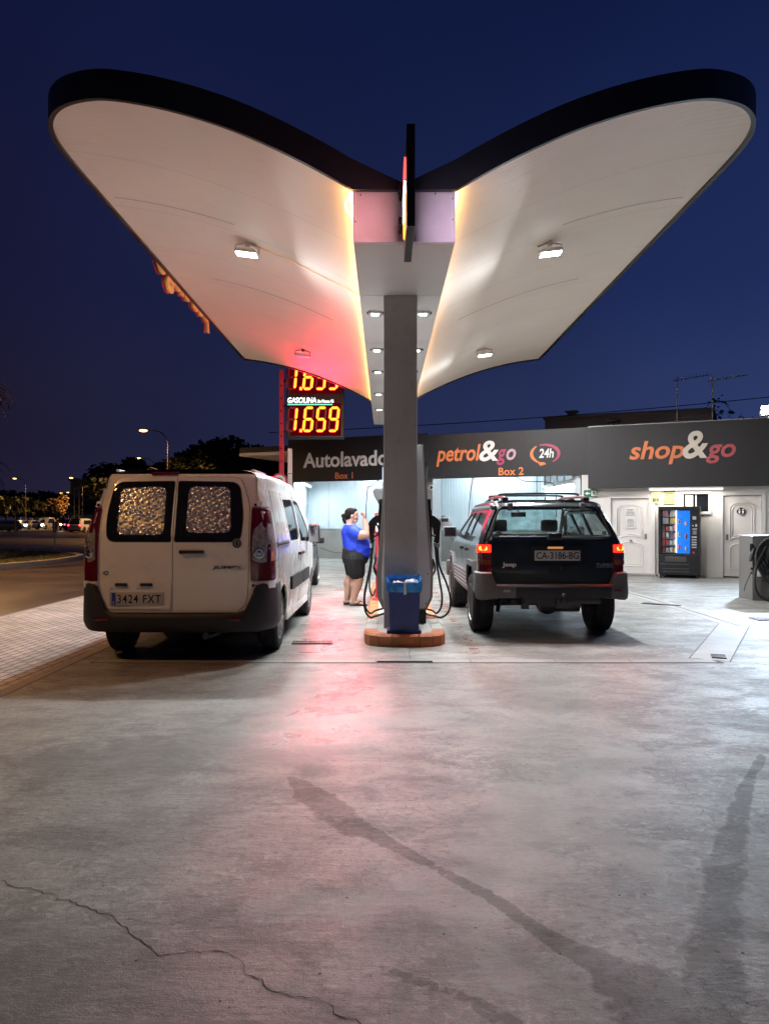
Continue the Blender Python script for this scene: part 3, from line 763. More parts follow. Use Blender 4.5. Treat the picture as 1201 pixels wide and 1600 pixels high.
for i in range(len(out_) - 1):
    a, b = out_[i], out_[i + 1]
    ai, bi = inset_(a, .15), inset_(b, .15); at, bt = inset_(a, .022), inset_(b, .022)
    g = .02
    def L2(p, q, t): return (p[0] + (q[0] - p[0]) * t, p[1] + (q[1] - p[1]) * t)
    a1, b1 = L2(a, b, g), L2(a, b, 1 - g); i1, j1 = L2(ai, bi, g), L2(ai, bi, 1 - g); t1, u1 = L2(at, bt, g), L2(at, bt, 1 - g)
    bm = BM(); X = lambda p: CX + p[0]
    lo = [bm.verts.new((X(p), p[1], .0)) for p in (a1, b1, j1, i1)]
    mid_ = [bm.verts.new((X(p), p[1], .115)) for p in (a1, b1)]
    hi = [bm.verts.new((X(p), p[1], z)) for p, z in ((t1, .135), (u1, .135), (j1, .135), (i1, .135))]
    bm.faces.new(lo[::-1]); bm.faces.new(hi); bm.faces.new((lo[0], lo[1], mid_[1], mid_[0])); bm.faces.new((mid_[0], mid_[1], hi[1], hi[0]))
    bm.faces.new((lo[1], lo[2], hi[2], hi[1], mid_[1])); bm.faces.new((lo[2], lo[3], hi[3], hi[2])); bm.faces.new((lo[3], lo[0], mid_[0], hi[0], hi[3]))
    iobj('kerb_brick', bm, M['brick_or'] if not (8.95 < (a[1] + b[1]) / 2 < 9.6) else M['isl_conc'])
bm = BM(); prism(bm, [(CX + inset_(p, .148)[0], inset_(p, .148)[1]) for p in out_], .0, .126); iobj('island_top', bm, M['isl_conc'])
bm = BM(); prism(bm, [(CX + inset_(p, .012)[0], inset_(p, .012)[1]) for p in out_], .0, .108); iobj('mortar', bm, M['joint'])

# ================================================================== PUMPS
M['pump_side'] = mat('pump_side_panel', (.30, .29, .28), .45, .2, dirt=.15, vs=2)
M['pump_silver'] = mat('pump_silver_panel', (.72, .73, .74), .4, .15, dirt=.12, vs=1.5)
M['pump_base'] = mat('pump_base', (.03, .03, .03), .6)
M['screen'] = emis('pump_screen', (.7, .85, 1), 1.2)
M['pump_red'] = mat('pump_red_stripe', (.55, .03, .06), .35)
def pump(x, y, length, label, top=2.36, flare=False):
    t = thing('fuel_pump', label, 'fuel pump', (x, y, .127), 0, 'fuel pumps on the island')
    zt = top - .127
    prof = [(-.275, .17), (-.345, .32), (-.352, .62), (-.30, 1.3), (-.235, zt), (.235, zt), (.30, 1.3), (.352, .62), (.345, .32), (.275, .17)]
    bm = BM(); prism(bm, prof, .03, length, 'y'); bmesh.ops.bevel(bm, geom=[e for e in bm.edges], offset=.012, segments=2, affect='EDGES'); obj('pump_body', bm, M['pump_side'], t, True)
    # silver face panels at both ends
    for y0, y1 in ((.0, .029), (length + .001, length + .03)):
        q = [(-.225, .19), (-.29, .33), (-.295, .62), (-.245, 1.3), (-.195, zt - .02), (.215, zt - .02), (.262, 1.3), (.318, .62), (.31, .33), (.25, .19)]
        bm = BM(); prism(bm, q, y0, y1, 'y'); obj('end_panel', bm, M['pump_silver'], t)
    bm = BM()
    for sx, z in ((-.26, .62), (.28, .62), (-.25, .25), (.26, .25)): cyl(bm, (sx, -.006, z), (sx, 0, z), .009, 8)
    obj('screw', bm, M['black'], t)
    bm = BM(); box(bm, -.262, .262, .02, length, 0, .168, .008); obj('plinth', bm, M['pump_base'], t)
    for sx in (-1, 1):
        # nozzle recess plates and display on both long sides
        bm = BM()
        for k in range(2):
            yy = .22 + k * .42
            box(bm, sx * .27 - .06, sx * .27 + .07 * 1, yy - .11, yy + .11, .86, 1.42, .01)
        obj('nozzle_holder', bm, M['matte'], t)
        if flare: continue
        bm = BM(); prism(bm, [(y_, z_) for y_, z_ in ((.08, .92), (length - .08, .92), (length - .08, 1.55), (.08, 1.55))], sx * .24, sx * .325, 'x'); obj('nozzle_recess', bm, M['matte'], t)
        bm = BM(); prism(bm, [(.12, 1.62), (length - .12, 1.62), (length - .12, 2.02), (.12, 2.02)], sx * .25 - .02, sx * .275, 'x'); obj('display', bm, M['black'], t)
        bm = BM(); prism(bm, [(.2, 1.80), (length - .2, 1.80), (length - .2, 1.96), (.2, 1.96)], sx * .276, sx * .28, 'x'); obj('screen', bm, M['screen'], t)
    if flare:
        bm = BM(); q = [(-.24, zt - .02), (-.27, zt + .10), (-.42, zt + .33), (-.42, zt + .42), (.42, zt + .42), (.42, zt + .33), (.27, zt + .10), (.24, zt - .02)]
        prism(bm, q, .08, length - .05, 'y'); bmesh.ops.bevel(bm, geom=bm.edges[:], offset=.025, segments=3, affect='EDGES'); obj('pump_head', bm, mat('pump_head_grey', (.11, .11, .11), .5), t, True)
        bm = BM(); box(bm, -.40, -.30, .12, length - .1, zt + .305, zt + .322); obj('head_lamp', bm, emis('pump_head_lamp', (.85, .95, 1), 2.5), t)
        bm = BM(); box(bm, -.352, -.30, .08, .2, .2, zt - .05, .01); obj('side_stripe', bm, M['pump_side'], t)
    return t
pa = pump(.255, 9.38, 1.0, 'grey tapered fuel pump standing directly behind the canopy column')
pb = pump(.235, 12.0, 1.0, 'rear fuel pump with flared lamp head farther along the island', 1.5, True)
def nozzle_set(sx, pump_t, y, label, spread, drop, x_out, zt=1.33):
    """a nozzle hanging on the side of a pump and the loop of hose under it"""
    base = Vector(pump_t.location)
    t = thing('fuel_nozzle', label, 'fuel nozzle', (base.x + sx * .36, y, 0), 0, 'fuel nozzles hanging on the pumps')
    def W(x, dy, z): return (sx * x, dy, z)
    bm = BM()
    prism(bm, [(sx * a, b) for a, b in ((-.05, 1.47), (.0, 1.475), (.06, 1.43), (.098, 1.385), (.095, 1.34), (.082, 1.32), (.08, 1.19), (.035, 1.19), (.03, 1.31), (.005, 1.37), (-.05, 1.40))], -.026, .026, 'y'); bmesh.ops.bevel(bm, geom=bm.edges[:], offset=.009, segments=2, affect='EDGES')
    tube(bm, [W(.065, 0, 1.20), W(.055, 0, 1.12)], .022, 12)
    obj('nozzle_body', bm, M['black'], t, True)
    bm = BM(); tube(bm, spline([W(.0, 0, 1.44), W(-.03, 0, 1.50), W(-.075, 0, 1.62), W(-.10, 0, 1.72)], 5), .012, 8); obj('spout', bm, M['alu'], t, True)
    bm = BM(); tube(bm, spline([W(.05, 0, 1.21), W(-.01, 0, 1.22), W(-.035, 0, 1.29), W(.005, 0, 1.37), W(.03, 0, 1.39)], 5), .009, 8); obj('trigger_guard', bm, M['black'], t, True)
    bm = BM(); tube(bm, [W(.056, 0, 1.115), W(.054, 0, 1.065)], [.025, .022], 12); obj('swivel', bm, M['chrome'], t, True)
    bm = BM()
    pts = spline([W(.054, 0, 1.07), W(.075, -.01, .85), W(x_out * .80, -.03, .60), W(x_out, -.05, .42), W(x_out * .9, -.06, .27), W(x_out * .5, -.04, .19), W(x_out * .12, -.01, drop), W(-.06, 0, drop + .02), W(-.11, 0, drop + .04)], 8)
    tube(bm, pts, .0135, 10); obj('hose', bm, M['hose'], t, True)
    bm = BM()
    pts = spline([W(.0, .04, .92), W(.03, .06, .80), W(-.01, .06, .70), W(-.06, .05, .66)], 6); tube(bm, pts, .011, 8); obj('vapour_pipe', bm, M['hose'], t, True)
    return t
P2 = 'left', 'right'
for sx, nm in ((-1, 'left'), (1, 'right')):
    nozzle_set(sx, pa, 9.56, f'black fuel nozzle and hose nearest the column on the {nm} side of the near pump', 0, .20, .15 if sx < 0 else .215)
    nozzle_set(sx, pa, 9.98, f'second fuel nozzle with hose, behind the first on the {nm} side of the near pump', 0, .22, .16 if sx < 0 else .14)
nozzle_set(-1, pb, 12.3, 'fuel nozzle with looped hose on the person side of the rear pump', 0, .3, .12)
# red post on the island
t = thing('red_post', 'slim bright red post with round foot beside the left hoses', 'post', (-.105, 12.1, .127))
bm = BM(); cyl(bm, (0, 0, 0), (0, 0, 1.02), .038, 20); obj('pole', bm, M['red'], t, True)
bm = BM(); lathe(bm, [(.095, 0), (.10, .01), (.09, .03), (.045, .05), (.042, .09)], 28); obj('foot', bm, M['red'], t, True)
bm = BM(); box(bm, -.05, .05, -.03, .03, 1.02, 1.40, .01); obj('extinguisher_box', bm, M['red'], t, True)
bm = BM(); box(bm, -.035, .035, -.034, -.0305, 1.10, 1.3); obj('label_plate', bm, M['white'], t)
# ---- waste bin
M['bin'] = mat('navy_bin_plastic', (.03, .05, .22), .38, dirt=.04, var=.1)
M['bag'] = mat('blue_bin_bag', (.05, .33, .90), .28, var=.3, vs=12, bump=.8, bs=25)
M['litter'] = mat('crumpled_paper', (.78, .78, .80), .6, var=.4, vs=25)
tb = thing('waste_bin', 'navy blue plastic waste bin with bright blue bag at the foot of the column', 'waste bin', (.222, 8.66, .135))
bm = BM()
def ring_box(bm, hw, hd, z, r, n=5): return [bm.verts.new((x, y, z)) for x, y in rrect(-hw, hw, -hd, hd, r, n)]
def loft(bm, rings, cap=(True, True)):
    for a, b in zip(rings, rings[1:]):
        n = len(a)
        for i in range(n): bm.faces.new((a[i], a[(i + 1) % n], b[(i + 1) % n], b[i]))
    if cap[0]: bm.faces.new(rings[0][::-1])
    if cap[1]: bm.faces.new(rings[-1])
loft(bm, [ring_box(bm, .160, .135, .02, .02), ring_box(bm, .165, .14, .06, .02), ring_box(bm, .180, .155, .56, .025), ring_box(bm, .186, .16, .60, .025), ring_box(bm, .176, .15, .60, .02), ring_box(bm, .160, .135, .10, .02)], (True, True))
for v in bm.verts:
    if v.co.z > .5: v.co.z -= .09 * max(0, (.16 - v.co.y) / .32) ** 1.5
obj('bin_body', bm, M['bin'], tb, 30)
bm = BM()
for sx in (-1, 1): box(bm, sx * .172 - .022, sx * .172 + .022, -.15, .15, -.0, .035, .006)
box(bm, -.165, .165, -.15, -.141, .0, .03, .004); cyl(bm, (0, -.156, .02), (0, -.14, .02), .018, 14)
obj('bin_foot', bm, M['bin'], tb, True)
bm = BM(); cyl(bm, (-.15, .12, .03), (.15, .12, .03), .03, 16); obj('wheel', bm, M['rubber'], tb, True)
# bag: fluted collar over the rim
rng = random.Random(11); bm = BM(); rings = []
base = rrect(-.19, .19, -.165, .165, .035, 14); N = len(base)
ph = [rng.uniform(0, 6.28) for _ in range(6)]
for j, (sc, z, wob) in enumerate([(.90, .50, .0), (.93, .585, .004), (.975, .628, .008), (1.02, .640, .008), (1.045, .62, .010), (1.035, .585, .012), (1.05, .55, .016), (1.02, .535, .010)]):
    rr_l = []
    for i, (x, y) in enumerate(base):
        a = i / N * 6.28
        w = 1 + wob * (math.sin(a * 17 + ph[0]) + .8 * math.sin(a * 29 + ph[1]) + .5 * math.sin(a * 43 + ph[2]))
        dz = wob * (.9 * math.sin(a * 5 + ph[3]) + 1.1 * math.sin(a * 11 + ph[4])) - .105 * max(0, (.165 - y) / .33) ** 1.5 * (1 - (x / .19) ** 2 * .55)
        rr_l.append(bm.verts.new((x * sc * w, y * sc * w, z + dz)))
    rings.append(rr_l)
loft(bm, rings, (False, False)); bg_ = obj('bin_bag', bm, M['bag'], tb, 'keep')
md = bg_.modifiers.new('thick', 'SOLIDIFY'); md.thickness = .002
bm = BM(); box(bm, -.15, .15, -.125, .125, .30, .44, .03)
for k in range(16):
    c = (rng.uniform(-.11, .13), rng.uniform(-.10, .1), .525 + rng.uniform(-.03, .05)); n0 = len(bm.verts)
    ball(bm, c, rng.uniform(.03, .05), rng.uniform(.03, .05), rng.uniform(.02, .05), 8, 6)
    bm.verts.ensure_lookup_table()
    for v in bm.verts[n0:]: v.co += Vector((rng.gauss(0, .007), rng.gauss(0, .007), rng.gauss(0, .007)))
obj('litter', bm, M['litter'], tb, 20)
bm = BM(); prism(bm, [(-.012, .0), (.012, .0), (.018, -.13), (-.012, -.135)], -.212, -.207, 'y'); 
for v in bm.verts: v.co.z += .58; v.co.x += .005
obj('tissue_strip', bm, M['white'], tb)
# ================================================================== TOTEM PRICE SIGN
M['totem'] = mat('totem_panel', (.012, .010, .012), .35)
ps = thing('price_sign', 'black price totem with glowing red and yellow digits over the car wash', 'price sign', (-1.93, 21.0, 0))
bm = BM(); box(bm, -.80, .80, 0, .32, 3.68, 6.35, .02); obj('sign_panel', bm, M['totem'], ps)
M['redglow'] = emis('red_led_panel', (1.0, .012, .04), .035)
M['digit'] = emis('led_digit', (1.0, .30, .015), 2.0); M['digit_glow'] = emis('led_digit_glow', (1.0, .02, .02), 1.8)  # red glow around the digits drawn as wider emissive segments
M['ghost'] = mat('faint_glow_segment', (.07, .008, .012), .4, emit=(1, .02, .03), es=.06)  # segments that are off still carry a faint red emission
def seg_poly(w, h, k, t, g=.012):
    hw, hh = w / 2, h / 2; q = t / 2
    H = lambda y: [(-hw + q + g, y), (-hw + t + g, y + q), (hw - t - g, y + q), (hw - q - g, y), (hw - t - g, y - q), (-hw + t + g, y - q)]
    V = lambda x, y0, y1: [(x, y0 + g), (x + q, y0 + q + g), (x + q, y1 - q - g), (x, y1 - g), (x - q, y1 - q - g), (x - q, y0 + q + g)]
    return {'a': H(hh - q), 'g': H(0), 'd': H(-hh + q), 'f': V(-hw + q, 0, hh - q), 'b': V(hw - q, 0, hh - q), 'e': V(-hw + q, -hh + q, 0), 'c': V(hw - q, -hh + q, 0)}[k]
DG = {'1': 'bc', '6': 'afgedc', '5': 'afgcd', '9': 'abfgcd'}
def digits(s, zc, h=.70, w=.33, x0=-.53, step=.35, y=-.006):
    sh = .10
    x = x0
    for chh in s:
        sft = -.11 if chh == '1' else 0
        if chh == '.':
            for m_, gr, yy in ((M['digit_glow'], .016, y), (M['digit'], 0, y - .006)):
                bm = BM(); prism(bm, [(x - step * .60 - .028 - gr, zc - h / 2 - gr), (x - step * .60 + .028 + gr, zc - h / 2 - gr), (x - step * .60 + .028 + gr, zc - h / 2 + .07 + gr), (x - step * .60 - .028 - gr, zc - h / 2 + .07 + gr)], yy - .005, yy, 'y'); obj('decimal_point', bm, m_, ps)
            continue
        for m_, gr, yy, on in ((M['ghost'], 0, y + .003, False), (M['digit_glow'], .022, y, True), (M['digit'], .0, y - .006, True)):
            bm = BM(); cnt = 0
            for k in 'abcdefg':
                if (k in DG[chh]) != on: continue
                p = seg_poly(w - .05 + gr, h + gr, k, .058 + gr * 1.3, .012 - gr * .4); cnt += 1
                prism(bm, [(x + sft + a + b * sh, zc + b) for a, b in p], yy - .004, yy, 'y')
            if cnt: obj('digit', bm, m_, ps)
            else: bm.free()
        x += step
for z in (4.21, 5.38, 6.5):
    if z > 6: continue
    digits('1.659' if z < 5 else '1.699', z)
text('sign_text', 'GASOLINA', emis('sign_text_white', (.95, 1, .95), 1.6), (-.76, -.012, 4.665), .80, .15, parent=ps, bold=.012, shear=.12)
text('sign_text', 'Sin Plomo 95', emis('sign_text_small', (.95, 1, .95), 1.2), (.07, -.012, 4.67), .45, .085, parent=ps, bold=.02)
bm = BM(); box(bm, -.76, .48, -.012, -.001, 4.61, 4.635); obj('underline', bm, emis('green_line', (.1, .8, .35), 1.2), ps)
bm = BM()
for z in (4.21, 5.38): box(bm, -.70, .72, -.004, -.0005, z - .46, z + .46)
obj('display_panel', bm, M['redglow'], ps)
bm = BM(); box(bm, -1.0, -.88, .05, .2, 0, 5.6, .008); obj('red_post', bm, mat('glowing_red_post', (.40, .02, .05), .45, emit=(1, .02, .06), es=.03), ps)  # post is no lamp; red glow put in as faint emission
bm = BM()
for z in (3.9, 4.6, 5.3): box(bm, -.885, -.795, .10, .16, z - .04, z + .04)
for k in range(14): cyl(bm, (-.94, .035, .6 + k * .35), (-.94, .052, .6 + k * .35), .025, 10)
obj('sign_bracket', bm, M['matte'], ps)
area('digit_light', (0, -.10, 4.6), 52, 1.4, (1.0, .004, .05), rot=(R(-85), 0, 0), sy=1.6, spread=80, parent=ps)
t = thing('drain_pipe', 'pale vertical pipe between the red post and the car wash wall', 'pipe', (-2.66, 21.3, 0))
bm = BM(); box(bm, -.06, .06, -.06, .06, 0, 3.42, .012); obj('pipe', bm, M['white'], t)
bm = BM()
for z in (.5, 1.6, 2.7): box(bm, -.07, .07, -.07, .07, z, z + .03)
obj('pipe_clamp', bm, M['grey_metal'], t)
# no left turn disc
t = thing('road_sign', 'round no left turn sign with red ring on the red post above the van roof', 'traffic sign', (-2.82, 20.3, 0))
bm = BM(); cyl(bm, (0, .03, 0), (0, .03, 2.5), .025, 12); obj('pole', bm, M['grey_metal'], t)
bm = BM(); cyl(bm, (0, 0, 2.46), (0, .012, 2.46), .215, 40); obj('disc', bm, M['white'], t, True)
bm = BM()
prism(bm, arc_poly(.165, .213, 0, 360, 0, 2.46, 48), -.006, -.0005, 'y'); obj('red_ring', bm, M['red'], t)
bm = BM(); prism(bm, [(.045, 2.36), (.075, 2.36), (.075, 2.50), (.055, 2.535), (-.02, 2.535), (-.02, 2.57), (-.085, 2.52), (-.02, 2.47), (-.02, 2.505), (.045, 2.505)], -.004, -.0008, 'y'); obj('arrow', bm, M['matte'], t)
bm = BM(); prism(bm, [(-.13, 2.57), (-.11, 2.59), (.13, 2.35), (.11, 2.33)], -.010, -.0065, 'y'); obj('red_bar', bm, M['red'], t)
# ================================================================== BUILDINGS (in the frame of their facade)
FA = R(-25); FO = Vector((0, 22.43, 0))
eS = Vector((math.cos(FA), math.sin(FA), 0)); eD = Vector((-math.sin(FA), math.cos(FA), 0))   # eD points into the building
def fw(s, d, z=0): return FO + eS * s + eD * d + Vector((0, 0, z))
def fthing(name, label, cat, s, d, group=None, z=0): return thing(name, label, cat, tuple(fw(s, d, z)), FA, group)
M['fas'] = mat('dark_sign_fascia', (.015, .015, .019), .5, dirt=.10, vs=1.5, var=.2)
M['fas2'] = mat('shop_sign_fascia', (.020, .020, .024), .48, dirt=.05, vs=.8, var=.12)
def panel_mat():
    m = mat('bay_wall_panel', (.62, .70, .74), .30, var=.08, vs=.7, dirt=.12); t = m.node_tree; b = t.nodes['Principled BSDF']
    tc = _n(t, 'ShaderNodeTexCoord'); sp = _n(t, 'ShaderNodeSeparateXYZ'); t.links.new(tc.outputs['Object'], sp.inputs[0])
    ad = _n(t, 'ShaderNodeMath', operation='ADD'); t.links.new(sp.outputs[0], ad.inputs[0]); t.links.new(sp.outputs[1], ad.inputs[1])
    mu = _n(t, 'ShaderNodeMath', operation='MULTIPLY'); mu.inputs[1].default_value = 2 * math.pi / .10; t.links.new(ad.outputs[0], mu.inputs[0])
    si = _n(t, 'ShaderNodeMath', operation='SINE'); t.links.new(mu.outputs[0], si.inputs[0])
    bp = _n(t, 'ShaderNodeBump'); bp.inputs['Strength'].default_value = .5; bp.inputs['Distance'].default_value = .01
    t.links.new(si.outputs[0], bp.inputs['Height']); t.links.new(bp.outputs[0], b.inputs['Normal']); return m
M['baypan'] = panel_mat()
M['baycon'] = mat('bay_concrete', (.27, .26, .24), .6, dirt=.4, var=.25, vs=1.5, bump=.2)
wash = fthing('car_wash_building', 'open fronted two bay car wash with dark sign fascia and white panelled walls', 'car wash', 1.3, 0)
def wobj(n, bm, m, s=None, par=None):
    par = par or wash; o = obj(n, bm, m, par, s); return o
S0 = 1.3   # the Empty stands at s = 1.3; shapes below use s - S0
def wb(s0, s1, d0, d1, z0, z1, bev=0, bm=None):
    bm = bm or BM(); box(bm, s0 - S0, s1 - S0, d0, d1, z0, z1, bev); return bm
D = 3.95
KX, KY = -.4226, .9063       # the side walls run square to the street, askew to the facade
def skew(bm, s0, s1, d0, d1, z0, z1):
    prism(bm, [(s0 - S0 + KX * d0 / KY, d0), (s1 - S0 + KX * d0 / KY, d0), (s1 - S0 + KX * d1 / KY, d1), (s0 - S0 + KX * d1 / KY, d1)], z0, z1); return bm
wobj('back_wall', wb(-5.3, 4.3, D, D + .15, 1.08, 3.5), M['baypan'])
bm = BM()
for s in (-4.1, -3, -1.9, -.8, .3, 1.4, 2.5, 3.6): wb(s - .012, s + .012, D - .012, D, 1.08, 3.5, 0, bm)
wb(-5.3, 4.3, D - .03, D, 1.06, 1.10, 0, bm)
wobj('panel_joint', bm, M['alu'])
wobj('plinth_wall', wb(-5.3, 4.3, D - .02, D + .16, 0, 1.06), M['baycon'])
for a, b in ((-3.3, -3.15), (5.62, 5.75)): wobj('side_wall', skew(BM(), a, b, .1, D, 1.08, 3.5), M['baypan'])
for a, b in ((-3.3, -3.15), (5.62, 5.75)): wobj('side_plinth', skew(BM(), a, b, .1, D - .021, 0, 1.079), M['baycon'])
bm = BM(); wb(1.15, 1.42, .3, 1.0, 0, 3.5, .01, bm); wobj('bay_pillar', bm, M['alu'])
wobj('bay_partition', skew(BM(), 1.68, 1.76, 1.0, D - .021, 0, 3.5), M['baypan'])
wobj('bay_ceiling', wb(-5.3, 5.75, .12, D + .15, 3.5, 3.6), M['white'])
wobj('roof', wb(-5.3, 5.74, .14, D + .3, 3.62, 3.78), M['fas'])
wobj('fascia', wb(-3.35, 1.33, .0, .12, 2.60, 3.93, .006), M['fas'])
wobj('fascia', wb(1.335, 5.96, -.02, .115, 2.60, 3.86, .006), M['fas'])
# clerestory glazing in the right bay side wall
bm = BM()
for k in range(4): skew(bm, 5.595, 5.615, .35 + k * .85, .35 + k * .85 + .75, 2.52, 3.2)
wobj('clerestory_window', bm, M['glassd'])
bm = BM()
for k in range(5): skew(bm, 5.58, 5.619, .25 + k * .85, .34 + k * .85, 2.5, 3.2)
skew(bm, 5.57, 5.619, .2, 3.9, 2.44, 2.499); wobj('window_frame', bm, M['white'])
# tube lamps in the bays
M['tube'] = emis('tube_lamp', (.80, .93, 1.0), 11)
def tube_lamp(s, d, z, label, ln=1.5, power=26, rz=0, vis=True):
    t = fthing('tube_lamp', label, 'tube lamp', s, d, 'tube lamps in the wash bays', z)
    bm = BM(); box(bm, -ln / 2, ln / 2, -.06, .06, 0, .05, .008); obj('lamp_case', bm, M['white'], t, True)
    bm = BM(); cyl(bm, (-ln / 2 + .04, 0, -.02), (ln / 2 - .04, 0, -.02), .018, 12); obj('tube', bm, M['tube'], t)
    t.rotation_euler[2] = FA + rz
    area('tube_light', (0, 0, -.06), power, ln - .1, (.82, .93, 1.0), sy=.08, parent=t)
    return t
tube_lamp(-3.02 + KX * 1.9, 1.9, 2.62, 'bright tube lamp at the upper left corner of box 1', 3.0, 40, R(115))
tube_lamp(-1.6, 3.3, 3.42, 'tube lamp close to the back wall of box 1', 2.0, 38)
tube_lamp(2.3, 3.3, 3.42, 'tube lamp close to the back wall of box 2', 2.0, 38)
tube_lamp(5.52 + KX * 1.9, 1.9, 2.40, 'tube lamp under the side windows of box 2', 3.4, 50, R(115))
# small equipment
def wbox(name, label, cat, s, d, z, w, h, dp, m, extra=None):
    t = fthing(name, label, cat, s, d, None, z); bm = BM(); box(bm, -w / 2, w / 2, -dp, 0, 0, h, .01); obj('case', bm, m, t, True)
    bm = BM(); box(bm, -w / 2 + .03, w / 2 - .03, -dp - .006, -dp - .0005, h * .55, h - .04); obj('panel', bm, M['black'], t)
    return t
wbox('wall_socket', 'small grey socket box on the rear wall of box 1', 'socket box', .35, D - .02, 1.30, .18, .26, .1, M['grey_metal'])
wbox('wash_control', 'pale control box on the pillar between the two wash bays', 'control box', 1.5, 1.2, 1.18, .3, .32, .14, M['alu'])
t = fthing('security_camera', 'small round security camera high on the pillar between the wash bays', 'camera', 1.40, .28, None, 2.36)
bm = BM(); cyl(bm, (0, 0, 0), (0, -.05, 0), .075, 24); obj('camera_base', bm, M['white'], t, True)
bm = BM(); ball(bm, (0, -.055, 0), .05, .045, .05); obj('camera_eye', bm, M['black'], t, True)
def cable(name, label, pts, cat='hose', r=.012, grp=None, m='hose'):
    P0 = fw(*pts[0]); t = thing(name, label, cat, tuple(P0), 0, grp)
    bm = BM(); tube(bm, [Vector(p) for p in spline([tuple(fw(*p) - P0) for p in pts], 10)], r, 8); obj('line', bm, M[m], t, True)
    bm = BM(); a = fw(*pts[0]) - P0; lathe(bm, [(.03, -.02), (.03, .02)], 12); obj('coupling', bm, M['grey_metal'], t, True); return t
G = 'pressure hoses hanging in the wash bays'
cable('wash_hose', 'thin black hose hanging from the fascia down the wall of box 1 to the floor', [(-.30, .2, 2.6), (-.75, .6, 2.45), (-.95, .8, 2.4), (-1.05, .9, 1.9), (-1.15, 1.0, 1.2), (-1.6, 1.1, .6), (-2.2, 1.2, .35), (-2.9, 1.2, .5)], grp=G)
cable('wash_hose', 'thin black hose hanging straight down between pillar and dark four wheel drive in box 2', [(2.65, .3, 2.6), (2.55, .4, 2.3), (2.45, .5, 1.6), (2.38, .6, .9), (2.1, .7, .45), (1.8, .8, .9), (1.6, .9, 1.1)], grp=G)
cable('wash_hose', 'black hose running along the top of box 2 by the right corner', [(3.9, .3, 2.62), (4.1, .5, 2.5), (4.7, .6, 2.46), (4.9, .7, 2.3), (4.92, .8, 1.5)], grp=G)
# fascia lettering
def ftext(name, s_, m, s, z, w, h, par, d=-.012, **k):
    base = Vector(par.location); rel = (s - par['s0'], d, z); return text(name, s_, m, rel, w, h, parent=par, ext=.008, **k)
wash['s0'] = S0
def su(u, q=0):
    k = (u - 600.5) / FP; return (k * 22.43 / (1 + .466 * k)) * 1.1033
ftext('sign_text', 'Autolavado', M['white_t'], su(474), 3.03, su(606) - su(474), .47, wash, bold=.02)
ftext('sign_text', 'Box 1', M['orange_t'], su(524), 2.67, .60, .19, wash, spacing=1.05)
ftext('sign_text', 'Box 2', M['orange_t'], su(779), 2.645, su(818) - su(779), .215, wash, d=-.030, bold=.015, spacing=1.05)
dd = -.030
ftext('sign_text', 'petrol', M['orange_t'], su(682), 2.94, su(751) - su(682), .60, wash, d=dd, shear=.22, bold=.018)
ftext('sign_text', '&', M['white_t'], su(749), 3.05, su(779) - su(749), .57, wash, d=dd - .012, shear=.15, bold=.02)
ftext('sign_text', 'g', M['crim_t'], su(776), 2.93, su(791) - su(776), .44, wash, d=dd, shear=.22, bold=.018)
ftext('sign_text', 'o', mat('half_faded_lettering', (.55, .34, .42), .4, var=.5, vs=4), su(791), 3.06, su(806) - su(791), .31, wash, d=dd, shear=.22, bold=.018)
ftext('sign_text', '24h', M['white_t'], su(842), 3.09, su(865) - su(842), .25, wash, d=dd - .006, shear=.15, bold=.02)
def ell(s, z, rx, rz_, a0, a1, th, n=26, d0=-.034, d1=-.022):
    bm = BM(); P = []; Q = []
    for i in range(n + 1):
        a = R(a0 + (a1 - a0) * i / n); w = th * (.35 + .65 * math.sin(math.pi * i / n)); P.append((s - S0 + rx * math.cos(a), z + rz_ * math.sin(a))); Q.append((s - S0 + (rx - w) * math.cos(a), z + (rz_ - w) * math.sin(a)))
    prism(bm, P + Q[::-1], d0, d1, 'y'); return bm
sc_ = su(852)
wobj('logo_arc', ell(sc_, 3.20, .40, .27, -60, 115, .085), M['crim_t'])
wobj('logo_arc', ell(sc_ - .02, 3.20, .40, .27, 125, 250, .085), M['orange_t'])
bm = BM(); prism(bm, [(sc_ - S0 - .22, 2.99), (sc_ - S0 - .14, 2.88), (sc_ - S0 + .02, 2.92), (sc_ - S0 - .03, 2.97)], -.034, -.022, 'y'); wobj('logo_arrow', bm, M['orange_t'])
# ---- shop
shop = fthing('shop_building', 'white rendered shop with wide dark sign fascia and panelled doors', 'shop', 8.0, 0); shop['s0'] = 8.0
def sb(s0, s1, d0, d1, z0, z1, bev=0, bm=None):
    bm = bm or BM(); box(bm, s0 - 8, s1 - 8, d0, d1, z0, z1, bev); return bm
def so(n, bm, m, s=None, par=None): return obj(n, bm, m, par or shop, s)
doors = [(su(951), su(1016), 2.02), (su(1126), su(1192), 2.06)]
cut = [(d0 - 8, d1 - 8, 0, h) for d0, d1, h in doors] + [(su(1067) - 8, su(1106) - 8, 1.62, 2.06)]
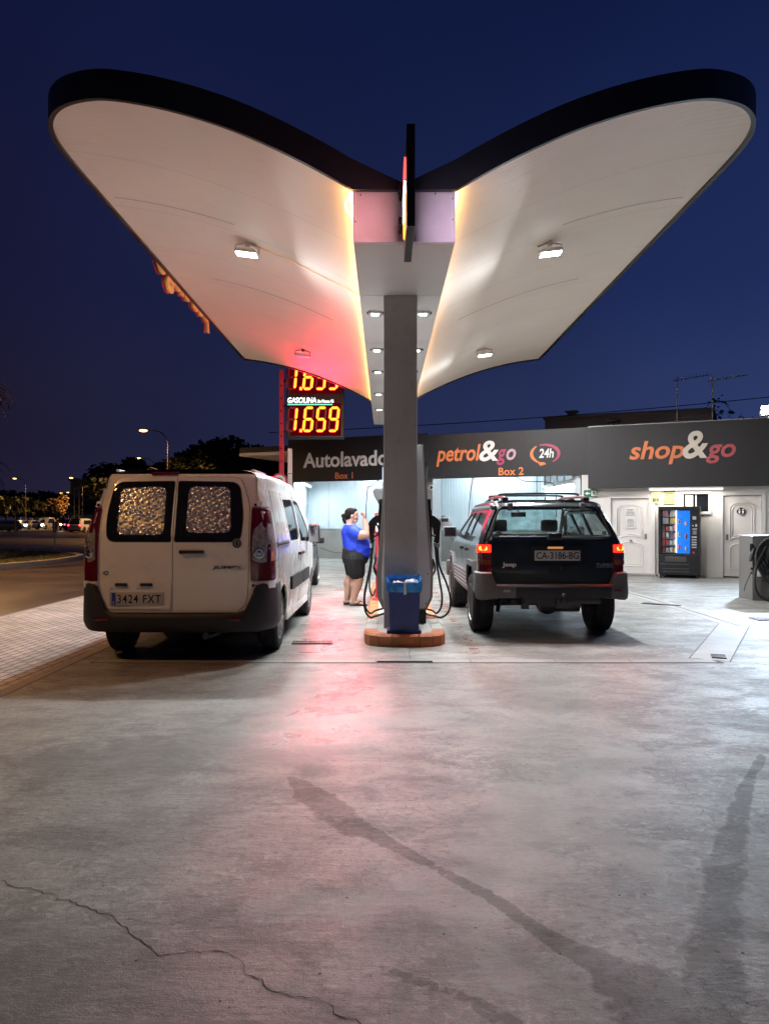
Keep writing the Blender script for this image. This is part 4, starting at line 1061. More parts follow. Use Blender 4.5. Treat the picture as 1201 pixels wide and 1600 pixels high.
# wall built of pieces around its openings
x_ = 5.76 - 8; bm = BM()
edges = sorted(cut)
for (a, b, z0, z1) in edges:
    box(bm, x_, a, 0, .25, 0, 3.4); 
    if z0 > 0: box(bm, a, b, 0, .25, 0, z0)
    box(bm, a, b, 0, .25, z1, 3.4); x_ = b
box(bm, x_, 5.5, 0, .25, 0, 3.4)
so('wall', bm, M['wall'])
so('pier', sb(5.755, 5.99, -.04, -.001, 0, 2.6, .005), M['wall'])
so('pier', sb(su(1017), su(1023), -.07, -.001, 0, 2.2, .004), M['wall'])
so('fascia', sb(5.97, 13.4, -.30, -.10, 2.23, 3.82, .008), M['fas2'])
so('fascia_trim', sb(5.96, 13.4, -.31, -.09, 3.823, 3.845), M['grey_metal'])
so('fascia_soffit', sb(5.99, 13.4, -.098, -.002, 2.25, 2.28), M['white'])
so('roof', sb(5.76, 13.5, 0.0, 5, 3.42, 3.55), M['fas'])
bm = BM(); sb(5.76, 13.5, 4.8, 5, 0, 3.4, 0, bm); sb(5.76, 5.9, .26, 4.79, 0, 3.4, 0, bm); so('back_wall', bm, M['wall'])
so('step', sb(6.2, 7.65, -.36, -.001, 0, .04, .008), M['baycon'])
M['doorw'] = mat('panelled_door', (.70, .67, .65), .45, dirt=.05, var=.06)
for i, (a, b, h) in enumerate(doors):
    w = b - a
    dr = so('door', sb(a + .05, b - .05, .05, .09, .03, h - .05), M['doorw'])
    fr = BM(); sb(a - .05, a + .045, -.03, .12, 0, h + .05, .006, fr); sb(b - .045, b + .05, -.03, .12, 0, h + .05, .006, fr); sb(a + .046, b - .046, -.03, .12, h - .045, h + .05, .006, fr)
    so('door_frame', fr, M['doorw'])
    # arched mouldings
    cx_ = (a + b) / 2 - 8
    def loop(pts, r=.014):
        bm = BM(); P = [(cx_ + x, .048, z) for x, z in pts]; tube(bm, P + [P[0], P[1]], r, 6, False); return bm
    hw = w / 2 - .20
    arch = lambda z, A: [(hw * math.cos(R(180 - k * 15)), z + A * math.sin(R(k * 15))) for k in range(13)]
    for q in (0, .05):
        k_ = (hw - q) / hw
        up = [(-hw * k_, .95 + q)] + [(x * k_, z - q) for x, z in arch(h - .34, .12)] + [(hw * k_, .95 + q)] + [(x * k_, z + q) for x, z in reversed(arch(.90, .10))]
        lo = [(-hw * k_, .22 + q), ] + [(x * k_, z - q) for x, z in arch(.72, .12)] + [(hw * k_, .22 + q)]
        o1 = so('door_moulding', loop(up, .018 - q * .1), M['doorw'], True); o2 = so('door_moulding', loop(lo, .018 - q * .1), M['doorw'], True)
        for o in (o1, o2): o.parent = dr
    lx = (b - .13 if i == 0 else a + .13) - 8
    bm = BM(); box(bm, lx - .028, lx + .028, .035, .052, .92, 1.06, .006); cyl(bm, (lx, .02, 1.02), (lx, .05, 1.02), .012); hnd = so('door_lock', bm, mat('brass_lock', (.22, .18, .12), .35, .7), True); hnd.parent = dr
    if i == 0:
        bm = BM(); lathe(bm, [(.03, 0), (.03, .01), (.015, .015), (.015, .035), (.032, .05), (.034, .065), (.02, .08), (0, .082)], 24, Matrix.Translation((cx_ + .03, .048, .88)) @ Matrix.Rotation(R(90), 4, 'X')); k = so('door_knob', bm, M['chrome'], True); k.parent = dr
# window above the vending machine
wa, wb_ = su(1067), su(1106)
bm = BM()
for a in ((wa - .07, wa - .001, 1.55, 2.13), (wb_ + .001, wb_ + .07, 1.55, 2.13), (wa, wb_, 2.061, 2.13), (wa, wb_, 1.55, 1.619)): sb(a[0], a[1], -.04, .04, a[2], a[3], .006, bm)
wf = so('window', bm, M['doorw'])
p = so('window_pane', sb(wa + .01, wb_ - .01, .06, .08, 1.63, 2.05), M['glassd']); p.parent = wf
p = so('window_blind', sb(wa + .04, wa + .22, .045, .055, 1.70, 2.04), M['white']); p.parent = wf
bm = BM(); sb((wa + wb_) / 2 - .015, (wa + wb_) / 2 + .015, .03, .056, 1.63, 2.05, 0, bm); p = so('window_bar', bm, M['doorw']); p.parent = wf
# writing on the shop fascia
dz = -.312
ftext('sign_text', 'shop', M['orange_t'], su(985), 2.80, su(1070) - su(985), .60, shop, d=dz, shear=.22, bold=.02)
ftext('sign_text', '&', mat('cream_lettering', (.80, .70, .60), .4), su(1067), 2.92, su(1106) - su(1067), .68, shop, d=dz - .014, shear=.15, bold=.02)
ftext('sign_text', 'go', mat('rose_lettering', (.60, .11, .13), .4, var=.2), su(1103), 2.79, su(1149) - su(1103), .46, shop, d=dz, shear=.22, bold=.02)
# lit awning lamp under the fascia
t = fthing('awning_lamp', 'long flat lit lamp under the shop fascia over the vending machine', 'lamp', su(1072), -.42, None, 2.155)
bm = BM(); box(bm, -.85, .85, -.12, .28, .02, .06, .008); obj('lamp_case', bm, M['white'], t)
bm = BM(); box(bm, -.83, .83, -.10, .22, .004, .019); obj('lamp_diffuser', bm, emis('awning_diffuser', (1, .95, .86), 2.2), t)
area('awning_light', (0, .05, -.01), 12, 1.6, (1, .93, .84), sy=.25, parent=t)
# emergency exit sign
t = fthing('exit_sign', 'small green emergency exit sign with arrow and running figure', 'exit sign', 6.02, -.052, None, 2.02)
M['green'] = mat('green_sign', (.0, .13, .08), .4)
bm = BM(); box(bm, -.21, .13, -.012, 0, 0, .18, .003); obj('sign_plate', bm, M['green'], t)
t.location = tuple(fw(6.03, -.045, 2.02))
bm = BM(); prism(bm, [(-.18, .09), (-.11, .14), (-.11, .105), (-.05, .105), (-.05, .075), (-.11, .075), (-.11, .04)], -.018, -.013, 'y'); obj('arrow', bm, M['white_t'], t)
bm = BM(); prism(bm, [(-.02, .02), (.115, .02), (.115, .165), (-.02, .165)], -.016, -.013, 'y'); obj('door_symbol', bm, M['white_t'], t)
bm = BM(); prism(bm, rrect(.03, .055, .13, .155, .012), -.020, -.0165, 'y')
for q in ([(.02, .12), (.06, .125), (.07, .085), (.04, .08)], [(.04, .085), (.07, .085), (.10, .035), (.085, .03)], [(.04, .085), (.055, .08), (.03, .05), (.0, .045), (.0, .058), (.022, .062)], [(.0, .10), (.02, .12), (.03, .11), (.01, .09)], [(.06, .125), (.09, .10), (.085, .09), (.06, .105)]):
    prism(bm, q, -.020, -.0165, 'y')
obj('running_figure', bm, M['green'], t)
# posters and stickers
def poster(label, s, z, w, h, m, lines, d=-.008, bands=()):
    t = fthing('poster', label, 'poster', s, d, None, z); bm = BM(); box(bm, -w / 2, w / 2, -.006, 0, 0, h); obj('sheet', bm, m, t)
    bm = BM(); rn = random.Random(int(s * 100))
    for k in range(lines):
        zz = h * (.12 + .76 * k / lines); a = rn.uniform(.3, .44) * w
        x = -a
        while x < a:
            l = rn.uniform(.015, .05); box(bm, x, min(a, x + l), -.0085, -.0065, zz, zz + h * .30 / lines); x += l + .012
    obj('print', bm, M['matte'], t)
    for (z0, z1, mm) in bands:
        bm = BM(); box(bm, -w / 2, w / 2, -.009, -.0065, z0 * h, z1 * h); obj('band', bm, mm, t)
    return t
M['yel'] = mat('yellow_poster', (.55, .55, .25), .6, var=.2, vs=15); M['paper'] = mat('paper', (.74, .73, .71), .7)
poster('yellow notice with dark top and bottom bands above the vending machine', su(1045), 1.80, .27, .36, M['yel'], 6, bands=((.90, 1, M['matte']), (0, .05, M['matte'])))
poster('small plain yellow notice left of the banded yellow notice', su(1024.5), 1.84, .22, .30, M['yel'], 1, d=-.075)
poster('upper white paper notice taped to the left shop door', su(984), 1.50, .26, .24, M['paper'], 5, d=.03)
poster('lower white paper notice under another one on the left shop door', su(984.5), 1.20, .23, .29, M['paper'], 7, d=.03)
t = fthing('door_sign', 'round dark badge with white figures on the right shop door', 'door sign', su(1157), .035, None, 1.62)
bm = BM(); prism(bm, rpoly([(-.13, 0), (0, .13), (.13, 0), (0, -.13)], .11, 6), -.012, 0, 'y'); obj('badge', bm, M['fas'], t)
bm = BM()
for x in (-.04, .04): prism(bm, arc_poly(.0, .018, 0, 360, x, .05, 12), -.0165, -.0125, 'y'); prism(bm, [(x - .025, .02), (x + .025, .02), (x + .014, -.05), (x - .014, -.05)], -.0165, -.0125, 'y')
box(bm, -.06, .06, -.0165, -.0125, -.085, -.075); obj('figures', bm, M['white_t'], t)
t = fthing('floodlight', 'white floodlight on the top edge of the shop fascia at the right', 'floodlight', su(1199), -.36, None, 4.0)
bm = BM(); box(bm, -.17, .17, -.05, .04, -.12, .12, .015); obj('housing', bm, M['lamp_body'], t, True)
bm = BM(); box(bm, -.15, .15, -.058, -.0505, -.10, .10, .004); obj('lens', bm, emis('cold_flood_lens', (.75, .9, 1), 60), t)
bm = BM(); tube(bm, [(-.18, 0, 0), (-.18, 0, -.16), (.18, 0, -.16), (.18, 0, 0)], .012, 8); box(bm, -.03, .03, -.03, .10, -.19, -.15); obj('bracket', bm, M['lamp_body'], t)
area('flood_light', (0, -.10, 0), 85, .3, (.62, .80, 1.0), rot=(R(-54), 0, R(4)), sy=.2, spread=92, parent=t)
# ---- vending machine
vm = fthing('vending_machine', 'black vending machine with lit snack shelves beside a glowing blue drinks panel', 'vending machine', 8.20, -.02)
Wv, Hv, Dv = .94, 1.74, .72
vb = mat('vending_black', (.008, .009, .012), .35, dirt=.04)
def vo(n, bm, m, s=None, par=None): return obj(n, bm, m, par or vm, s)
def vbx(x0, x1, z0, z1, d0, d1, bev=0, bm=None):
    bm = bm or BM(); box(bm, x0 - Wv / 2, x1 - Wv / 2, -Dv + d0, -Dv + d1, z0, z1, bev); return bm
bm = BM(); vbx(0, Wv, .09, .58, .0, Dv, .006, bm); vbx(0, .06, .58, Hv, 0, Dv, .004, bm); vbx(.72, Wv, .58, Hv, 0, Dv, .004, bm); vbx(.06, .72, Hv - .08, Hv, 0, Dv, .004, bm); vbx(.061, .719, .581, Hv - .081, .42, Dv - .01, 0, bm)
vo('cabinet', bm, vb)
bm = BM()
for x in (.05, Wv - .05):
    for d_ in (.05, Dv - .06): vbx(x - .025, x + .025, 0, .09, d_ - .02, d_ + .03, 0, bm)
vo('foot', bm, M['black'])
vo('blue_panel', vbx(.42, .715, .60, Hv - .10, .06, .10), mat('blue_lit_panel', (.0, .1, .5), .4, emit=(.005, .20, 1.0), es=.5, var=.5, vs=5))
vo('inner_back', vbx(.065, .42, .585, Hv - .085, .38, .41), mat('vending_inner', (.25, .25, .27), .5))
bm = BM()
for k in range(6): vbx(.065, .415, .62 + k * .175, .628 + k * .175, .05, .37, 0, bm)
vo('shelf', bm, M['alu'])
vo('inner_lamp', vbx(.405, .418, .62, Hv - .10, .03, .05), emis('vending_lamp', (1, .93, .8), 3))
rn = random.Random(9); pc = [(.6, .4, .1), (.7, .65, .6), (.5, .05, .08), (.7, .25, .3), (.1, .3, .15), (.55, .5, .45), (.15, .12, .1), (.65, .1, .05)]
PM = [mat('packet', c, .35) for c in pc]
for k in range(6):
    n = 2 if k > 3 else 4
    for i in range(n):
        w = .34 / n; x = .075 + i * w + w * .12; z = .629 + k * .175; h = rn.uniform(.10, .145) if n == 4 else .14
        bm = vbx(x, x + w * .76, z, z + h, .08 + rn.uniform(0, .03), .16, .008)
        o = tag(vo('snack_packet', bm, PM[rn.randrange(8)] if k < 4 else PM[[1, 0, 3, 5][(k - 4) * 2 + i]]))
for j in range(2):
    for k in range(3):
        x = .48 + j * .15; z = .68 + k * .31 - j * .05 + .02
        bm = BM(); lathe(bm, [(.022, 0), (.03, .008), (.03, .10), (.02, .115), (.0, .116)], 16, Matrix.Translation((x - Wv / 2, -Dv + .05, z))); vo('drink_can', bm, PM[(j * 3 + k * 2 + 2) % 8], True)
bm = vbx(.055, .725, .585, Hv - .075, .012, .018); vo('front_glass', bm, glass('vending_glass', (.92, .95, .97), .01, .02))
bm = BM()
for (z0, z1, x0, x1, c) in ((1.42, 1.50, .78, .86, 0), (1.26, 1.29, .77, .80, 0), (1.25, 1.31, .84, .88, 0), (1.18, 1.21, .77, .88, 0), (.98, 1.02, .76, .87, 0), (.92, .95, .76, .87, 0), (.86, .89, .76, .87, 0), (.80, .84, .76, .87, 0), (.74, .77, .76, .87, 0)): vbx(x0, x1, z0, z1, -.008, -.0005, .002, bm)
vo('button', bm, mat('pale_button', (.5, .5, .52), .4, var=.4, vs=20))
vo('card_reader', vbx(.78, .87, 1.06, 1.16, -.010, -.0005, .003), M['grey_metal'])
vo('coin_return', vbx(.78, .82, .61, .65, -.008, -.0005, .003), M['red'])
vo('delivery_flap', vbx(.16, .64, .40, .52, -.012, -.0005, .008), mat('flap', (.07, .065, .06), .3))
bm = BM(); vbx(.09, .70, .16, .164, -.003, -.0002, 0, bm); vbx(.09, .70, .23, .234, -.003, -.0002, 0, bm); vbx(.04, .70, .34, .345, -.003, -.0002, 0, bm); vo('panel_line', bm, M['grey_metal'])
area('vending_light', (0 - .10, -Dv + .035, 1.15), 5, .3, (.75, .85, 1), rot=(R(-90), 0, 0), sy=.9, parent=vm)
# ---- vacuum station
M['steel'] = mat('stainless_panel', (.20, .19, .18), .38, .4, dirt=.2, vs=2, var=.15)
vs_ = thing('vacuum_station', 'stainless vacuum cleaner cabinet wrapped with thick ribbed black hose', 'vacuum station', (6.86, 13.55, 0), R(-4))
bm = BM(); box(bm, -.38, .5, -.3, .3, 0, 1.12, .006); obj('cabinet', bm, M['steel'], vs_)
bm = BM(); box(bm, -.39, .51, -.31, .31, 1.121, 1.14, .003); box(bm, .12, .28, -.2, -.05, 1.1405, 1.16, .004); obj('cabinet_lid', bm, M['alu'], vs_)
bm = BM(); box(bm, -.30, -.22, -.312, -.3005, .42, .68); obj('notice_plate', bm, M['paper'], vs_)
bm = BM(); lathe(bm, [(.0, .02), (.16, .025), (.19, .03), (.2, .0)], 28, Matrix.Translation((0, -.302, .80)) @ Matrix.Rotation(R(90), 4, 'X')); obj('round_cover', bm, M['steel'], vs_, True)
bm = BM(); box(bm, -.10, .02, -.33, -.302, .86, 1.12, .004); prism(bm, [(-.075, 1.142), (.0, 1.142), (-.03, 1.40), (-.045, 1.40)], -.33, -.27, 'y'); obj('hose_hook', bm, M['alu'], vs_)
def ribbed(pts, r=.024, k=14):
    P = spline(pts, k); Q = []; d = 0
    # resample evenly
    out = [P[0]]; acc = 0; step = .011
    for a, b in zip(P, P[1:]):
        L_ = (b - a).length; t_ = step - acc
        while t_ < L_: out.append(a.lerp(b, t_ / L_)); t_ += step
        acc = L_ - (t_ - step)
    bm = BM(); tube(bm, out, [r * (1 + (.10 if i % 2 else -.08)) for i in range(len(out))], 10); return bm
coil = []
cx0, cz0 = .02, .88
for i in range(0, 52):
    a = R(90 + i * 24); rad = .20 + i * .0034; coil.append((cx0 + rad * math.cos(a) * 1.05, -.345 - .03 * (i % 5 == 0) - i * .0012, cz0 - .02 * (i / 12) + (rad * 1.05) * math.sin(a) - .05))
coil += [(-.30, -.42, .62), (-.24, -.42, .42), (.0, -.43, .27), (.22, -.43, .25), (.42, -.42, .36), (.45, -.42, .6), (.40, -.41, .85)]
obj('ribbed_hose', ribbed(coil), M['hose'], vs_, True)
lp = [(.22, -.45, .62), (.18, -.45, .30), (-.02, -.46, .05), (-.20, -.47, .03), (-.36, -.46, .14), (-.41, -.45, .38), (-.36, -.44, .62), (-.28, -.42, .80), (-.18, -.40, .95)]
obj('ribbed_hose', ribbed(lp), M['hose'], vs_, True)
bm = BM(); tube(bm, [(-.36, -.34, .92), (-.42, -.36, .78), (-.45, -.38, .70)], [.03, .035, .028], 12); box(bm, -.43, -.38, -.33, -.30, .86, 1.0, .006); obj('suction_nozzle', bm, M['black'], vs_, True)
bm = BM(); tube(bm, spline([(-.40, -.30, .50), (-.44, -.33, .44), (-.52, -.36, .28), (-.55, -.38, .18)], 6), .008, 8); ball(bm, (-.40, -.31, .56), .02); ball(bm, (-.40, -.31, .48), .018); obj('air_line', bm, M['hose'], vs_, True)
# ---- house behind, antennas, cable
M['oldwall'] = mat('weathered_wall', (.26, .24, .23), .85, dirt=.5, var=.3, vs=.6)
hb = fthing('house', 'plain weathered flat roofed house rising behind the shop roof', 'house', 5.7, 9.0)
bm = BM(); box(bm, -3.0, 3.0, 0, 8, 0, 5.30); obj('wall', bm, M['oldwall'], hb)
bm = BM(); box(bm, -3.06, 3.06, -.06, 8.06, 5.301, 5.42); obj('coping', bm, M['oldwall'], hb)
bm = BM(); box(bm, -2.2, -1.9, .3, .6, 5.42, 5.60); box(bm, -2.28, -1.82, .22, .68, 5.60, 5.65); obj('chimney', bm, M['oldwall'], hb)
t = fthing('roof_vent', 'small dark roof vent cowl above the left end of the shop fascia', 'roof vent', 6.45, .9, None, 3.56)
bm = BM(); cyl(bm, (0, 0, 0), (0, 0, .40), .07, 14); obj('vent_pipe', bm, M['grey_metal'], t)
bm = BM(); lathe(bm, [(.19, .52), (.2, .56), (.0, .62)], 18); 
for k in range(4): a = k * 1.57; cyl(bm, (.1 * math.cos(a), .1 * math.sin(a), .38), (.15 * math.cos(a), .15 * math.sin(a), .54), .012, 6)
obj('vent_cowl', bm, M['matte'], t)
def antenna(s, d, zt, label, n=9, rz=0, second=False):
    t = fthing('tv_antenna', label, 'antenna', s, d, 'television antennas on the roofs', 3.5); h = zt - 3.5
    bm = BM(); cyl(bm, (0, 0, 0), (0, 0, h), .016, 8); obj('mast', bm, M['grey_metal'], t)
    bm = BM(); cyl(bm, (-.12, 0, h - .12), (.95, 0, h + .03), .010, 6)
    for k in range(n):
        x = -.05 + k * .98 / n; z = h - .11 + k * .15 / n; L_ = .15 - k * .006
        cyl(bm, (x, -L_, z - .03), (x, L_, z + .03), .006, 6); cyl(bm, (x, 0, z - .06), (x, 0, z + .08), .006, 6)
    obj('boom', bm, M['grey_metal'], t)
    if second:
        bm = BM(); cyl(bm, (-.1, 0, h * .42), (.9, 0, h * .42 + .1), .009, 6)
        for k in range(6): cyl(bm, (k * .2, -.2, h * .42 + k * .018), (k * .2, .2, h * .42 + k * .018), .006, 6)
        obj('lower_boom', bm, M['grey_metal'], t)
    t.rotation_euler[2] = FA + rz; return t
antenna(7.88, 3.4, 5.62, 'taller left television antenna with comb shaped boom on the shop roof', 10, R(15), True)
antenna(8.84, 3.2, 5.50, 'thinner right television antenna on the shop roof', 9, R(15))
t = thing('power_cable', 'thin dark overhead cable sagging across the evening sky behind the roofs', 'cable', (-3, 30, 4.0))
bm = BM(); P = []
for i in range(41):
    q = i / 40; u = 420 + (1260 - 420) * q; v = 668 - 54 * q + 30 * q * (1 - q) + 8 * (1 - q); Y = 30 - 4 * q; P.append(((u - 600.5) / FP * Y + 3, Y - 30, HC + (812 - v) / FP * Y - 4))
tube(bm, P, .016, 6); obj('wire', bm, M['matte'], t)
# ================================================================== VEHICLES
class Shell:
    """outer skin of a vehicle: width by height, lean of the tail, rounded rear corners, roof arc"""
    def __init__(s, w, rear, rr, zc, zr, L=.9, bow=.04, pw=(.42, .42), front=4.0, nose=.45):
        s.w, s.rear, s.rr, s.zc, s.zr, s.L, s.bow, s.pw, s.front, s.nose = w, rear, rr, zc, zr, L, bow, pw, front, nose
    def side(s, y, t, sg=1):
        zc, zr = lerp(s.zc, y), lerp(s.zr, y)
        if t <= zc: x, z = lerp(s.w, t), t
        else:
            a = min(1, (t - zc) / s.L) * math.pi / 2
            x = lerp(s.w, zc) * max(0, math.cos(a)) ** s.pw[0]; z = zc + (zr - zc) * math.sin(a) ** s.pw[1]
        v = y - s.y0()
        # plan rounding at the tail and towards the nose
        if v < s.rr: q = 1 - max(0, v) / s.rr; x0 = s.rr * (1 - math.sqrt(max(0, 1 - q * q))); x = max(0, x - x0 * min(1, x / .4))
        f = s.front - y
        if f < s.nose * 2: q = 1 - max(0, f) / (s.nose * 2); x *= 1 - .22 * q * q
        yy = y + (lerp(s.rear, z) - s.y0()) * max(0, 1 - v / 1.4) if v < 1.4 else y
        return Vector((sg * x, yy, z))
    def y0(s): return min(b for a, b in s.rear)
    def back(s, x, z):
        W = lerp(s.w, min(z, lerp(s.zc, s.y0())))
        y = lerp(s.rear, z); q = (abs(x) - (W - s.rr)) / s.rr
        y += s.bow * (x / W) ** 2
        if q > 0: y += s.rr * (1 - math.sqrt(max(0, 1 - min(1, q) ** 2))) - 0
        return Vector((x, y, z))
def arch(yc, r, zb, n=12, z0=None):
    """points of a wheel arch opening walked forwards along the sill"""
    a0 = math.asin(max(-1, min(1, (zb - .33) / r))); return [(yc - r * math.cos(a0 + (math.pi - 2 * a0) * i / n), .33 + r * math.sin(a0 + (math.pi - 2 * a0) * i / n)) for i in range(n + 1)]
M['tread'] = M['rubber']
def wheel(parent, x, y, r, w, rimm, sx, spokes=5, cover=False):
    mt = Matrix.Translation((x, y, r)) @ Matrix.Rotation(R(90) * sx, 4, 'Y')
    bm = BM(); h = w / 2
    lathe(bm, [(r * .62, -h * .9), (r * .70, -h), (r * .90, -h * .98), (r * .965, -h * .86), (r * .99, -h * .7), (r, -h * .4), (r, -h * .30), (r * .985, -h * .28), (r * .985, -h * .24), (r, -h * .22), (r, h * .22), (r * .985, h * .24), (r * .985, h * .28), (r, h * .30), (r, h * .4), (r * .99, h * .7), (r * .965, h * .86), (r * .90, h * .98), (r * .70, h), (r * .62, h * .9)], 48, mt)
    # tread blocks
    for k in range(48):
        a = k * math.pi / 24
        for zz in (-.78, 0, .78):
            c = mt @ Matrix.Rotation(a, 4, 'Z') @ Matrix.Translation((r * .992, 0, h * zz * .8)); bmesh.ops.create_cube(bm, size=1, matrix=c @ Matrix.Diagonal((.014, r * .085, w * .17, 1)))
    ty = obj('wheel', bm, M['rubber'], parent, True)
    bm = BM(); lathe(bm, [(r * .64, -h * .8), (r * .66, h * .55), (r * .66, h * .94), (r * .62, h * .97), (r * .58, h * (.92 if cover else .6)), (r * .50, h * (.88 if cover else .5)), (r * .2, h * (.95 if cover else .5)), (0, h * (.97 if cover else .55))], 40, mt)
    for k in range(spokes):
        c = mt @ Matrix.Rotation(k * 2 * math.pi / spokes, 4, 'Z') @ Matrix.Translation((r * .36, 0, h * (.60 if not cover else .90))); bmesh.ops.create_cube(bm, size=1, matrix=c @ Matrix.Diagonal((r * .48, r * (.16 if not cover else .1), h * .2, 1)))
    lathe(bm, [(r * .15, h * .45), (r * .15, h * .72), (r * .1, h * .78), (0, h * .78)], 20, mt)
    obj('rim', bm, rimm, ty, True)
    return ty
def carpaint(name, col, rough=.28, dirt=.05, metal=0):
    m = mat(name, col, rough, metal, var=.04, coat=.4, dirt=dirt, vs=1.5, rvar=.05); return m
M['van_w'] = carpaint('white_van_paint', (.80, .79, .78)); M['bump_b'] = mat('bumper_plastic', (.020, .022, .028), .55, bump=.2, bs=300)
M['tail_red'] = mat('tail_lamp_red', (.11, .003, .012), .12, coat=1, var=.1, rvar=.03); M['tail_clear'] = mat('tail_lamp_clear', (.42, .40, .40), .12, .4, coat=1, var=.5, vs=22, bump=.8, bs=60)
M['plate'] = mat('number_plate', (.50, .50, .50), .45, dirt=.1); M['plate_blue'] = mat('plate_blue', (.02, .07, .38), .4)
M['black_trim'] = mat('black_trim', (.014, .014, .015), .35)
M['seamd'] = mat('panel_gap', (.01, .01, .01), .9)
# ------------------------------------------------------------ WHITE VAN
van = thing('white_van', 'white panel van with foil lined rear windows standing next to the brick pavement', 'van', (-2.055, 8.32, 0), R(-.4))
VS = Shell(w=[(.18, .885), (.35, .925), (.6, .948), (1.0, .95), (1.2, .938), (1.4, .90), (1.6, .855), (1.72, .82)],
           rear=[(.2, -.84), (.5, -.855), (1.15, -.845), (1.3, -.825), (1.7, -.71), (1.86, -.655), (1.90, -.62), (1.925, -.56), (1.94, -.50)], rr=.17,
           zc=[(-.9, 1.74), (1.9, 1.74), (2.3, 1.62), (3.1, 1.12), (3.5, .98), (3.9, .80)], zr=[(-.9, 1.945), (1.0, 1.96), (1.9, 1.93), (2.3, 1.80), (3.1, 1.22), (3.5, 1.10), (3.9, .92)], L=.8, front=3.93, bow=.035)
y0 = -.855; RW = .33
def van_side(sg):
    mp = lambda y, t: VS.side(y, t, sg)
    ye = y0 + VS.rr * .30
    out = [(ye, .34)] + [(ye, .34 + (1.72 - .34) * i / 10) for i in range(1, 11)]
    top = [(y, lerp(VS.zc, y)) for y in [ye + (3.9 - ye) * i / 30 for i in range(31)]]
    low = [(3.9, .35)] + list(reversed(arch(3.0, .385, .30))) + list(reversed(arch(0, .385, .30)))
    op = [(ye, .34)] + [(ye, z) for z in (.8, 1.2, 1.55)] + top + low
    w1 = rpoly([(.62, 1.17), (.62, 1.66), (1.50, 1.68), (1.50, 1.17)], .07)
    w2 = rpoly([(1.62, 1.14), (1.62, 1.68), (2.05, 1.66), (2.62, 1.30), (2.68, 1.12)], .06)
    obj('side_panel', patch(op, [w1, w2], mp, (sg, 0, 0), .10, .02), M['van_w'], van, 'keep')
    for nm, w in (('side_window', w1), ('side_window', w2)):
        obj(nm, patch(w, [], mp, (sg, 0, 0), .12, .01, -.008), M['glassd'], van, 'keep')
    # roof half
    rf = [(y, .0) for y in ()]
    ys = [ye + (3.92 - ye) * i / 34 for i in range(35)]
    bm = BM(); grid = []
    for y in ys:
        zc = lerp(VS.zc, y); grid.append([bm.verts.new(VS.side(y, zc + VS.L * k / 12, sg)) for k in range(13)])
    for a, b in zip(grid, grid[1:]):
        for k in range(12): bm.faces.new((a[k], a[k + 1], b[k + 1], b[k]))
    bmesh.ops.remove_doubles(bm, verts=bm.verts[:], dist=1e-4)
    o = obj('roof_panel', bm, M['van_w'], van, True)
    # rub strip, sliding rail, seams, handles, arch trim
    tp = lambda pts, th=.03, off=.03: patch(pts, [], mp, (sg, 0, 0), .15, th, off)
    obj('rub_strip', tp(rpoly([(.55, .60), (.55, .76), (1.52, .76), (1.52, .60)], .03)), M['bump_b'], van, 'keep')
    obj('rub_strip', tp(rpoly([(1.58, .60), (1.58, .76), (2.40, .76), (2.40, .60)], .03)), M['bump_b'], van, 'keep')
    if True:
        obj('sliding_rail', tp([(-.46, 1.13), (-.46, 1.185), (.45, 1.185), (.45, 1.13)], .02, .012), M['grey_metal'], van, 'keep')
        obj('rail_slot', tp([(-.44, 1.148), (-.44, 1.165), (.43, 1.165), (.43, 1.148)], .004, .015), M['seamd'], van, 'keep')
    for (pa_, pb_) in (((.52, .42), (.52, 1.74)), ((1.56, .36), (1.56, 1.76)), ((2.78, 1.12), (2.55, .5)), ((-.36, 1.74), (-.36, .8))):
        n = 12; d = Vector((pb_[0] - pa_[0], pb_[1] - pa_[1])).normalized(); nn = Vector((-d.y, d.x)) * .004
        pts = [(pa_[0] + nn.x, pa_[1] + nn.y), (pb_[0] + nn.x, pb_[1] + nn.y), (pb_[0] - nn.x, pb_[1] - nn.y), (pa_[0] - nn.x, pa_[1] - nn.y)]
        obj('door_gap', tp(pts, .003, .0015), M['seamd'], van)
    for y in (1.38, 1.66):
        bm = BM(); p = VS.side(y, .99, sg); box(bm, min(p.x, p.x + sg * .04), max(p.x, p.x + sg * .04), y - .08, y + .08, .975, 1.01, .01); obj('door_handle', bm, M['black_trim'], van, True)
    # mirror
    bm = BM(); p = VS.side(2.35, 1.15, sg); box(bm, p.x + sg * .03 if sg > 0 else p.x - .19, p.x + .19 if sg > 0 else p.x - .03, 2.24, 2.38, 1.10, 1.36, .05, 3); box(bm, min(p.x, p.x + sg * .06), max(p.x, p.x + sg * .06), 2.27, 2.36, 1.12, 1.18)
    mi = obj('wing_mirror', bm, M['black_trim'], van, True)
    bm = BM(); c = p.x + sg * .125; box(bm, c - .085, c + .055, 2.232, 2.238, 1.11, 1.33, .003); obj('mirror_glass', bm, mat('mirror_glass', (.5, .5, .52), .05, 1), mi)
for sg in (-1, 1): van_side(sg)
mpb = lambda x, z: VS.back(x, z)
def half_w(z):
    if z <= 1.74: return lerp(VS.w, z) - VS.rr * .30
    a = math.asin(min(1, ((z - 1.74) / (1.945 - 1.74)) ** (1 / .42))); return max(.1, lerp(VS.w, 1.74) * math.cos(a) ** .42 - VS.rr * .30)
def back_outline(x0, x1, z0, z1, n=14):
    """outline of a door leaf between x0 and x1, its outer side following the body"""
    out = []
    return out
zs = [.50, .7, .9, 1.1, 1.25, 1.4, 1.55, 1.68, 1.76, 1.82, 1.86, 1.885]
lampin = .115   # the lamps take the outer edge
Lw = [(-.035 - .0, 0)]
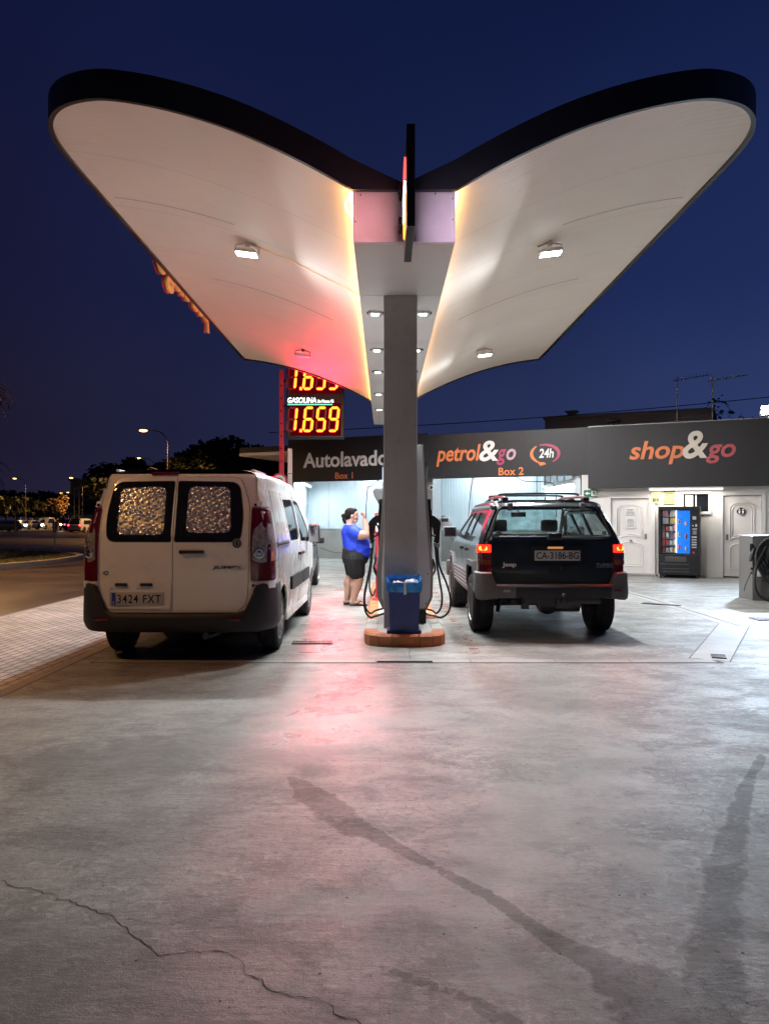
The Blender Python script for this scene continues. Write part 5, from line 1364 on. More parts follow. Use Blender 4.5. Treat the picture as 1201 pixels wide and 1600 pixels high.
# pillars (body around doors) : full outline with two door holes
full = [(-half_w(z), z) for z in zs] + [(half_w(z), z) for z in reversed(zs)]
XS = -.035    # split between leaves
def leaf(x_in, sg, inset=.0):
    out = []
    edge = lambda z: lerp([(.50, .66), (.62, .70), (.8, .715), (1.5, .715), (1.60, .70), (1.76, .645), (1.84, .60)], z) if sg > 0 else lerp([(.50, .70), (.62, .74), (.8, .765), (1.5, .765), (1.60, .75), (1.76, .69), (1.84, .64)], z)
    z0 = [.505, .58, .66, .8, 1.0, 1.3, 1.5, 1.6, 1.7, 1.78, 1.83, 1.852]
    side = [(sg * (edge(z) - .004 - (.06 if z > 1.845 else 0) - (.05 if z < .51 else 0)), z) for z in z0]
    return [(x_in, .505)] + side + [(x_in, 1.852)]
LL = leaf(XS - .004, -1); LR = leaf(XS + .004, 1)
grow = lambda P, c: P
hl = [(XS, .50)] + [(-(abs(x) + .006), z + (.004 if z > 1 else -.002)) for x, z in LL[1:-1]] + [(XS, 1.857)]
hole = [(x, z) for x, z in hl[1:-1]] + [(abs(x) + .006, z + (.004 if z > 1 else -.002)) for x, z in reversed(LR[1:-1])]
obj('rear_frame', patch(full, [hole], mpb, (0, -1, 0), .09, .03, -.0), M['van_w'], van, 'keep')
obj('gap_backing', patch(hole, [], mpb, (0, -1, 0), .2, .01, -.026), M['seamd'], van, 'keep')
wl = rpoly([(-.695, 1.20), (-.715, 1.45), (-.665, 1.80), (-.055, 1.81), (-.055, 1.20), (-.5, 1.20)], [.12, .1, .10, .02, .02, .05], 5)
wr = rpoly([(.635, 1.20), (.655, 1.45), (.60, 1.80), (-.018, 1.81), (-.018, 1.20), (.45, 1.20)], [.12, .1, .10, .02, .02, .05], 5)
dl = obj('rear_door', patch(LL, [wl], mpb, (0, -1, 0), .09, .025, .0), M['van_w'], van, 'keep')
dr = obj('rear_door', patch(LR, [wr], mpb, (0, -1, 0), .09, .025, .0), M['van_w'], van, 'keep')
# window glass: gloss black border round a clear pane over foil
fl = rpoly([(-.60, 1.27), (-.60, 1.74), (-.14, 1.755), (-.13, 1.27)], .07, 5); fr_ = rpoly([(.09, 1.29), (.09, 1.755), (.50, 1.755), (.54, 1.29)], .07, 5)
M['foil'] = None
def foil_mat():
    m = bpy.data.materials.new('foil_bubble_lining'); t, b = nodes(m); L = t.links.new
    tc = _n(t, 'ShaderNodeTexCoord'); vo = _n(t, 'ShaderNodeTexVoronoi'); vo.inputs['Scale'].default_value = 21; vo.inputs['Randomness'].default_value = .22
    mp = _n(t, 'ShaderNodeMapping'); mp.inputs['Rotation'].default_value = (0, R(30), 0); mp.inputs['Scale'].default_value = (1, .02, 1)
    L(tc.outputs['Object'], mp.inputs[0]); L(mp.outputs[0], vo.inputs['Vector'])
    nz = _n(t, 'ShaderNodeTexNoise'); nz.inputs['Scale'].default_value = 30; L(tc.outputs['Object'], nz.inputs['Vector'])
    mr = _n(t, 'ShaderNodeMapRange', interpolation_type='SMOOTHSTEP'); mr.inputs[1].default_value = .05; mr.inputs[2].default_value = .62; mr.inputs[3].default_value = 1; mr.inputs[4].default_value = 0; L(vo.outputs['Distance'], mr.inputs[0])
    ad = _n(t, 'ShaderNodeMath', operation='ADD'); L(mr.outputs[0], ad.inputs[0]); 
    mu = _n(t, 'ShaderNodeMath', operation='MULTIPLY'); mu.inputs[1].default_value = .16; L(nz.outputs['Fac'], mu.inputs[0]); L(mu.outputs[0], ad.inputs[1])
    bp = _n(t, 'ShaderNodeBump'); bp.inputs['Strength'].default_value = 1; bp.inputs['Distance'].default_value = .035; L(ad.outputs[0], bp.inputs['Height']); L(bp.outputs[0], b.inputs['Normal'])
    b.inputs['Metallic'].default_value = .85; b.inputs['Roughness'].default_value = .24; b.inputs['Base Color'].default_value = (.62, .62, .63, 1); return m
M['foil'] = foil_mat()
for (w, f, par) in ((wl, fl, dl), (wr, fr_, dr)):
    g = obj('rear_window', patch(w, [], mpb, (0, -1, 0), .12, .006, -.004), M['glassd'], par, 'keep')
    obj('foil_lining', patch(f, [], mpb, (0, -1, 0), .12, .003, -.001), M['foil'], g, 'keep')
    bm = BM(); L_ = [mpb(x, z) + Vector((0, -.001, 0)) for x, z in w]; tube(bm, L_ + [L_[0]], .005, 6, False); obj('window_seal', bm, M['black_trim'], g, True)
# door pressings
for (x0_, x1_, par) in ((-.72, -.06, dl), (-.01, .66, dr)):
    bm = patch(rpoly([(x0_ + .02, .955), (x0_ + .02, .962), (x1_ - .02, .962), (x1_ - .02, .955)], .002), [], mpb, (0, -1, 0), .15, .004, .003); obj('door_crease', bm, M['van_w'], par)
bm = patch(rpoly([(-.685, .535), (-.685, .80), (-.05, .80), (-.05, .535)], .03), [rpoly([(-.655, .555), (-.655, .745), (-.085, .745), (-.085, .555)], .025)], mpb, (0, -1, 0), .15, .012, .010); o = obj('plate_surround', bm, M['van_w'], dl, 'keep')
Yp = -.855 + .006
def flatbox(name, x0_, x1_, z0_, z1_, m, par, d=.012, y=None, bev=.004):
    p = mpb((x0_ + x1_) / 2, (z0_ + z1_) / 2); yy = p.y if y is None else y
    bm = BM(); box(bm, x0_, x1_, yy - d, yy + .004, z0_, z1_, bev); return obj(name, bm, m, par, True)
pl_ = flatbox('number_plate', -.635, -.115, .572, .700, M['plate'], van, .012)
py = mpb(-.37, .63).y - .0135
bm = BM(); box(bm, -.632, -.592, py - .0005, py + .001, .576, .697); obj('country_band', bm, M['plate_blue'], pl_)
text('plate_text', '3424 FXT', M['matte'], (-.575, py, .595), .43, .083, parent=pl_, ext=.0012, spacing=1.15, bold=.008)
text('band_text', 'E', M['white_t'], (-.620, py - .001, .583), .016, .03, parent=pl_, ext=.001)
for x in (-.535, -.285):
    flatbox('plate_lamp', x - .065, x + .055, .762, .792, M['black_trim'], van, .028, bev=.01)
# handle, badges
hy = mpb(.12, 1.09).y
bm = BM(); ball(bm, (.12, hy + .012, 1.085), .085, .018, .07); obj('handle_dish', bm, M['van_w'], dr, True)
bm = BM(); box(bm, .035, .285, hy - .035, hy - .012, 1.085, 1.118, .010); cyl(bm, (.06, hy - .045, 1.10), (.06, hy, 1.10), .02, 14); obj('door_handle', bm, M['black_trim'], dr, True)
M['badge'] = mat('dark_chrome_badge', (.10, .10, .11), .3, .5)
text('badge_text', 'JUMPY', M['badge'], (.36, mpb(.5, .94).y - .006, .925), .30, .040, parent=dr, ext=.005, bold=.02, shear=.15)
text('badge_text', 'C', M['badge'], (-.725, mpb(-.70, .88).y - .006, .875), .05, .035, parent=dl, ext=.005, bold=.02)
bm = BM(); c = mpb(.60, 1.19); cyl(bm, (.60, c.y - .006, 1.185), (.60, c.y + .002, 1.185), .048, 28); st = obj('sticker', bm, M['grey_metal'], dr, True)
bm = BM(); prism(bm, arc_poly(.030, .038, 0, 360, .60, 1.185, 24), c.y - .0075, c.y - .0062, 'y'); box(bm, .590, .610, c.y - .0075, c.y - .0062, 1.165, 1.205); obj('sticker_print', bm, M['matte'], st)
# third brake lamp, roof ends
bm = BM(); p = mpb(0, 1.88); box(bm, -.30, -.03, p.y - .02, p.y + .05, 1.868, 1.905, .010); obj('high_brake_lamp', bm, M['tail_red'], van, True)
# tail lamps
for sg in (-1, 1):
    e0 = lambda z, k=0: (half_w(z) + .02 + k) * sg
    xi = .735 if sg > 0 else .785
    xo = .95
    # the lamp wraps the corner: front part on the tail, side part on the flank
    mpc = lambda a, z, sg=sg: (VS.back(sg * a, z) if a <= lerp(VS.w, z) - VS.rr * .30 else VS.side(y0 + VS.rr * .30 + (a - (lerp(VS.w, z) - VS.rr * .30)), z, sg))
    L1 = rpoly([(xi, .815), (xi - .005, 1.535), (1.02, 1.50), (1.06, .90), (1.0, .815)], [.01, .01, .03, .05, .03])
    lamp = obj('tail_lamp', patch(L1, [], mpc, (sg * .6, -1, 0), .05, .03, .016), M['tail_red'], van, 'keep')
    L2 = rpoly([(xi + .015, 1.02), (xi + .02, 1.30), (xi + .09, 1.40), (1.0, 1.34), (1.02, 1.02), (xi + .08, .99)], .02)
    obj('reversing_lamp', patch(L2, [], mpc, (sg * .6, -1, 0), .05, .01, .022), M['tail_clear'], lamp, 'keep')
    bm = BM(); c = mpc(xi + .085, 1.09) + Vector((0, -.020, 0)); lathe(bm, [(.050, 0), (.052, .012), (.042, .016), (.038, .006), (.02, .004), (0, .010)], 24, Matrix.Translation(c) @ Matrix.Rotation(R(90), 4, 'X') @ Matrix.Rotation(R(15) * sg, 4, 'Y')); obj('lamp_bulb', bm, M['chrome'], lamp, True)
    # blocks above and below
    for z0_, z1_ in ((1.545, 1.60), (.74, .805)):
        obj('lamp_cap', patch(rpoly([(xi, z0_), (xi, z1_), (.99, z1_), (.99, z0_)], .008), [], mpc, (sg * .6, -1, 0), .05, .03, .018), M['van_w'], van, 'keep')
    bm = BM()
    for z in (1.57, .77): c = mpc(xi + .03, z); box(bm, c.x - .012, c.x + .012, c.y - .030, c.y - .017, z - .012, z + .012)
    obj('hinge', bm, M['black_trim'], van)
# bumper: a band wrapping the tail
def bump_prof(u):   # u along from side (-1) to side (1)
    return u
bm = BM(); rings = []
NB = 44
for i in range(NB + 1):
    q = -1 + 2 * i / NB; a = abs(q); sg = math.copysign(1, q)
    # plan path: across the tail, round the corner, along the flank to the wheel arch
    W_, yb = .965, -.915
    path = [(0, yb - .02), (.55, yb), (.80, yb + .035), (.90, yb + .10), (W_, yb + .22), (W_ + .005, yb + .36), (W_ - .005, yb + .54)]
    L_ = [0]
    for p, r_ in zip(path, path[1:]): L_.append(L_[-1] + math.hypot(r_[0] - p[0], r_[1] - p[1]))
    d = a * L_[-1]; x = lerp(list(zip(L_, [p[0] for p in path])), d); y = lerp(list(zip(L_, [p[1] for p in path])), d)
    dx = lerp(list(zip(L_, [p[0] for p in path])), d + .01) - x; dy = lerp(list(zip(L_, [p[1] for p in path])), d + .01) - y
    n = Vector((dy, -dx)); n = n.normalized() if n.length > 1e-5 else Vector((1, 0))
    zt = lerp([(0, .50), (.60, .50), (.70, .535), (.745, .64), (.775, .76), (.84, .79), (2, .79)], x if d < L_[3] + .2 else 1.0) if y < -.8 else .79
    zb = lerp([(0, .315), (.8, .315), (.95, .33)], x)
    def pt(off, z): return bm.verts.new((sg * (x + n.x * off), y + n.y * off, z))
    rings.append([pt(-.05, zt - .01), pt(-.010, zt), pt(.006, zt - .015), pt(.012, zt - .06), pt(.018, .46), pt(.018, .40), pt(.0, zb + .02), pt(-.02, zb), pt(-.08, zb)])
for a, b in zip(rings, rings[1:]):
    for k in range(8): bm.faces.new((a[k], a[k + 1], b[k + 1], b[k]))
obj('rear_bumper', bm, M['bump_b'], van, 40)
for x in (-.70, .60):
    bm = BM(); box(bm, x - .07, x + .07, -.942, -.915, .425, .462, .01); obj('reflector', bm, M['tail_red'], van, True)
# underside, inner arches, front
bm = BM(); box(bm, -.80, .80, -.78, -.42, .30, .62); box(bm, -.62, .62, -.42, 3.8, .24, .6); box(bm, -.80, .80, .45, 2.55, .24, .45); box(bm, -.86, .86, -.7, 3.6, .80, 1.1); box(bm, -.72, .72, -.55, 2.2, 1.1, 1.72)
obj('underbody', bm, M['matte'], van)
bm = BM(); tube(bm, spline([(.1, 1.5, .22), (.25, .3, .2), (.3, -.5, .24), (.3, -.86, .27)], 5), .035, 12); cyl(bm, (-.2, -.3, .26), (-.2, .5, .26), .10, 16); cyl(bm, (-.75, 0, .33), (.75, 0, .33), .045, 12); obj('exhaust', bm, M['cast'], van, True)
obj('sill', wb(0, 0, 0, 0, 0, 0) if False else (lambda bm: (box(bm, -.93, -.86, .42, 2.58, .26, .36, .015), box(bm, .86, .93, .42, 2.58, .26, .36, .015), bm)[2])(BM()), M['van_w'], van, True)
bm = BM(); prism(bm, [(-.72, 0), (.72, 0), (.65, .1), (-.65, .1)], 0, .01)
bm.free()
bm = BM(); box(bm, -.74, .74, 3.70, 3.93, .30, .86, .08, 3); obj('front_bumper', bm, M['bump_b'], van, True)
for x, s_ in ((-.81, -1), (.81, 1)):
    wheel(van, x, 0, RW, .21, mat('van_wheel', (.40, .40, .41), .4, .6), s_, 8, True); wheel(van, x, 3.0, RW, .21, bpy.data.materials['van_wheel'], s_, 8, True)
# roof rails ends / white rim on roof
bm = BM(); 
for sg in (-1, 1): box(bm, sg * .70 - .02, sg * .70 + .02, -.50, .2, 1.915, 1.94, .01)
obj('roof_rail', bm, M['van_w'], van, True)

# ------------------------------------------------------------ DARK FOUR WHEEL DRIVE
JP = carpaint('dark_green_paint', (.014, .022, .026), .22, .05)
JC = mat('grey_cladding', (.12, .115, .118), .55, dirt=.3, var=.15)
jeep = thing('off_road_car', 'dark green square estate four wheel drive with lit tail lamps and roof rails', 'car', (1.985, 9.74, 0), R(.3))
JSh = Shell(w=[(.40, .80), (.55, .85), (.80, .865), (1.05, .865), (1.18, .845), (1.30, .795), (1.45, .725), (1.54, .68)],
            rear=[(.4, -.80), (.85, -.80), (1.15, -.775), (1.20, -.755), (1.55, -.58), (1.60, -.54), (1.64, -.47), (1.66, -.40)], rr=.13,
            zc=[(-.9, 1.54), (1.3, 1.54), (1.55, 1.48), (2.15, 1.14), (2.25, 1.06), (3.4, .96)], zr=[(-.9, 1.665), (.5, 1.685), (1.3, 1.665), (1.55, 1.60), (2.15, 1.20), (2.25, 1.12), (3.4, 1.02)], L=.75, front=3.55, bow=.03)
jy0 = -.80; JW = .365
M['car_glass'] = glass('car_glass', (.82, .90, .90), .02, .10); M['car_glass_s'] = glass('side_car_glass', (.72, .78, .80), .02, .06)
def arch2(yc, r, zb):
    n = 8; q = [(yc - r, zb), (yc - r * .92, .62), (yc - r * .60, .83), (yc + r * .60, .83), (yc + r * .92, .62), (yc + r, zb)]; return q
def jeep_side(sg):
    mp = lambda y, t: JSh.side(y, t, sg)
    ye = jy0 + JSh.rr * .3
    top = [(y, lerp(JSh.zc, y)) for y in [ye + (3.5 - ye) * i / 30 for i in range(31)]]
    low = [(3.5, .50)] + list(reversed(arch2(2.69, .46, .50))) + list(reversed(arch2(0, .46, .50)))
    op = [(ye, .50)] + [(ye, z) for z in (.8, 1.1, 1.35)] + top + low
    w1 = rpoly([(-.47, 1.21), (-.34, 1.50), (.42, 1.515), (.42, 1.21)], .03); w2 = rpoly([(.50, 1.21), (.50, 1.515), (1.04, 1.515), (1.04, 1.21)], .03); w3 = rpoly([(1.12, 1.20), (1.12, 1.51), (1.36, 1.50), (1.92, 1.20)], .03)
    obj('side_panel', patch(op, [w1, w2, w3], mp, (sg, 0, 0), .10, .03), JP, jeep, 'keep')
    for w in (w1, w2, w3):
        obj('side_window', patch(w, [], mp, (sg, 0, 0), .15, .004, -.012), M['car_glass_s'], jeep, 'keep')
    ys = [ye + (1.30 - ye) * i / 16 for i in range(17)]
    bm = BM(); grid = []
    for y in ys: zc = lerp(JSh.zc, y); grid.append([bm.verts.new(JSh.side(y, zc + JSh.L * k / 12, sg)) for k in range(13)])
    for a, b in zip(grid, grid[1:]):
        for k in range(12): bm.faces.new((a[k], a[k + 1], b[k + 1], b[k]))
    bmesh.ops.remove_doubles(bm, verts=bm.verts[:], dist=1e-4); o = obj('roof_panel', bm, JP, jeep, True)
    md = o.modifiers.new('thick', 'SOLIDIFY'); md.thickness = .02; md.offset = -1
    # bonnet half
    ys = [2.16 + (3.54 - 2.16) * i / 12 for i in range(13)]; bm = BM(); grid = []
    for y in ys: zc = lerp(JSh.zc, y); grid.append([bm.verts.new(JSh.side(y, zc + JSh.L * k / 10, sg)) for k in range(11)])
    for a, b in zip(grid, grid[1:]):
        for k in range(10): bm.faces.new((a[k], a[k + 1], b[k + 1], b[k]))
    bmesh.ops.remove_doubles(bm, verts=bm.verts[:], dist=1e-4); obj('bonnet', bm, JP, jeep, True)
    # cladding with ribs
    tp = lambda pts, th=.02, off=.02, st=.2: patch(pts, [], mp, (sg, 0, 0), st, th, off)
    obj('side_cladding', tp([(.50, .46), (.50, .74), (2.18, .74), (2.18, .46)]), JC, jeep, 'keep')
    for k in range(5): z = .52 + k * .05; obj('cladding_rib', tp([(.50, z), (.50, z + .016), (2.16, z + .016), (2.16, z)], .01, .027, .5), M['grey_metal'], jeep, 'keep')
    obj('arch_trim', patch([(-.52, .5)] + [(y * 1.0, z) for y, z in [(-.50, .66), (-.32, .90), (.32, .90), (.50, .66), (.52, .5)]] + list(reversed(arch2(0, .455, .50))), [], mp, (sg, 0, 0), .2, .03, .03), JC, jeep, 'keep')
    obj('arch_trim', patch([(2.17, .5)] + [(2.69 + y, z) for y, z in [(-.50, .66), (-.32, .90), (.32, .90), (.50, .66), (.52, .5)]] + list(reversed(arch2(2.69, .455, .50))), [], mp, (sg, 0, 0), .2, .03, .03), JC, jeep, 'keep')
    for (pa_, pb_) in (((.46, .76), (.46, 1.53)), ((1.08, .5), (1.08, 1.53)), ((2.1, .75), (2.02, 1.15))):
        obj('door_gap', tp([(pa_[0], pa_[1]), (pb_[0], pb_[1]), (pb_[0] + .008, pb_[1]), (pa_[0] + .008, pa_[1])], .003, .0015), M['seamd'], jeep)
    for y in (.62, 1.22):
        bm = BM(); p = JSh.side(y, 1.02, sg); box(bm, min(p.x - .002 * sg, p.x + sg * .03), max(p.x - .002 * sg, p.x + sg * .03), y - .07, y + .07, 1.0, 1.04, .01); obj('door_handle', bm, M['black_trim'], jeep, True)
    p = JSh.side(1.86, 1.22, sg); bm = BM(); a_, b_ = (p.x + sg * .05, p.x + sg * .25); box(bm, min(a_, b_), max(a_, b_), 1.78, 1.88, 1.16, 1.32, .035, 3); box(bm, min(p.x - .01 * sg, p.x + .07 * sg), max(p.x - .01 * sg, p.x + .07 * sg), 1.82, 1.87, 1.17, 1.23)
    mi = obj('wing_mirror', bm, JC, jeep, True); bm = BM(); box(bm, min(a_, b_) + .015, max(a_, b_) - .015, 1.774, 1.7785, 1.175, 1.305, .002); obj('mirror_glass', bm, mat('dim_mirror_glass', (.25, .22, .23), .1, 1), mi)
for sg in (-1, 1): jeep_side(sg)
jb = lambda x, z: JSh.back(x, z)
def jhw(z):
    if z <= 1.54: return lerp(JSh.w, z) - JSh.rr * .3
    a = math.asin(min(1, ((z - 1.54) / (1.665 - 1.54)) ** (1 / .42))); return max(.1, lerp(JSh.w, 1.54) * math.cos(a) ** .42 - JSh.rr * .3)
zs = [.62, .8, 1.0, 1.1, 1.18, 1.3, 1.42, 1.52, 1.56, 1.60, 1.625]
full = [(-jhw(z), z) for z in zs] + [(jhw(z), z) for z in reversed(zs)]
wnd = rpoly([(-.72, 1.215), (-.60, 1.575), (.60, 1.575), (.72, 1.215)], [.05, .08, .08, .05], 5)
tg = obj('tailgate', patch(full, [wnd], jb, (0, -1, 0), .08, .03), JP, jeep, 'keep')
g = obj('rear_window', patch(wnd, [], jb, (0, -1, 0), .15, .004, -.006), M['car_glass'], jeep, 'keep')
bm = BM(); L_ = [jb(x, z) + Vector((0, -.002, 0)) for x, z in wnd]; tube(bm, L_ + [L_[0]], .012, 6, False); obj('window_seal', bm, M['black_trim'], g, True)
for x in (-.68, .68):   # heater line studs / gas struts
    bm = BM(); c = jb(x * .93, 1.265); cyl(bm, (c.x, c.y - .02, c.z), (c.x, c.y + .01, c.z), .022, 14); obj('glass_button', bm, M['grey_metal'], g, True)
for x in (-.46, .42):
    bm = BM(); c = jb(x, 1.60); box(bm, x - .03, x + .03, c.y - .035, c.y + .03, 1.53, 1.625, .01); obj('hinge', bm, M['grey_metal'], tg, True)
# horizontal shut line and gap seams
for (a, b) in (((-.76, 1.185), (.76, 1.185)),):
    obj('shut_line', patch([(a[0], a[1]), (a[0], a[1] + .012), (b[0], b[1] + .012), (b[0], b[1])], [], jb, (0, -1, 0), .2, .004, .004), M['chrome'], tg)
for x in (-.70, .70):
    s_ = math.copysign(1, x); obj('shut_line', patch([(x, .66), (x, 1.18), (x + .008, 1.18), (x + .008, .66)], [], jb, (0, -1, 0), .2, .003, .002), M['seamd'], tg)
# plate recess
rec = rpoly([(-.26, .90), (-.26, 1.10), (.36, 1.10), (.36, .90)], .03)
obj('plate_recess', patch(rpoly([(-.275, .885), (-.275, 1.115), (.375, 1.115), (.375, .885)], .035), [rec], jb, (0, -1, 0), .2, .014, .012), JP, tg, 'keep')
obj('recess_back', patch(rec, [], jb, (0, -1, 0), .2, .003, .003), M['matte'], tg)
cy = jb(.06, 1.0).y
bm = BM(); box(bm, -.215, .325, cy - .018, cy - .004, .935, 1.055, .004); pj = obj('number_plate', bm, M['plate'], jeep, True)
text('plate_text', 'CA-3186-BG', M['matte'], (-.195, cy - .0195, .955), .50, .082, parent=pj, ext=.0012, bold=.012)
bm = BM(); box(bm, -.06, .12, cy - .03, cy - .002, 1.075, 1.10, .006); obj('plate_lamp', bm, emis('plate_lamp', (1, .45, .15), .25), jeep, True)
text('badge_text', 'Jeep', M['white_t'], (-.595, jb(-.5, .87).y - .005, .85), .165, .065, parent=tg, ext=.004, bold=.02)
text('badge_text', 'TURBO', M['chrome'], (.515, jb(.55, .87).y - .005, .87), .20, .035, parent=tg, ext=.004, bold=.02)
bm = BM(); c = jb(.6, .86); box(bm, .515, .72, c.y - .006, c.y + .004, .855, .861); obj('badge_line', bm, M['chrome'], tg)
bm = BM(); ball(bm, (.05, jb(.05, .83).y + .0, .83), .10, .022, .045); obj('latch_dish', bm, M['matte'], tg, True)
bm = BM(); cyl(bm, (.10, jb(.1, .83).y - .03, .84), (.10, jb(.1, .83).y, .84), .022, 14); obj('lock', bm, M['black_trim'], tg, True)
# rear wiper
bm = BM(); c = jb(.02, 1.20); box(bm, -.05, .11, c.y - .06, c.y + .02, 1.18, 1.265, .02, 3); wp = obj('wiper', bm, M['black_trim'], jeep, True)
bm = BM(); P = [jb(x, z) + Vector((0, -.04, 0)) for x, z in ((.12, 1.205), (.30, 1.20), (.52, 1.21), (.68, 1.22))]; tube(bm, P, .008, 8); P = [jb(x, z) + Vector((0, -.022, 0)) for x, z in ((.10, 1.235), (.35, 1.228), (.62, 1.235))]; tube(bm, P, .007, 6); obj('wiper_arm', bm, M['black_trim'], wp)
# lamps
M['lit_red'] = mat('lit_tail_lamp', (.5, .01, .01), .2, emit=(1, .02, .008), es=1.6); M['lit_core'] = emis('lit_lamp_core', (1, .16, .02), 4)
M['amber'] = mat('amber_lens', (.22, .06, .015), .15, coat=1); M['smoke'] = mat('smoked_lens', (.10, .03, .04), .15, coat=1); M['wine'] = mat('wine_lens', (.16, .008, .02), .15, coat=1)
for sg in (-1, 1):
    mpc = lambda a, z, sg=sg: (JSh.back(sg * a, z) if a <= lerp(JSh.w, z) - JSh.rr * .30 else JSh.side(jy0 + JSh.rr * .30 + (a - (lerp(JSh.w, z) - JSh.rr * .30)), z, sg))
    xi, xo = .715, .945
    tl = obj('tail_lamp', patch(rpoly([(xi, .80), (xi, 1.14), (xo, 1.12), (xo, .80)], .012), [], mpc, (sg * .6, -1, 0), .05, .03, .010), M['wine'], jeep, 'keep')
    for nm, z0_, z1_, mm in (('brake_lens', 1.03, 1.12, M['lit_red']), ('reversing_lens', .95, 1.022, M['smoke']), ('indicator_lens', .885, .945, M['amber'])):
        obj(nm, patch(rpoly([(xi + .01, z0_), (xi + .01, z1_), (xo - .02, z1_), (xo - .02, z0_)], .008), [], mpc, (sg * .6, -1, 0), .05, .008, .018), mm, tl, 'keep')
    obj('lamp_core', patch(rpoly([(xi + .05, 1.052), (xi + .05, 1.10), (xi + .14, 1.10), (xi + .14, 1.052)], .02), [], mpc, (sg * .6, -1, 0), .05, .004, .020), M['lit_core'], tl, 'keep')
    c = mpc(xi + .1, 1.08); area('tail_glow', (c.x, c.y - .06, 1.08), 3.0, .12, (1, .06, .03), rot=(R(-90), 0, 0), sy=.08, parent=jeep)
# bumper
bm = BM(); rings = []
for i in range(NB + 1):
    q = -1 + 2 * i / NB; a = abs(q); sg = math.copysign(1, q); yb = -.90
    path = [(0, yb - .01), (.60, yb), (.78, yb + .02), (.87, yb + .07), (.905, yb + .16), (.905, yb + .30), (.895, yb + .43)]
    L_ = [0]
    for p, r_ in zip(path, path[1:]): L_.append(L_[-1] + math.hypot(r_[0] - p[0], r_[1] - p[1]))
    d = a * L_[-1]; tx = list(zip(L_, [p[0] for p in path])); tyy = list(zip(L_, [p[1] for p in path])); x, y = lerp(tx, d), lerp(tyy, d)
    dx, dy = lerp(tx, d + .01) - x, lerp(tyy, d + .01) - y; n = Vector((dy, -dx)); n = n.normalized() if n.length > 1e-5 else Vector((1, 0))
    zt = lerp([(0, .66), (.66, .66), (.69, .66), (.70, .80), (2, .80)], x if d < L_[4] else 1); zb = lerp([(0, .50), (.6, .50), (.85, .47)], x) if d < L_[4] else .50 + (d - L_[4]) * .35
    def pt(off, z): return bm.verts.new((sg * (x + n.x * off), y + n.y * off, z))
    rings.append([pt(-.12, zt), pt(-.015, zt), pt(.0, zt - .012), pt(.008, .62), pt(.012, .56), pt(.004, zb + .02), pt(-.02, zb), pt(-.10, zb)])
for a, b in zip(rings, rings[1:]):
    for k in range(7): bm.faces.new((a[k], a[k + 1], b[k + 1], b[k]))
obj('rear_bumper', bm, JC, jeep, 40)
bm = BM(); box(bm, -.46, .66, -.935, -.905, .505, .635, .012); obj('bumper_pad', bm, M['bump_b'], jeep, True)
for x, m_ in ((-.56, M['grey_metal']), (.74, M['tail_red'])):
    bm = BM(); box(bm, x - .04, x + .04, -.922 + .01 * (x > .7), -.89, .575, .602, .006); obj('reflector', bm, m_, jeep, True)
# underside
bm = BM(); box(bm, -.55, .55, -.74, 3.3, .42, .66, .02); box(bm, -.78, .78, .5, 2.2, .38, .56, .02); box(bm, -.74, .74, -.76, -.5, .52, .75)
obj('underbody', bm, M['matte'], jeep)
bm = BM(); cyl(bm, (-.74, 0, .36), (.74, 0, .36), .045, 14); ball(bm, (.12, .02, .36), .16, .15, .16); cyl(bm, (.12, .1, .38), (.1, 1.6, .42), .035, 10)
for s_ in (-1, 1): cyl(bm, (s_ * .55, -.12, .25), (s_ * .48, -.12, .70), .028, 10); tube(bm, [(s_ * .60, -.45, .50), (s_ * .60, .0, .30), (s_ * .60, .5, .46)], .022, 8)
obj('axle', bm, M['cast'], jeep, True)
bm = BM(); tube(bm, spline([(-.3, 1.0, .36), (-.38, .3, .42), (-.46, -.4, .42), (-.46, -.80, .44)], 5), .03, 12); cyl(bm, (-.12, -.62, .42), (.35, -.62, .42), .11, 20); box(bm, -.36, -.28, -.80, -.70, .36, .50); obj('exhaust', bm, M['cast'], jeep, True)
bm = BM(); box(bm, -.35, .55, -.86, -.80, .43, .50, .006); box(bm, .02, .16, -.90, -.80, .38, .50, .008); tube(bm, [(.09, -.90, .46), (.09, -.97, .45), (.09, -.98, .50)], .018, 10); ball(bm, (.09, -.98, .54), .027); obj('tow_bar', bm, M['cast'], jeep, True)
bm = BM(); box(bm, -.90 + .02, .90 - .02, 3.42, 3.62, .45, .72, .04); obj('front_bumper', bm, JC, jeep, True)
bm = BM(); box(bm, -.72, .72, 2.2, 3.5, .62, .98); obj('engine_bay', bm, M['matte'], jeep)
# windscreen
ws = [(-.70, 0), (-.56, 1), (.56, 1), (.70, 0)]
obj('windscreen', patch(rpoly(ws, .05), [], lambda x, q: Vector((x, 2.12 - .66 * q - .08 * (x / .7) ** 2, 1.16 + .42 * q)), (0, 1, .6), .2, .005), M['car_glass'], jeep, 'keep')
bm = BM()
for s_ in (-1, 1): tube(bm, [(s_ * .76, 2.06, 1.14), (s_ * .66, 1.40, 1.56)], .028, 8)
tube(bm, [(-.64, 1.38, 1.60), (.64, 1.38, 1.60)], .035, 8)
obj('screen_pillar', bm, JP, jeep, True)
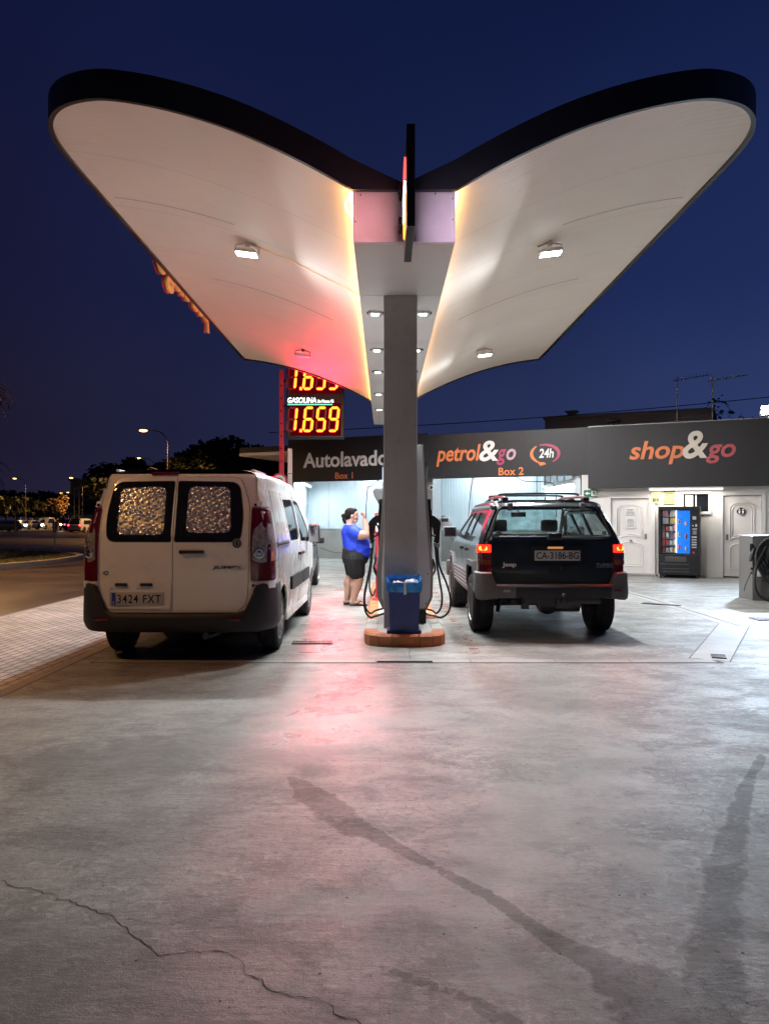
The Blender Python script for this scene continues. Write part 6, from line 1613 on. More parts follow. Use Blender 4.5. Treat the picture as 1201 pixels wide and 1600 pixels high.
# interior
SE = mat('seat_fabric', (.10, .105, .115), .9, bump=.4, bs=150); INT = mat('interior_trim', (.20, .20, .205), .8)
bm = BM(); box(bm, -.76, .76, -.70, 2.1, .66, .74); box(bm, -.76, -.70, -.68, 2.1, .74, 1.17); box(bm, .70, .76, -.68, 2.1, .74, 1.17); obj('cabin_tub', bm, INT, jeep)
for x in (-.36, .36):
    bm = BM(); box(bm, x - .22, x + .22, .95, 1.10, .74, 1.22, .06, 3); box(bm, x - .25, x + .25, 1.0, 1.5, .74, .92, .05, 3); st = obj('seat', bm, SE, jeep, True)
    bm = BM(); box(bm, x - .12, x + .12, .96, 1.05, 1.25, 1.42, .045, 3); cyl(bm, (x - .06, 1.01, 1.25), (x - .06, 1.01, 1.32), .008); cyl(bm, (x + .06, 1.01, 1.25), (x + .06, 1.01, 1.32), .008); obj('headrest', bm, SE, st, True)
bm = BM(); box(bm, -.62, .62, .08, .24, .74, 1.13, .06, 3); box(bm, -.62, .62, .1, .6, .74, .90, .05); rs = obj('rear_bench', bm, SE, jeep, True)
for x in (-.40, .02, .42):
    bm = BM(); box(bm, x - .11, x + .11, .12, .2, 1.13, 1.21, .035, 3); obj('headrest', bm, SE, rs, True)
bm = BM(); box(bm, -.72, .72, 1.72, 2.08, .95, 1.16, .04); obj('dashboard', bm, INT, jeep, True)
bm = BM(); tube(bm, [(-.36 + .18 * math.cos(a * .3142), 1.62 - .06 * math.sin(a * .3142), 1.10 + .17 * math.sin(a * .3142)) for a in range(21)], .014, 8); obj('steering_wheel', bm, M['black_trim'], jeep, True)
bm = BM(); box(bm, -.11, .11, 1.42, 1.45, 1.46, 1.53, .012); cyl(bm, (0, 1.43, 1.52), (0, 1.40, 1.60), .008); obj('interior_mirror', bm, M['black_trim'], jeep, True)
bm = BM(); box(bm, -.5, .1, -.45, .0, 1.03, 1.12, .02); obj('parcel', bm, mat('cardboard', (.36, .27, .18), .8, var=.3, vs=8), jeep, True)
bm = BM(); box(bm, -.68, .68, -.5, .05, 1.02, 1.035); obj('parcel_shelf', bm, INT, jeep)
# roof rack
RB = M['black_trim']; bm = BM()
for s_ in (-1, 1):
    tube(bm, spline([(s_ * .50, -.42, 1.655), (s_ * .50, -.34, 1.70), (s_ * .50, .2, 1.712), (s_ * .50, .9, 1.71), (s_ * .50, 1.1, 1.68)], 6), .016, 10)
    for y in (-.36, .35, 1.02): box(bm, s_ * .50 - .04, s_ * .50 + .04, y - .07, y + .07, 1.645, 1.70, .02)
for y in (.0, .85): tube(bm, spline([(-.50, y, 1.715), (-.43, y, 1.75), (.43, y, 1.755), (.50, y, 1.715)], 5), .013, 8)
obj('roof_rack', bm, RB, jeep, True)
bm = BM(); cyl(bm, (0, -.38, 1.66), (0, -.385, 1.70), .008, 8); obj('washer_jet', bm, RB, jeep)
jr = mat('off_road_rim', (.55, .54, .52), .4, .5)
for x, s_ in ((-.755, -1), (.755, 1)):
    wheel(jeep, x, 0, JW, .26, jr, s_, 5); wheel(jeep, x, 2.69, JW, .26, jr, s_, 5)

# ------------------------------------------------------------ GENERAL SMALL CAR (sedans, hatchbacks, far traffic)
def small_car(name, label, cat, loc, rz, paint, length=4.2, width=1.76, height=1.46, lit_front=False, lit_rear=False, group=None, detail=True, suv=False):
    t = thing(name, label, cat, loc, rz, group)
    hl, hw = length / 2, width / 2; k = height / 1.46
    sh = Shell(w=[(.2, hw * .92), (.45, hw * .985), (.72, hw), (.92, hw * .975), (1.1 * k, hw * .90), (1.30 * k, hw * .78)],
               rear=[(.2, -hl + .06), (.5, -hl), (.85, -hl + .03), (1.0, -hl + .08), (1.35 * k, -hl + (.30 if suv else .52)), (1.46 * k, -hl + (.5 if suv else .8))], rr=.22,
               zc=[(-hl, 1.30 * k), (hl * .12, 1.30 * k), (hl * .5, .95), (hl * .85, .82), (hl, .62)], zr=[(-hl, 1.44 * k), (-hl * .1, height), (hl * .12, 1.42 * k), (hl * .5, 1.02), (hl * .85, .88), (hl, .68)], L=.7, front=hl, nose=.5)
    r = .32; wf, wr_ = hl - .85, -hl + .80
    def ar(yc): return [(yc + (r + .05) * math.cos(a), max(.22, .32 + (r + .05) * math.sin(a))) for a in [R(-15 + i * 210 / 12) for i in range(13)]]
    for sg in (-1, 1):
        mp = lambda y, z, sg=sg: sh.side(y, z, sg); ye = -hl + .07
        top = [(y, lerp(sh.zc, y)) for y in [ye + (hl - .03 - ye) * i / 20 for i in range(21)]]
        op = [(ye, .24)] + top + [(hl - .03, .24)] + ar(wf) + ar(wr_)
        win = rpoly([(-hl + .62, .95), (-hl + .78, 1.25 * k), (hl * .10, 1.27 * k), (hl * .44, .96)], .05)
        obj('side_panel', patch(op, [], mp, (sg, 0, 0), .2, .02), paint, t, 'keep')
        obj('side_window', patch(win, [], mp, (sg, 0, 0), .2, .006, .006), M['glassd'], t, 'keep')
        bm = BM(); grid = []
        for y in [ye + (hl - .02 - ye) * i / 24 for i in range(25)]:
            zc = lerp(sh.zc, y); grid.append([bm.verts.new(sh.side(y, zc + sh.L * q / 8, sg)) for q in range(9)])
        for a, b in zip(grid, grid[1:]):
            for q in range(8): bm.faces.new((a[q], a[q + 1], b[q + 1], b[q]))
        bmesh.ops.remove_doubles(bm, verts=bm.verts[:], dist=1e-4); obj('roof_panel', bm, paint, t, True)
        if detail:
            obj('window_pillar', patch([(-.05, .96), (-.05, 1.27 * k), (.03, 1.27 * k), (.03, .96)], [], mp, (sg, 0, 0), .2, .008, .010), M['black_trim'], t, 'keep')
            for y in (-.1, .95): obj('door_gap', patch([(y, .35), (y, .95), (y + .008, .95), (y + .008, .35)], [], mp, (sg, 0, 0), .2, .003, .0015), M['seamd'], t)
            p = sh.side(hl * .36, 1.0, sg); bm = BM(); a_, b_ = p.x + sg * .03, p.x + sg * .22; box(bm, min(a_, b_), max(a_, b_), hl * .34, hl * .34 + .12, .92, 1.06, .035, 3); obj('wing_mirror', bm, M['black_trim'], t, True)
            for y in (-.35, .62):
                p = sh.side(y, .88, sg); bm = BM(); box(bm, min(p.x, p.x + sg * .03), max(p.x, p.x + sg * .03), y - .07, y + .07, .87, .90, .008); obj('door_handle', bm, paint, t, True)
    W_ = lambda z: lerp(sh.w, z) - .06
    zs = [.3, .5, .8, 1.0, 1.15 * k, 1.29 * k]
    obj('tailgate', patch([(-W_(z), z) for z in zs] + [(W_(z), z) for z in reversed(zs)], [], lambda x, z: sh.back(x, z), (0, -1, 0), .15, .02), paint, t, 'keep')
    obj('rear_window', patch(rpoly([(-hw * .72, .98), (-hw * .60, 1.30 * k), (hw * .60, 1.30 * k), (hw * .72, .98)], .06), [], lambda x, z: sh.back(x, z), (0, -1, 0), .2, .006, .008), M['glassd'], t, 'keep')
    # windscreen and nose
    ysf = hl * .5
    obj('windscreen', patch(rpoly([(-hw * .74, 0), (-hw * .62, 1), (hw * .62, 1), (hw * .74, 0)], .06), [], lambda x, q: Vector((x, hl * .5 - (hl * .38) * q - .08 * (x / hw) ** 2, 1.03 + (1.40 * k - 1.03) * q)), (0, 1, .6), .2, .006, .012), M['glassd'], t, 'keep')
    bm = BM(); box(bm, -hw * .80, hw * .80, hl - .28, hl, .22, .66, .07, 3); obj('front_bumper', bm, paint, t, True)
    bm = BM(); box(bm, -hw * .45, hw * .45, hl - .01, hl + .01, .50, .62, .01); box(bm, -hw * .55, hw * .55, hl - .01, hl + .01, .28, .40, .01); obj('grille', bm, M['matte'], t)
    bm = BM(); box(bm, -hw * .80, hw * .80, -hl + .1, hl - .1, .20, .5); box(bm, -hw * .86, hw * .86, -hl + .1, hl * .45, .70, .94); obj('underbody', bm, M['matte'], t)
    for sg in (-1, 1):
        bm = BM(); ball(bm, (sg * hw * .70, hl - .04, .66), .19, .12, .13); obj('headlight', bm, M['head_on'] if lit_front else M['tail_clear'], t, True)
        c = sh.back(sg * hw * .78, .86); bm = BM(); box(bm, c.x - .10, c.x + .10, c.y - .02, c.y + .04, .78, .95, .02); obj('tail_light', bm, M['tail_on'] if lit_rear else M['tail_red'], t, True)
    for x, s_ in ((-hw + .10, -1), (hw - .10, 1)):
        for y in (wr_, wf): wheel(t, x, y, .32, .20, M['alu'], s_, 5)
    bm = BM(); c = sh.back(0, .62); box(bm, -.26, .26, c.y - .012, c.y + .01, .56, .67); obj('number_plate', bm, M['plate'], t)
    return t
M['head_on'] = emis('headlight_on', (1, .93, .78), 40); M['tail_on'] = emis('tail_light_on', (1, .03, .05), 6)
PD = carpaint('dark_grey_paint', (.030, .031, .034), .25)
small_car('hatchback', 'dark grey hatchback parked ahead of the white van by the pumps', 'car', (-2.32, 15.2, 0), R(0), PD, 4.2, 1.76, 1.46)
# ================================================================== PERSON  (local x = forward, y = her left, z up)
def remeshed(name, bm, m, parent, vox, it=6, fac=.6):
    o = obj(name, bm, m, None); md = o.modifiers.new('r', 'REMESH'); md.mode = 'VOXEL'; md.voxel_size = vox
    ms = o.modifiers.new('s', 'SMOOTH'); ms.factor = fac; ms.iterations = it
    bpy.context.view_layer.update(); me = bpy.data.meshes.new_from_object(o.evaluated_get(bpy.context.evaluated_depsgraph_get()))
    old = o.data; o.modifiers.clear(); o.data = me; bpy.data.meshes.remove(old); me.name = name; me.shade_smooth()
    me.materials.clear(); me.materials.append(m); o.parent = parent; return o
def limb(bm, pts, rs, flat=1.0, n=20, k=6):
    P = spline(pts, k); N = len(P); m = len(pts) - 1; R_ = []
    for i in range(N):
        t = i / (N - 1) * m; j = min(int(t), m - 1); f = t - j; R_.append(rs[j] * (1 - f) + rs[j + 1] * f)
    tube(bm, P, R_, n, True, flat)
    ball(bm, P[0], R_[0] * .98, R_[0] * .98 * flat if flat != 1 else None); ball(bm, P[-1], R_[-1] * .98)
def rings_body(bm, secs, n=28):
    """secs: (z, centre x, half depth x, half width y)"""
    R_ = []
    for z, cx, a, b in secs:
        R_.append([bm.verts.new((cx + a * math.copysign(abs(math.cos(q)) ** .9, math.cos(q)), b * math.copysign(abs(math.sin(q)) ** .9, math.sin(q)), z)) for q in [2 * math.pi * i / n for i in range(n)]])
    loft(bm, R_)
SK = mat('skin', (.56, .33, .25), .5, var=.10, vs=9); b_ = SK.node_tree.nodes['Principled BSDF']; b_.inputs['Subsurface Weight'].default_value = .12; b_.inputs['Subsurface Radius'].default_value = (.02, .008, .004)
pe = thing('person', 'heavy set person in blue top and black shorts raising one fist beside the pump', 'person', (-.475, 12.55, 0), R(6))
bm = BM()
# torso
rings_body(bm, [(.74, -.02, .15, .19), (.84, .0, .20, .215), (.93, .0, .200, .205), (1.03, -.01, .195, .192), (1.13, -.03, .19, .19), (1.22, -.07, .165, .20), (1.29, -.09, .12, .19), (1.335, -.10, .075, .11)])
limb(bm, [(-.11, 0, 1.28), (-.095, 0, 1.36), (-.07, 0, 1.43)], [.085, .066, .062])
# head
ball(bm, (-.070, 0, 1.515), .098, .078, .092); ball(bm, (-.035, 0, 1.455), .070, .060, .066); ball(bm, (.0, 0, 1.415), .034, .036, .026)
ball(bm, (-.025, 0, 1.395), .055, .05, .035)
tube(bm, [(.012, 0, 1.525), (.036, 0, 1.492), (.047, 0, 1.472), (.030, 0, 1.462)], [.010, .012, .015, .010], 10)
ball(bm, (.024, 0, 1.437), .018, .024, .008); ball(bm, (.022, 0, 1.424), .018, .022, .009)
ball(bm, (.016, 0, 1.535), .018, .045, .012)
for s in (-1, 1): ball(bm, (-.068, s * .078, 1.478), .020, .008, .030); ball(bm, (-.005, s * .042, 1.46), .025, .022, .03)
# legs
def leg(s, dx, bend):
    y = s * .105
    limb(bm, [(-.01 + dx * .2, y, .84), (-.0 + dx * .4, y, .66), (.02 + dx * .8, y * .95, .50), (-.005 + dx, y * .9, .34), (-.035 + dx, y * .85, .20), (-.055 + dx, y * .85, .09)], [.120, .120, .098, .092, .065, .046])
    ball(bm, (-.03 + dx, y * .9, .355), .080, .075, .11); ball(bm, (.055 + dx, y * .92, .50), .05, .055, .06)
    # foot
    limb(bm, [(-.085 + dx, y * .85, .052), (-.01 + dx, y * .85, .058), (.07 + dx, y * .92, .038), (.115 + dx, y * .95, .030)], [.040, .044, .036, .022], .9)
    for k in range(5):
        yy = y * .95 + s * (.034 - k * .017) * 1.0; L_ = .165 - k * .007 if True else 0
        toe = k  # big toe lies inside
        yk = y * .95 - s * (.034 - k * .0175); x1 = .155 - k * .010 + dx; limb(bm, [(.10 + dx, yk, .030), (x1, yk, .024)], [.013 if k else .016, .010 if k else .013], 1, 8, 3)
leg(-1, .01, 0); leg(1, -.09, 0)
# right arm (towards the camera), raised: shoulder, elbow, wrist
sh_, el, wr = Vector((-.06, -.205, 1.235)), Vector((.155, -.265, 1.175)), Vector((.125, -.20, 1.425))
limb(bm, [(-.10, -.13, 1.25), sh_, (.05, -.245, 1.175), el], [.085, .088, .086, .064]); limb(bm, [el, el.lerp(wr, .35) + Vector((.015, 0, 0)), wr], [.062, .060, .034])
def hand(bm, w, up, fwd, side, fist=True, thumb=1, rr=.0125):
    """palm with five separate fingers; up = along the forearm, fwd = the way the fingers curl"""
    up, fwd, side = Vector(up).normalized(), Vector(fwd).normalized(), Vector(side).normalized()
    rot = Matrix((side, fwd, up)).transposed().to_4x4()
    ball(bm, w + up * .050, .047, .022, .052, 14, 10, rot)
    ball(bm, w + up * .085 + fwd * (.02 if fist else 0), .040, .028 if fist else .018, .028, 14, 10, rot)
    Ls = (.044, .050, .047, .038)
    for k in range(4):
        b0 = w + up * .092 + side * ((1.5 - k) * .0245); L_ = Ls[k]
        c1 = (up * .55 + fwd * .85).normalized() if fist else (up + fwd * .35).normalized(); c2 = (fwd * .5 - up * .85).normalized() if fist else (up + fwd * .6).normalized(); c3 = (-fwd * .6 - up * .6).normalized() if fist else (up * .8 + fwd * .8).normalized()
        p1 = b0 + c1 * L_; p2 = p1 + c2 * L_ * .72; p3 = p2 + c3 * L_ * .5
        tube(bm, [b0, b0.lerp(p1, .9), p1, p1.lerp(p2, .9), p2, p3], [rr * 1.05, rr, rr, rr * .92, rr * .9, rr * .7], 8); ball(bm, b0, rr * 1.1, u=10, v=8); ball(bm, p1, rr, u=10, v=8); ball(bm, p2, rr * .9, u=10, v=8); ball(bm, p3, rr * .72, u=8, v=6)
    t0 = w + up * .030 + side * .034 * thumb; t1 = t0 + (up * .7 + side * thumb * .35 + fwd * .5).normalized() * .034; t2 = t1 + (up * .45 - side * thumb * .55 + fwd * .6).normalized() * .030
    tube(bm, [t0, t1, t2], [.015, .0125, .0095], 8); ball(bm, t1, .0125, u=8, v=6); ball(bm, t2, .0095, u=8, v=6)
hand(bm, wr, (-.02, .03, 1), (-1, .25, 0), (.25, 1, 0), True, 1)
# left arm, bent in front holding something near the chest
sl, e2, w2 = Vector((-.06, .205, 1.235)), Vector((.05, .27, 1.03)), Vector((.235, .13, 1.13))
limb(bm, [(-.10, .13, 1.25), sl, (-.01, .25, 1.14), e2], [.085, .085, .082, .060]); limb(bm, [e2, e2.lerp(w2, .35), w2], [.060, .056, .034])
hand(bm, w2, (.75, -.45, .3), (0, 0, -1), (.45, .75, 0), False, -1)
remeshed('body', bm, SK, pe, .0046, 3, .5)
# eyes, brows, lips as small insets on the face
bm = BM()
for s in (-1, 1): ball(bm, (.0135, s * .030, 1.503), .008, .010, .007, 12, 8)
obj('eye', bm, M['white'], pe, True)
bm = BM()
for s in (-1, 1): ball(bm, (.0195, s * .031, 1.503), .0035, .005, .005, 10, 8); tube(bm, [(.028, s * .012, 1.526), (.026, s * .03, 1.530), (.010, s * .052, 1.522)], .0035, 6)
obj('eyebrow', bm, M['matte'], pe, True)
bm = BM(); ball(bm, (.0275, 0, 1.4365), .0155, .022, .006, 12, 8); ball(bm, (.025, 0, 1.4245), .0155, .020, .007, 12, 8); obj('lips', bm, mat('lips', (.42, .14, .12), .45), pe, True)
# hair: cap, low bun with loose tail
HR = mat('dark_brown_hair', (.012, .008, .006), .6, var=.4, vs=40, bump=.9, bs=120, spec=.15)
bm = BM(); ball(bm, (-.088, 0, 1.535), .101, .088, .086); ball(bm, (-.120, 0, 1.50), .075, .080, .085); ball(bm, (-.03, 0, 1.578), .055, .068, .032); ball(bm, (-.150, 0, 1.46), .045, .055, .05)
ball(bm, (-.205, 0, 1.485), .042, .040, .036)
tube(bm, spline([(-.17, 0, 1.47), (-.195, -.01, 1.43), (-.185, -.01, 1.38), (-.165, .0, 1.345)], 5), [.03, .032, .034, .034, .034, .034, .034, .032, .03, .028, .026, .024, .02, .016, .012, .008][:16], 10)
remeshed('hair', bm, HR, pe, .006, 2)
# top with cap sleeves
BL = mat('cobalt_jersey', (.012, .055, .68), .55, var=.22, vs=7, bump=.5, bs=28)
bm = BM()
secs = [(.825, .03, .222, .236), (.865, .028, .232, .240), (.90, .025, .236, .242), (.96, .02, .234, .240), (1.04, .005, .222, .226), (1.12, -.02, .210, .212), (1.20, -.06, .186, .214), (1.26, -.085, .145, .205), (1.31, -.10, .105, .150), (1.335, -.105, .088, .110)]
rings_body(bm, secs, 40)
for s in (-1, 1): limb(bm, [(-.10, s * .13, 1.25), (-.06, s * .205, 1.238), ((-.0 if s < 0 else -.035), s * .232, 1.195)], [.092, .099, .100], 1, 20, 5)
bm.normal_update()
for v in bm.verts:   # folds: diagonal drapes across the back and belly
    if v.co.z < 1.2:
        n = Vector((v.co.x, v.co.y, 0)).normalized(); ph = v.co.z * 62 + v.co.x * 26; v.co += n * (.0075 * math.sin(ph) * min(1, (1.2 - v.co.z) * 5)); 
    if v.co.z < .88: v.co.z += (-.02 * v.co.x / .2) + .035 * (v.co.x < -.05) * min(1, (-.05 - v.co.x) * 8)
remeshed('top', bm, BL, pe, .0062, 2, .5)
SHT = mat('black_cotton_shorts', (.010, .010, .012), .8, var=.3, vs=9, bump=.5, bs=25)
bm = BM(); rings_body(bm, [(.70, -.015, .20, .225), (.78, -.01, .222, .24), (.86, .0, .228, .242), (.925, .0, .222, .236), (.965, .0, .205, .215)], 36)
for s, dx in ((-1, .0), (1, -.035)): limb(bm, [(-.01 + dx * .2, s * .11, .78), (-.01 + dx * .6, s * .112, .68), (.005 + dx, s * .106, .555)], [.18, .162, .142], 1, 24, 5)
for v in bm.verts:
    a = math.atan2(v.co.y, v.co.x); v.co += Vector((math.cos(a), math.sin(a), 0)) * .004 * math.sin(a * 14 + v.co.z * 22)
remeshed('shorts', bm, SHT, pe, .0065, 2, .5)
bm = BM()
for s, dx in ((-1, .01), (1, -.09)):
    y = s * .105 * .9; o_ = rpoly([(-.115 + dx, y - .036), (.06 + dx, y - .046), (.175 + dx, y - .040), (.175 + dx, y + .040), (.06 + dx, y + .046), (-.115 + dx, y + .036)], .03)
    prism(bm, o_, .001, .016)
    for q in (-1, 1): tube(bm, spline([(.105 + dx, y, .020), (.085 + dx, y + q * .012, .072), (.04 + dx, y + q * .034, .070), (.0 + dx, y + q * .044, .018)], 5), .006, 6)
obj('flip_flop', bm, M['matte'], pe, True)
# ================================================================== STREET AND FAR SURROUNDINGS
M['sodium'] = emis('sodium_lens', (1, .52, .14), 2.4)
M['pole'] = mat('lamp_pole', (.16, .13, .11), .5, .4)
def street_lamp(x, y, h, label, arm=2.1, rz=0, power=900, z0=-.1, lens=None, col=(1, .50, .16)):
    t = thing('street_lamp', label, 'street lamp', (x, y, z0), rz, 'sodium street lamps along the road')
    k = h / 9
    bm = BM(); tube(bm, [(0, 0, 0), (0, 0, .9), (0, 0, .91), (0, 0, h * .82)], [.11, .11, .075, .055], 12)
    P = spline([(0, 0, h * .82), (-.05, 0, h * .90), (-arm * .35, 0, h * .975), (-arm, 0, h)], 6); tube(bm, P, .04, 10); obj('pole', bm, M['pole'], t, True)
    bm = BM(); ball(bm, (-arm - .30, 0, h + .02), .38, .15, .09); obj('lamp_head', bm, M['pole'], t, True)
    bm = BM(); ball(bm, (-arm - .32, 0, h - .06), .34, .20, .12); obj('lens', bm, lens or M['sodium'], t, True)
    if power:
        l = bpy.data.lights.new('lamp_light', 'SPOT'); l.energy = power; l.color = col; l.spot_size = R(150); l.spot_blend = .6; l.shadow_soft_size = .15
        o = bpy.data.objects.new('lamp_light', l); COL.objects.link(o); o.parent = t; o.location = (-arm - .32, 0, h - .16)
    return t
SL = M['sodium']
street_lamp(-17.75, 62, 8.9, 'nearest tall sodium street lamp with curved arm above the van roof', 1.7, power=7000)
street_lamp(-27.3, 90, 8.9, 'second sodium street lamp with its lamp just above the left end of the van roof', 1.7, power=7000)
street_lamp(-44.5, 121, 9.0, 'pale bright sodium lamp left of the van roof corner', 1.7, power=9000)
street_lamp(-53.5, 134, 9.0, 'bright sodium street lamp next in the row toward the far end', 1.7, power=9000)
street_lamp(-83, 203, 8.9, 'small far sodium street lamp at the right of the far pair', 1.7, power=9000)
street_lamp(-86.5, 207, 8.9, 'small far sodium street lamp at the left of the far pair', 1.7, power=0)
street_lamp(-64.5, 136, 9.0, 'sodium street lamp beside the palm tree at the left edge', 1.7, power=9000)
street_lamp(-90, 170, 7.6, 'far sodium street lamp above the orange lit tree', 1.7, power=0)
# unseen lamps: the pavement one warms the left, two behind are added fill
street_lamp(-7.6, 4.5, 5.4, 'sodium street lamp on the pavement just outside the left edge', 1.4, R(180), power=360)
street_lamp(-7.0, -26, 8.2, 'near white street lamp added as fill far behind the viewer on the left', 1.4, R(180), power=16000, col=(1, .92, .85))
street_lamp(7.5, -30, 8.6, 'street lamp added as fill far behind the viewer on the right', 1.4, R(0), power=23000, col=(1, .90, .82))
# small white lamps far off
M['coldp'] = emis('far_cold_lamp', (.8, .95, 1), 90)
def far_lamp(u, v, Y, label):
    X = (u - 600.5) / FP * Y; z = HC + (812 - v) / FP * Y
    t = thing('far_lamp', label, 'lamp', (X, Y, -.1), 0, 'small white lamps at the far end of the road')
    bm = BM(); cyl(bm, (0, 0, 0), (0, 0, z + .1), .06, 8); cyl(bm, (-.5, 0, z + .12), (.1, 0, z + .12), .05, 8); obj('pole', bm, M['pole'], t)
    bm = BM(); ball(bm, (-.4, 0, z + .02), .25, .16, .10, 12, 8); obj('lens', bm, M['coldp'], t)
for u, v, l in ((57, 784, 'tall'), (71, 790, 'medium'), (83, 800, 'low'), (7, 785, 'leftmost'), (43, 804, 'dim low'), (33, 804, 'second dim low'), (60, 804, 'third dim low')):
    far_lamp(u, v, 160, f'{l} small white lamp beyond the road traffic')
# traffic
WC = carpaint('white_car_paint', (.6, .6, .6)); SV = carpaint('silver_car_paint', (.28, .28, .30)); BK = carpaint('black_car_paint', (.02, .02, .022))
def gx(u, Y): return (u - 600.5) / FP * Y
Y = 118
small_car('oncoming_car', 'oncoming pale car with both headlights on in the road', 'car', (gx(45.5, Y), Y, -.1), R(176), SV, lit_front=True, detail=False)
small_car('oncoming_car', 'darker oncoming car partly behind the pale car with headlights on', 'car', (gx(31, 128), 128, -.1), R(176), BK, lit_front=True, detail=False)
small_car('oncoming_van', 'tall oncoming silver car with one bright headlight in the right lane', 'car', (gx(71, 125), 125, -.1), R(176), SV, 4.4, 1.9, 1.9, lit_front=True, detail=False, suv=True)
small_car('leaving_car', 'white estate car driving away with glowing red lamp beside the van', 'car', (gx(131, 92), 92, -.1), R(-8), WC, 4.4, 1.85, 1.68, lit_rear=True, detail=False, suv=True)
small_car('leaving_car', 'dark car ahead of the white estate car on the right lane', 'car', (gx(122, 104), 104, -.1), R(-8), BK, 4.3, 1.8, 1.6, lit_rear=True, detail=False, suv=True)
small_car('parked_car', 'dark car standing at the left edge of the road under the trees', 'car', (gx(5, 95), 95, -.1), R(150), BK, lit_front=False, detail=False, suv=True)
# motor scooter with rider
mc = thing('motor_scooter', 'motor scooter with one small lit headlamp coming along the road', 'motorbike', (gx(98, 105), 105, -.1), R(180))
bm = BM(); lathe(bm, [(.17, -.05), (.26, -.05), (.28, 0), (.26, .05), (.17, .05)], 20, Matrix.Translation((0, .6, .28)) @ Matrix.Rotation(R(90), 4, 'Y')); lathe(bm, [(.17, -.05), (.26, -.05), (.28, 0), (.26, .05), (.17, .05)], 20, Matrix.Translation((0, -.6, .28)) @ Matrix.Rotation(R(90), 4, 'Y')); obj('wheel', bm, M['rubber'], mc, True)
bm = BM(); box(bm, -.15, .15, -.75, .05, .35, .75, .06); box(bm, -.2, .2, .3, .5, .3, 1.0, .06); cyl(bm, (0, .6, .28), (0, .38, 1.05), .04, 8); cyl(bm, (-.33, .36, 1.05), (.33, .36, 1.05), .02, 8); obj('scooter_body', bm, BK, mc, True)
bm = BM(); ball(bm, (0, .50, .86), .10, .06, .10); obj('headlamp', bm, M['head_on'], mc)
rd = thing('person', 'rider in dark clothes and helmet on the distant scooter', 'person', (gx(98, 105), 105, -.1), R(180))
bm = BM(); limb(bm, [(0, -.35, .80), (0, -.22, 1.10), (0, -.12, 1.38)], [.18, .19, .17]); ball(bm, (0, -.06, 1.62), .13, .15, .15)
for s in (-1, 1): limb(bm, [(s * .18, -.14, 1.36), (s * .28, .02, 1.18), (s * .28, .32, 1.08)], [.07, .06, .04], 1, 10, 3); limb(bm, [(s * .12, -.35, .80), (s * .2, .10, .78), (s * .17, .12, .40)], [.11, .09, .06], 1, 10, 3)
remeshed('body', bm, M['matte'], rd, .03, 2)
# road sign posts
t = thing('island_sign', 'small dark sign on a slim post at the tip of the traffic island', 'traffic sign', (gx(86, 35), 35, .03))
bm = BM(); cyl(bm, (0, 0, 0), (0, 0, 1.3), .03, 8); obj('post', bm, M['grey_metal'], t)
bm = BM(); box(bm, -.10, .10, -.02, .02, .80, 1.30, .02); obj('sign_plate', bm, mat('dim_sign', (.10, .05, .06), .5), t)
t = thing('billboard', 'dim rectangular road sign panel on posts beyond the traffic', 'road sign', (gx(120, 95), 95, -.1))
bm = BM(); cyl(bm, (-.3, 0, 0), (-.3, 0, 6.6), .06, 8); cyl(bm, (.3, 0, 0), (.3, 0, 6.6), .06, 8); obj('post', bm, M['pole'], t)
bm = BM(); box(bm, -.48, .48, -.06, .0, 5.6, 6.7, .02); lathe(bm, [(.30, -.03), (.30, .03)], 24, Matrix.Translation((-.45, 0, 5.1)) @ Matrix.Rotation(R(90), 4, 'X')); obj('sign_plate', bm, mat('dim_panel', (.16, .12, .09), .6), t)
t = thing('far_sign', 'small square sign on a thin pole behind the headlights', 'road sign', (gx(24, 90), 90, -.1))
bm = BM(); cyl(bm, (0, 0, 0), (0, 0, 4.6), .05, 8); obj('post', bm, M['pole'], t)
bm = BM(); box(bm, -.25, .25, -.05, .0, 2.6, 3.15, .02); obj('sign_plate', bm, bpy.data.materials['dim_panel'], t)
# trees
def crown(bm, c, rx, ry, rz, n, sz, rnd, clumps=14):
    cl = [(Vector((rnd.gauss(0, .5) * rx, rnd.gauss(0, .5) * ry, rnd.gauss(0, .42) * rz)), rnd.uniform(.28, .55)) for _ in range(clumps)]
    for k in range(n):
        o, s = cl[rnd.randrange(clumps)]
        d = Vector((rnd.gauss(0, 1), rnd.gauss(0, 1), rnd.gauss(0, 1))).normalized() * rnd.uniform(.55, 1.0) * s
        p = Vector(c) + o + Vector((d.x * rx, d.y * ry, d.z * rz)); a = Vector((rnd.gauss(0, 1), rnd.gauss(0, 1), rnd.gauss(0, .6))).normalized(); b = a.orthogonal().normalized(); q = sz * rnd.uniform(.5, 1.3)
        bm.faces.new([bm.verts.new(p + a * q), bm.verts.new(p + b * q * .5), bm.verts.new(p - a * q), bm.verts.new(p - b * q * .5)])
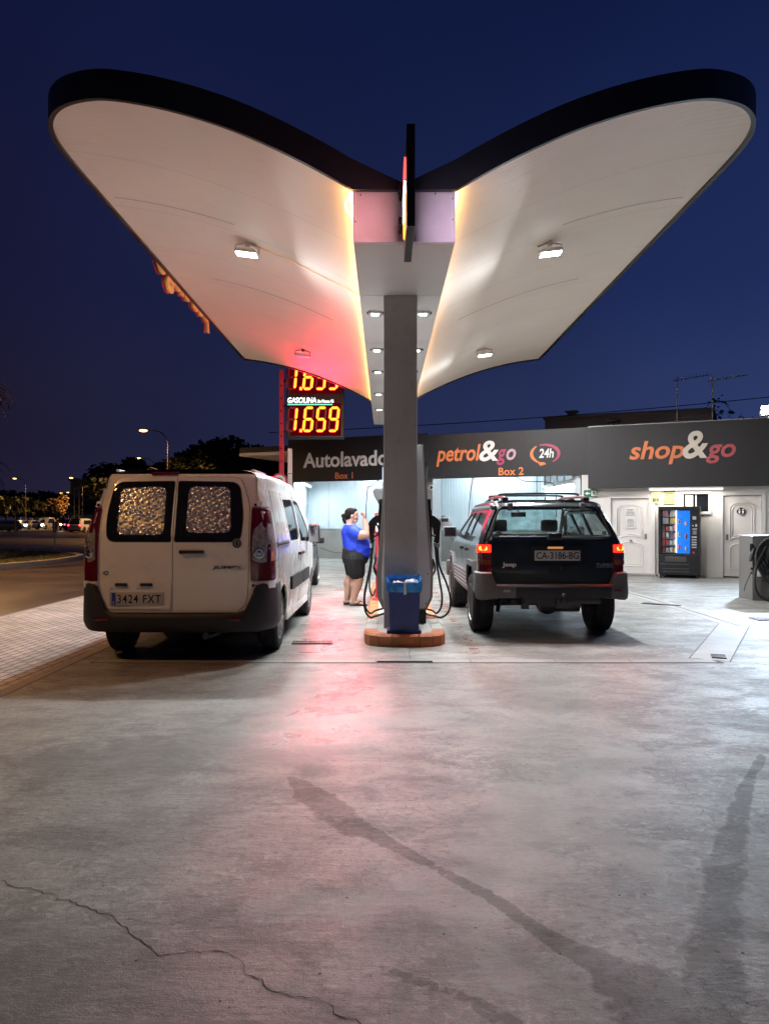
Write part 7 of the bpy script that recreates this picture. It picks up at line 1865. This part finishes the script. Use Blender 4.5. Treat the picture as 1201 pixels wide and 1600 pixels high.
def tree(x, y, h, r, label, seed, n=2200, sz=.30, m=None, grp='dark trees along the far side of the road'):
    rnd = random.Random(seed); t = thing('tree', label, 'tree', (x, y, -.1), rnd.uniform(0, 6), grp)
    bm = BM(); tube(bm, [(0, 0, 0), (.1, 0, h * .25), (-.05, .1, h * .5), (0, 0, h * .75)], [.035 * h, .027 * h, .02 * h, .008 * h], 10)
    for k in range(6): a = rnd.uniform(0, 6.28); z = h * rnd.uniform(.35, .6); tube(bm, [(0, 0, z), (math.cos(a) * r * .4, math.sin(a) * r * .4, z + h * .14), (math.cos(a) * r * .8, math.sin(a) * r * .8, z + h * .22)], [.014 * h, .009 * h, .003 * h], 6)
    obj('trunk', bm, M['bark'], t, True)
    bm = BM(); crown(bm, (0, 0, h * .66), r, r, h * .36, n, sz, rnd); obj('crown', bm, m or M['foliage'], t, 'keep')
for i, (u, v, Y, r) in enumerate([(300, 700, 66, 3.4), (335, 690, 70, 3.6), (375, 696, 68, 3.6), (410, 708, 64, 3.0), (262, 722, 74, 2.8)]):
    h = HC + (812 - v) / FP * Y; tree(gx(u, Y), Y, h * 1.0, r * 1.35, ['bushy dark tree left of the tallest one behind the van', 'tallest dark tree crown rising behind the middle of the van roof', 'wide dark tree crown right of the tallest behind the van', 'lower dark tree beside the red totem post', 'small dark tree behind the left half of the van roof'][i], 20 + i, 6000, .34)
for i, (u, v, Y, r) in enumerate([(28, 770, 150, 8), (50, 772, 160, 8), (10, 776, 140, 7), (75, 782, 170, 8), (100, 776, 230, 9), (118, 772, 230, 9)]):
    h = HC + (812 - v) / FP * Y; tree(gx(u, Y), Y, h * 1.05, r, ['broad dark far tree over the headlights', 'dark far tree right of the headlights', 'low dark far tree near the left edge', 'far dark tree between the lamps', 'dim tree behind the distant scooter', 'dim tree above the leaving white car'][i], 40 + i, 1500, .7)
tree(gx(90, 120), 120, 5.6, 1.5, 'small tree coloured orange as if lit by a street lamp beyond the road', 60, 900, .22, mat('painted_lamplit_leaves', (.22, .12, .03), .7, var=.5))  # orange lamp light put into the leaf colour
l = bpy.data.lights.new('tree_lamp', 'POINT'); l.energy = 500; l.color = (1, .45, .1); l.shadow_soft_size = .2
# far wood behind the shop
for i, (u, v, Y, r) in enumerate([(1125, 648, 46, 1.9), (1150, 640, 48, 2.3), (1180, 644, 47, 2.2), (1210, 640, 46, 2.2)]):
    h = HC + (812 - v) / FP * Y; tree(gx(u, Y), Y, h, r, ['leftmost tree top beside the weathered house', 'second tree top showing over the shop sign', 'third tree top showing over the shop sign', 'rightmost tree top over the shop sign at the frame edge'][i], 80 + i, 2200, .16, M['foliage'], 'tree tops behind the shop roof')
# palms
def palm(x, y, h, r, label, seed, nf=26):
    rnd = random.Random(seed); t = thing('palm_tree', label, 'palm tree', (x, y, -.1), 0, 'palm trees at the left edge')
    bm = BM(); tube(bm, [(0, 0, h * i / 14) for i in range(15)], [.26 * (1 - .25 * i / 14) * (1.08 if i % 2 else .95) for i in range(15)], 14); obj('trunk', bm, M['bark'], t, True)
    bm = BM()
    for k in range(nf):
        a = k * 2.39996 + rnd.uniform(-.2, .2); el = rnd.uniform(-.35, 1.15); L_ = r * rnd.uniform(.85, 1.1); P = []
        for i in range(12):
            q = i / 11; e = el - q * q * 1.5 - q * .25; 
            p = (P[-1] + Vector((math.cos(a) * math.cos(e), math.sin(a) * math.cos(e), math.sin(e))) * L_ / 11) if P else Vector((0, 0, h))
            P.append(p)
        tube(bm, P, [.03 * (1 - i / 14) for i in range(12)], 5)
        for i in range(2, 12):
            for j in range(3):
                f = min(i + j / 3, 11); i0 = int(f) if f < 11 else 10; p = P[i0].lerp(P[i0 + 1], f - i0); d = (P[i0 + 1] - P[i0]).normalized(); s = d.cross(Vector((0, 0, 1))).normalized()
                LL_ = .17 * r * (1 - abs(f / 11 - .45)) * rnd.uniform(.8, 1.1)
                for sg in (-1, 1):
                    tip = p + (s * sg * .8 + d * .6 + Vector((0, 0, -.35 + .2 * rnd.random()))).normalized() * LL_
                    bm.faces.new([bm.verts.new(p - d * .02), bm.verts.new(p + d * .03), bm.verts.new(tip)])
    obj('crown', bm, M['palm'], t, 'keep')
palm(gx(-62, 24), 24, 5.6, 1.75, 'near palm whose lit frond tips poke in at the left edge', 3, 34)
palm(gx(-46, 46), 46, 4.4, 2.6, 'farther palm with orange lit fronds low at the left edge', 5, 30)
l = bpy.data.lights.new('palm_lamp', 'POINT'); bpy.data.lights.remove(l)
bpy.data.lights.remove(bpy.data.lights['tree_lamp'])
street_lamp(-12.3, 21.5, 7.6, 'sodium street lamp outside the left edge among the palms', 1.4, R(60), power=6000)
# far buildings
M['dimwall'] = mat('dim_rendered_wall', (.16, .14, .13), .85, var=.25, vs=.3, dirt=.3)
def house(x, y, w, d, h, label, rz=0, nwin=3, floors=2, roof=None):
    t = thing('house', label, 'house', (x, y, -.1), rz, 'dim houses beyond the road')
    bm = BM(); box(bm, -w / 2, w / 2, 0, d, 0, h); obj('wall', bm, M['dimwall'], t)
    bm = BM(); box(bm, -w / 2 - .3, w / 2 + .3, -.3, d + .3, h + .002, h + .35) if not roof else prism(bm, [(-w / 2 - .4, h + .002), (w / 2 + .4, h + .002), (0, h + roof)], -.3, d + .3, 'y'); obj('roof', bm, M['matte'], t)
    for f in range(floors):
        for k in range(nwin):
            x_ = -w / 2 + w * (k + .5) / nwin; z = 1 + f * 3; bm = BM(); box(bm, x_ - .5, x_ + .5, -.05, -.005, z, z + 1.3); o = obj('window', bm, M['glassd'], t)
            bm = BM(); box(bm, x_ - .58, x_ + .58, -.10, -.051, z - .08, z - .0); o2 = obj('window_sill', bm, M['dimwall'], t); o2.parent = o
house(gx(212, 150), 150, 12, 10, 12.0, 'dim two storey house left behind the van roof', R(10))
house(gx(160, 175), 175, 14, 10, 10.5, 'farther dim house beyond the row of street lamps', R(10), 4)
house(gx(415, 60), 60, 9, 9, 4.4, 'low dark building with flat roof right behind the van', R(-4), 3, 1, 1.8)
house(gx(250, 110), 110, 7, 9, 7.0, 'dark house with pitched roof behind the nearest street lamp', R(5), 3, 2, 2.0)

# headlight beams of the two nearest oncoming cars
for o in [q for q in COL.objects if q.name.startswith('oncoming_')]:
    for sx in (-.6, .6):
        l = bpy.data.lights.new('headlight_beam', 'SPOT'); l.energy = 1500; l.color = (1, .9, .75); l.spot_size = R(50); l.shadow_soft_size = .08
        b = bpy.data.objects.new('headlight_beam', l); COL.objects.link(b); b.parent = o; b.location = (sx, 2.15, .66); b.rotation_euler = (R(86), 0, 0)
# ------------------------------------------------------------------ small repeated pieces become parts of their own
def split_islands(o):
    bm = bmesh.new(); bm.from_mesh(o.data); bm.verts.ensure_lookup_table(); seen = set(); isl = []
    for v in bm.verts:
        if v.index in seen: continue
        st = [v]; cur = set()
        while st:
            q = st.pop()
            if q.index in cur: continue
            cur.add(q.index); st += [e.other_vert(q) for e in q.link_edges]
        seen |= cur; isl.append(cur)
    if len(isl) < 2: bm.free(); return
    base = o.data.copy()
    for k, s_ in enumerate(isl):
        b2 = bmesh.new(); b2.from_mesh(base); b2.verts.ensure_lookup_table()
        bmesh.ops.delete(b2, geom=[v for v in b2.verts if v.index not in s_], context='VERTS')
        me = o.data if k == 0 else base.copy(); b2.to_mesh(me); b2.free()
        if k:
            c = o.copy(); c.data = me; COL.objects.link(c)
    bm.free(); bpy.data.meshes.remove(base)
for o in [q for q in COL.objects if q.type == 'MESH']:
    if o.name.split('.')[0] in ('soffit_wire', 'sill', 'screw', 'clip', 'hinge', 'fixing_pin', 'pipe_clamp', 'roof_rail', 'flip_flop', 'bin_foot', 'shelf', 'foot', 'nozzle_holder', 'sign_bracket'):
        if o.parent: split_islands(o)
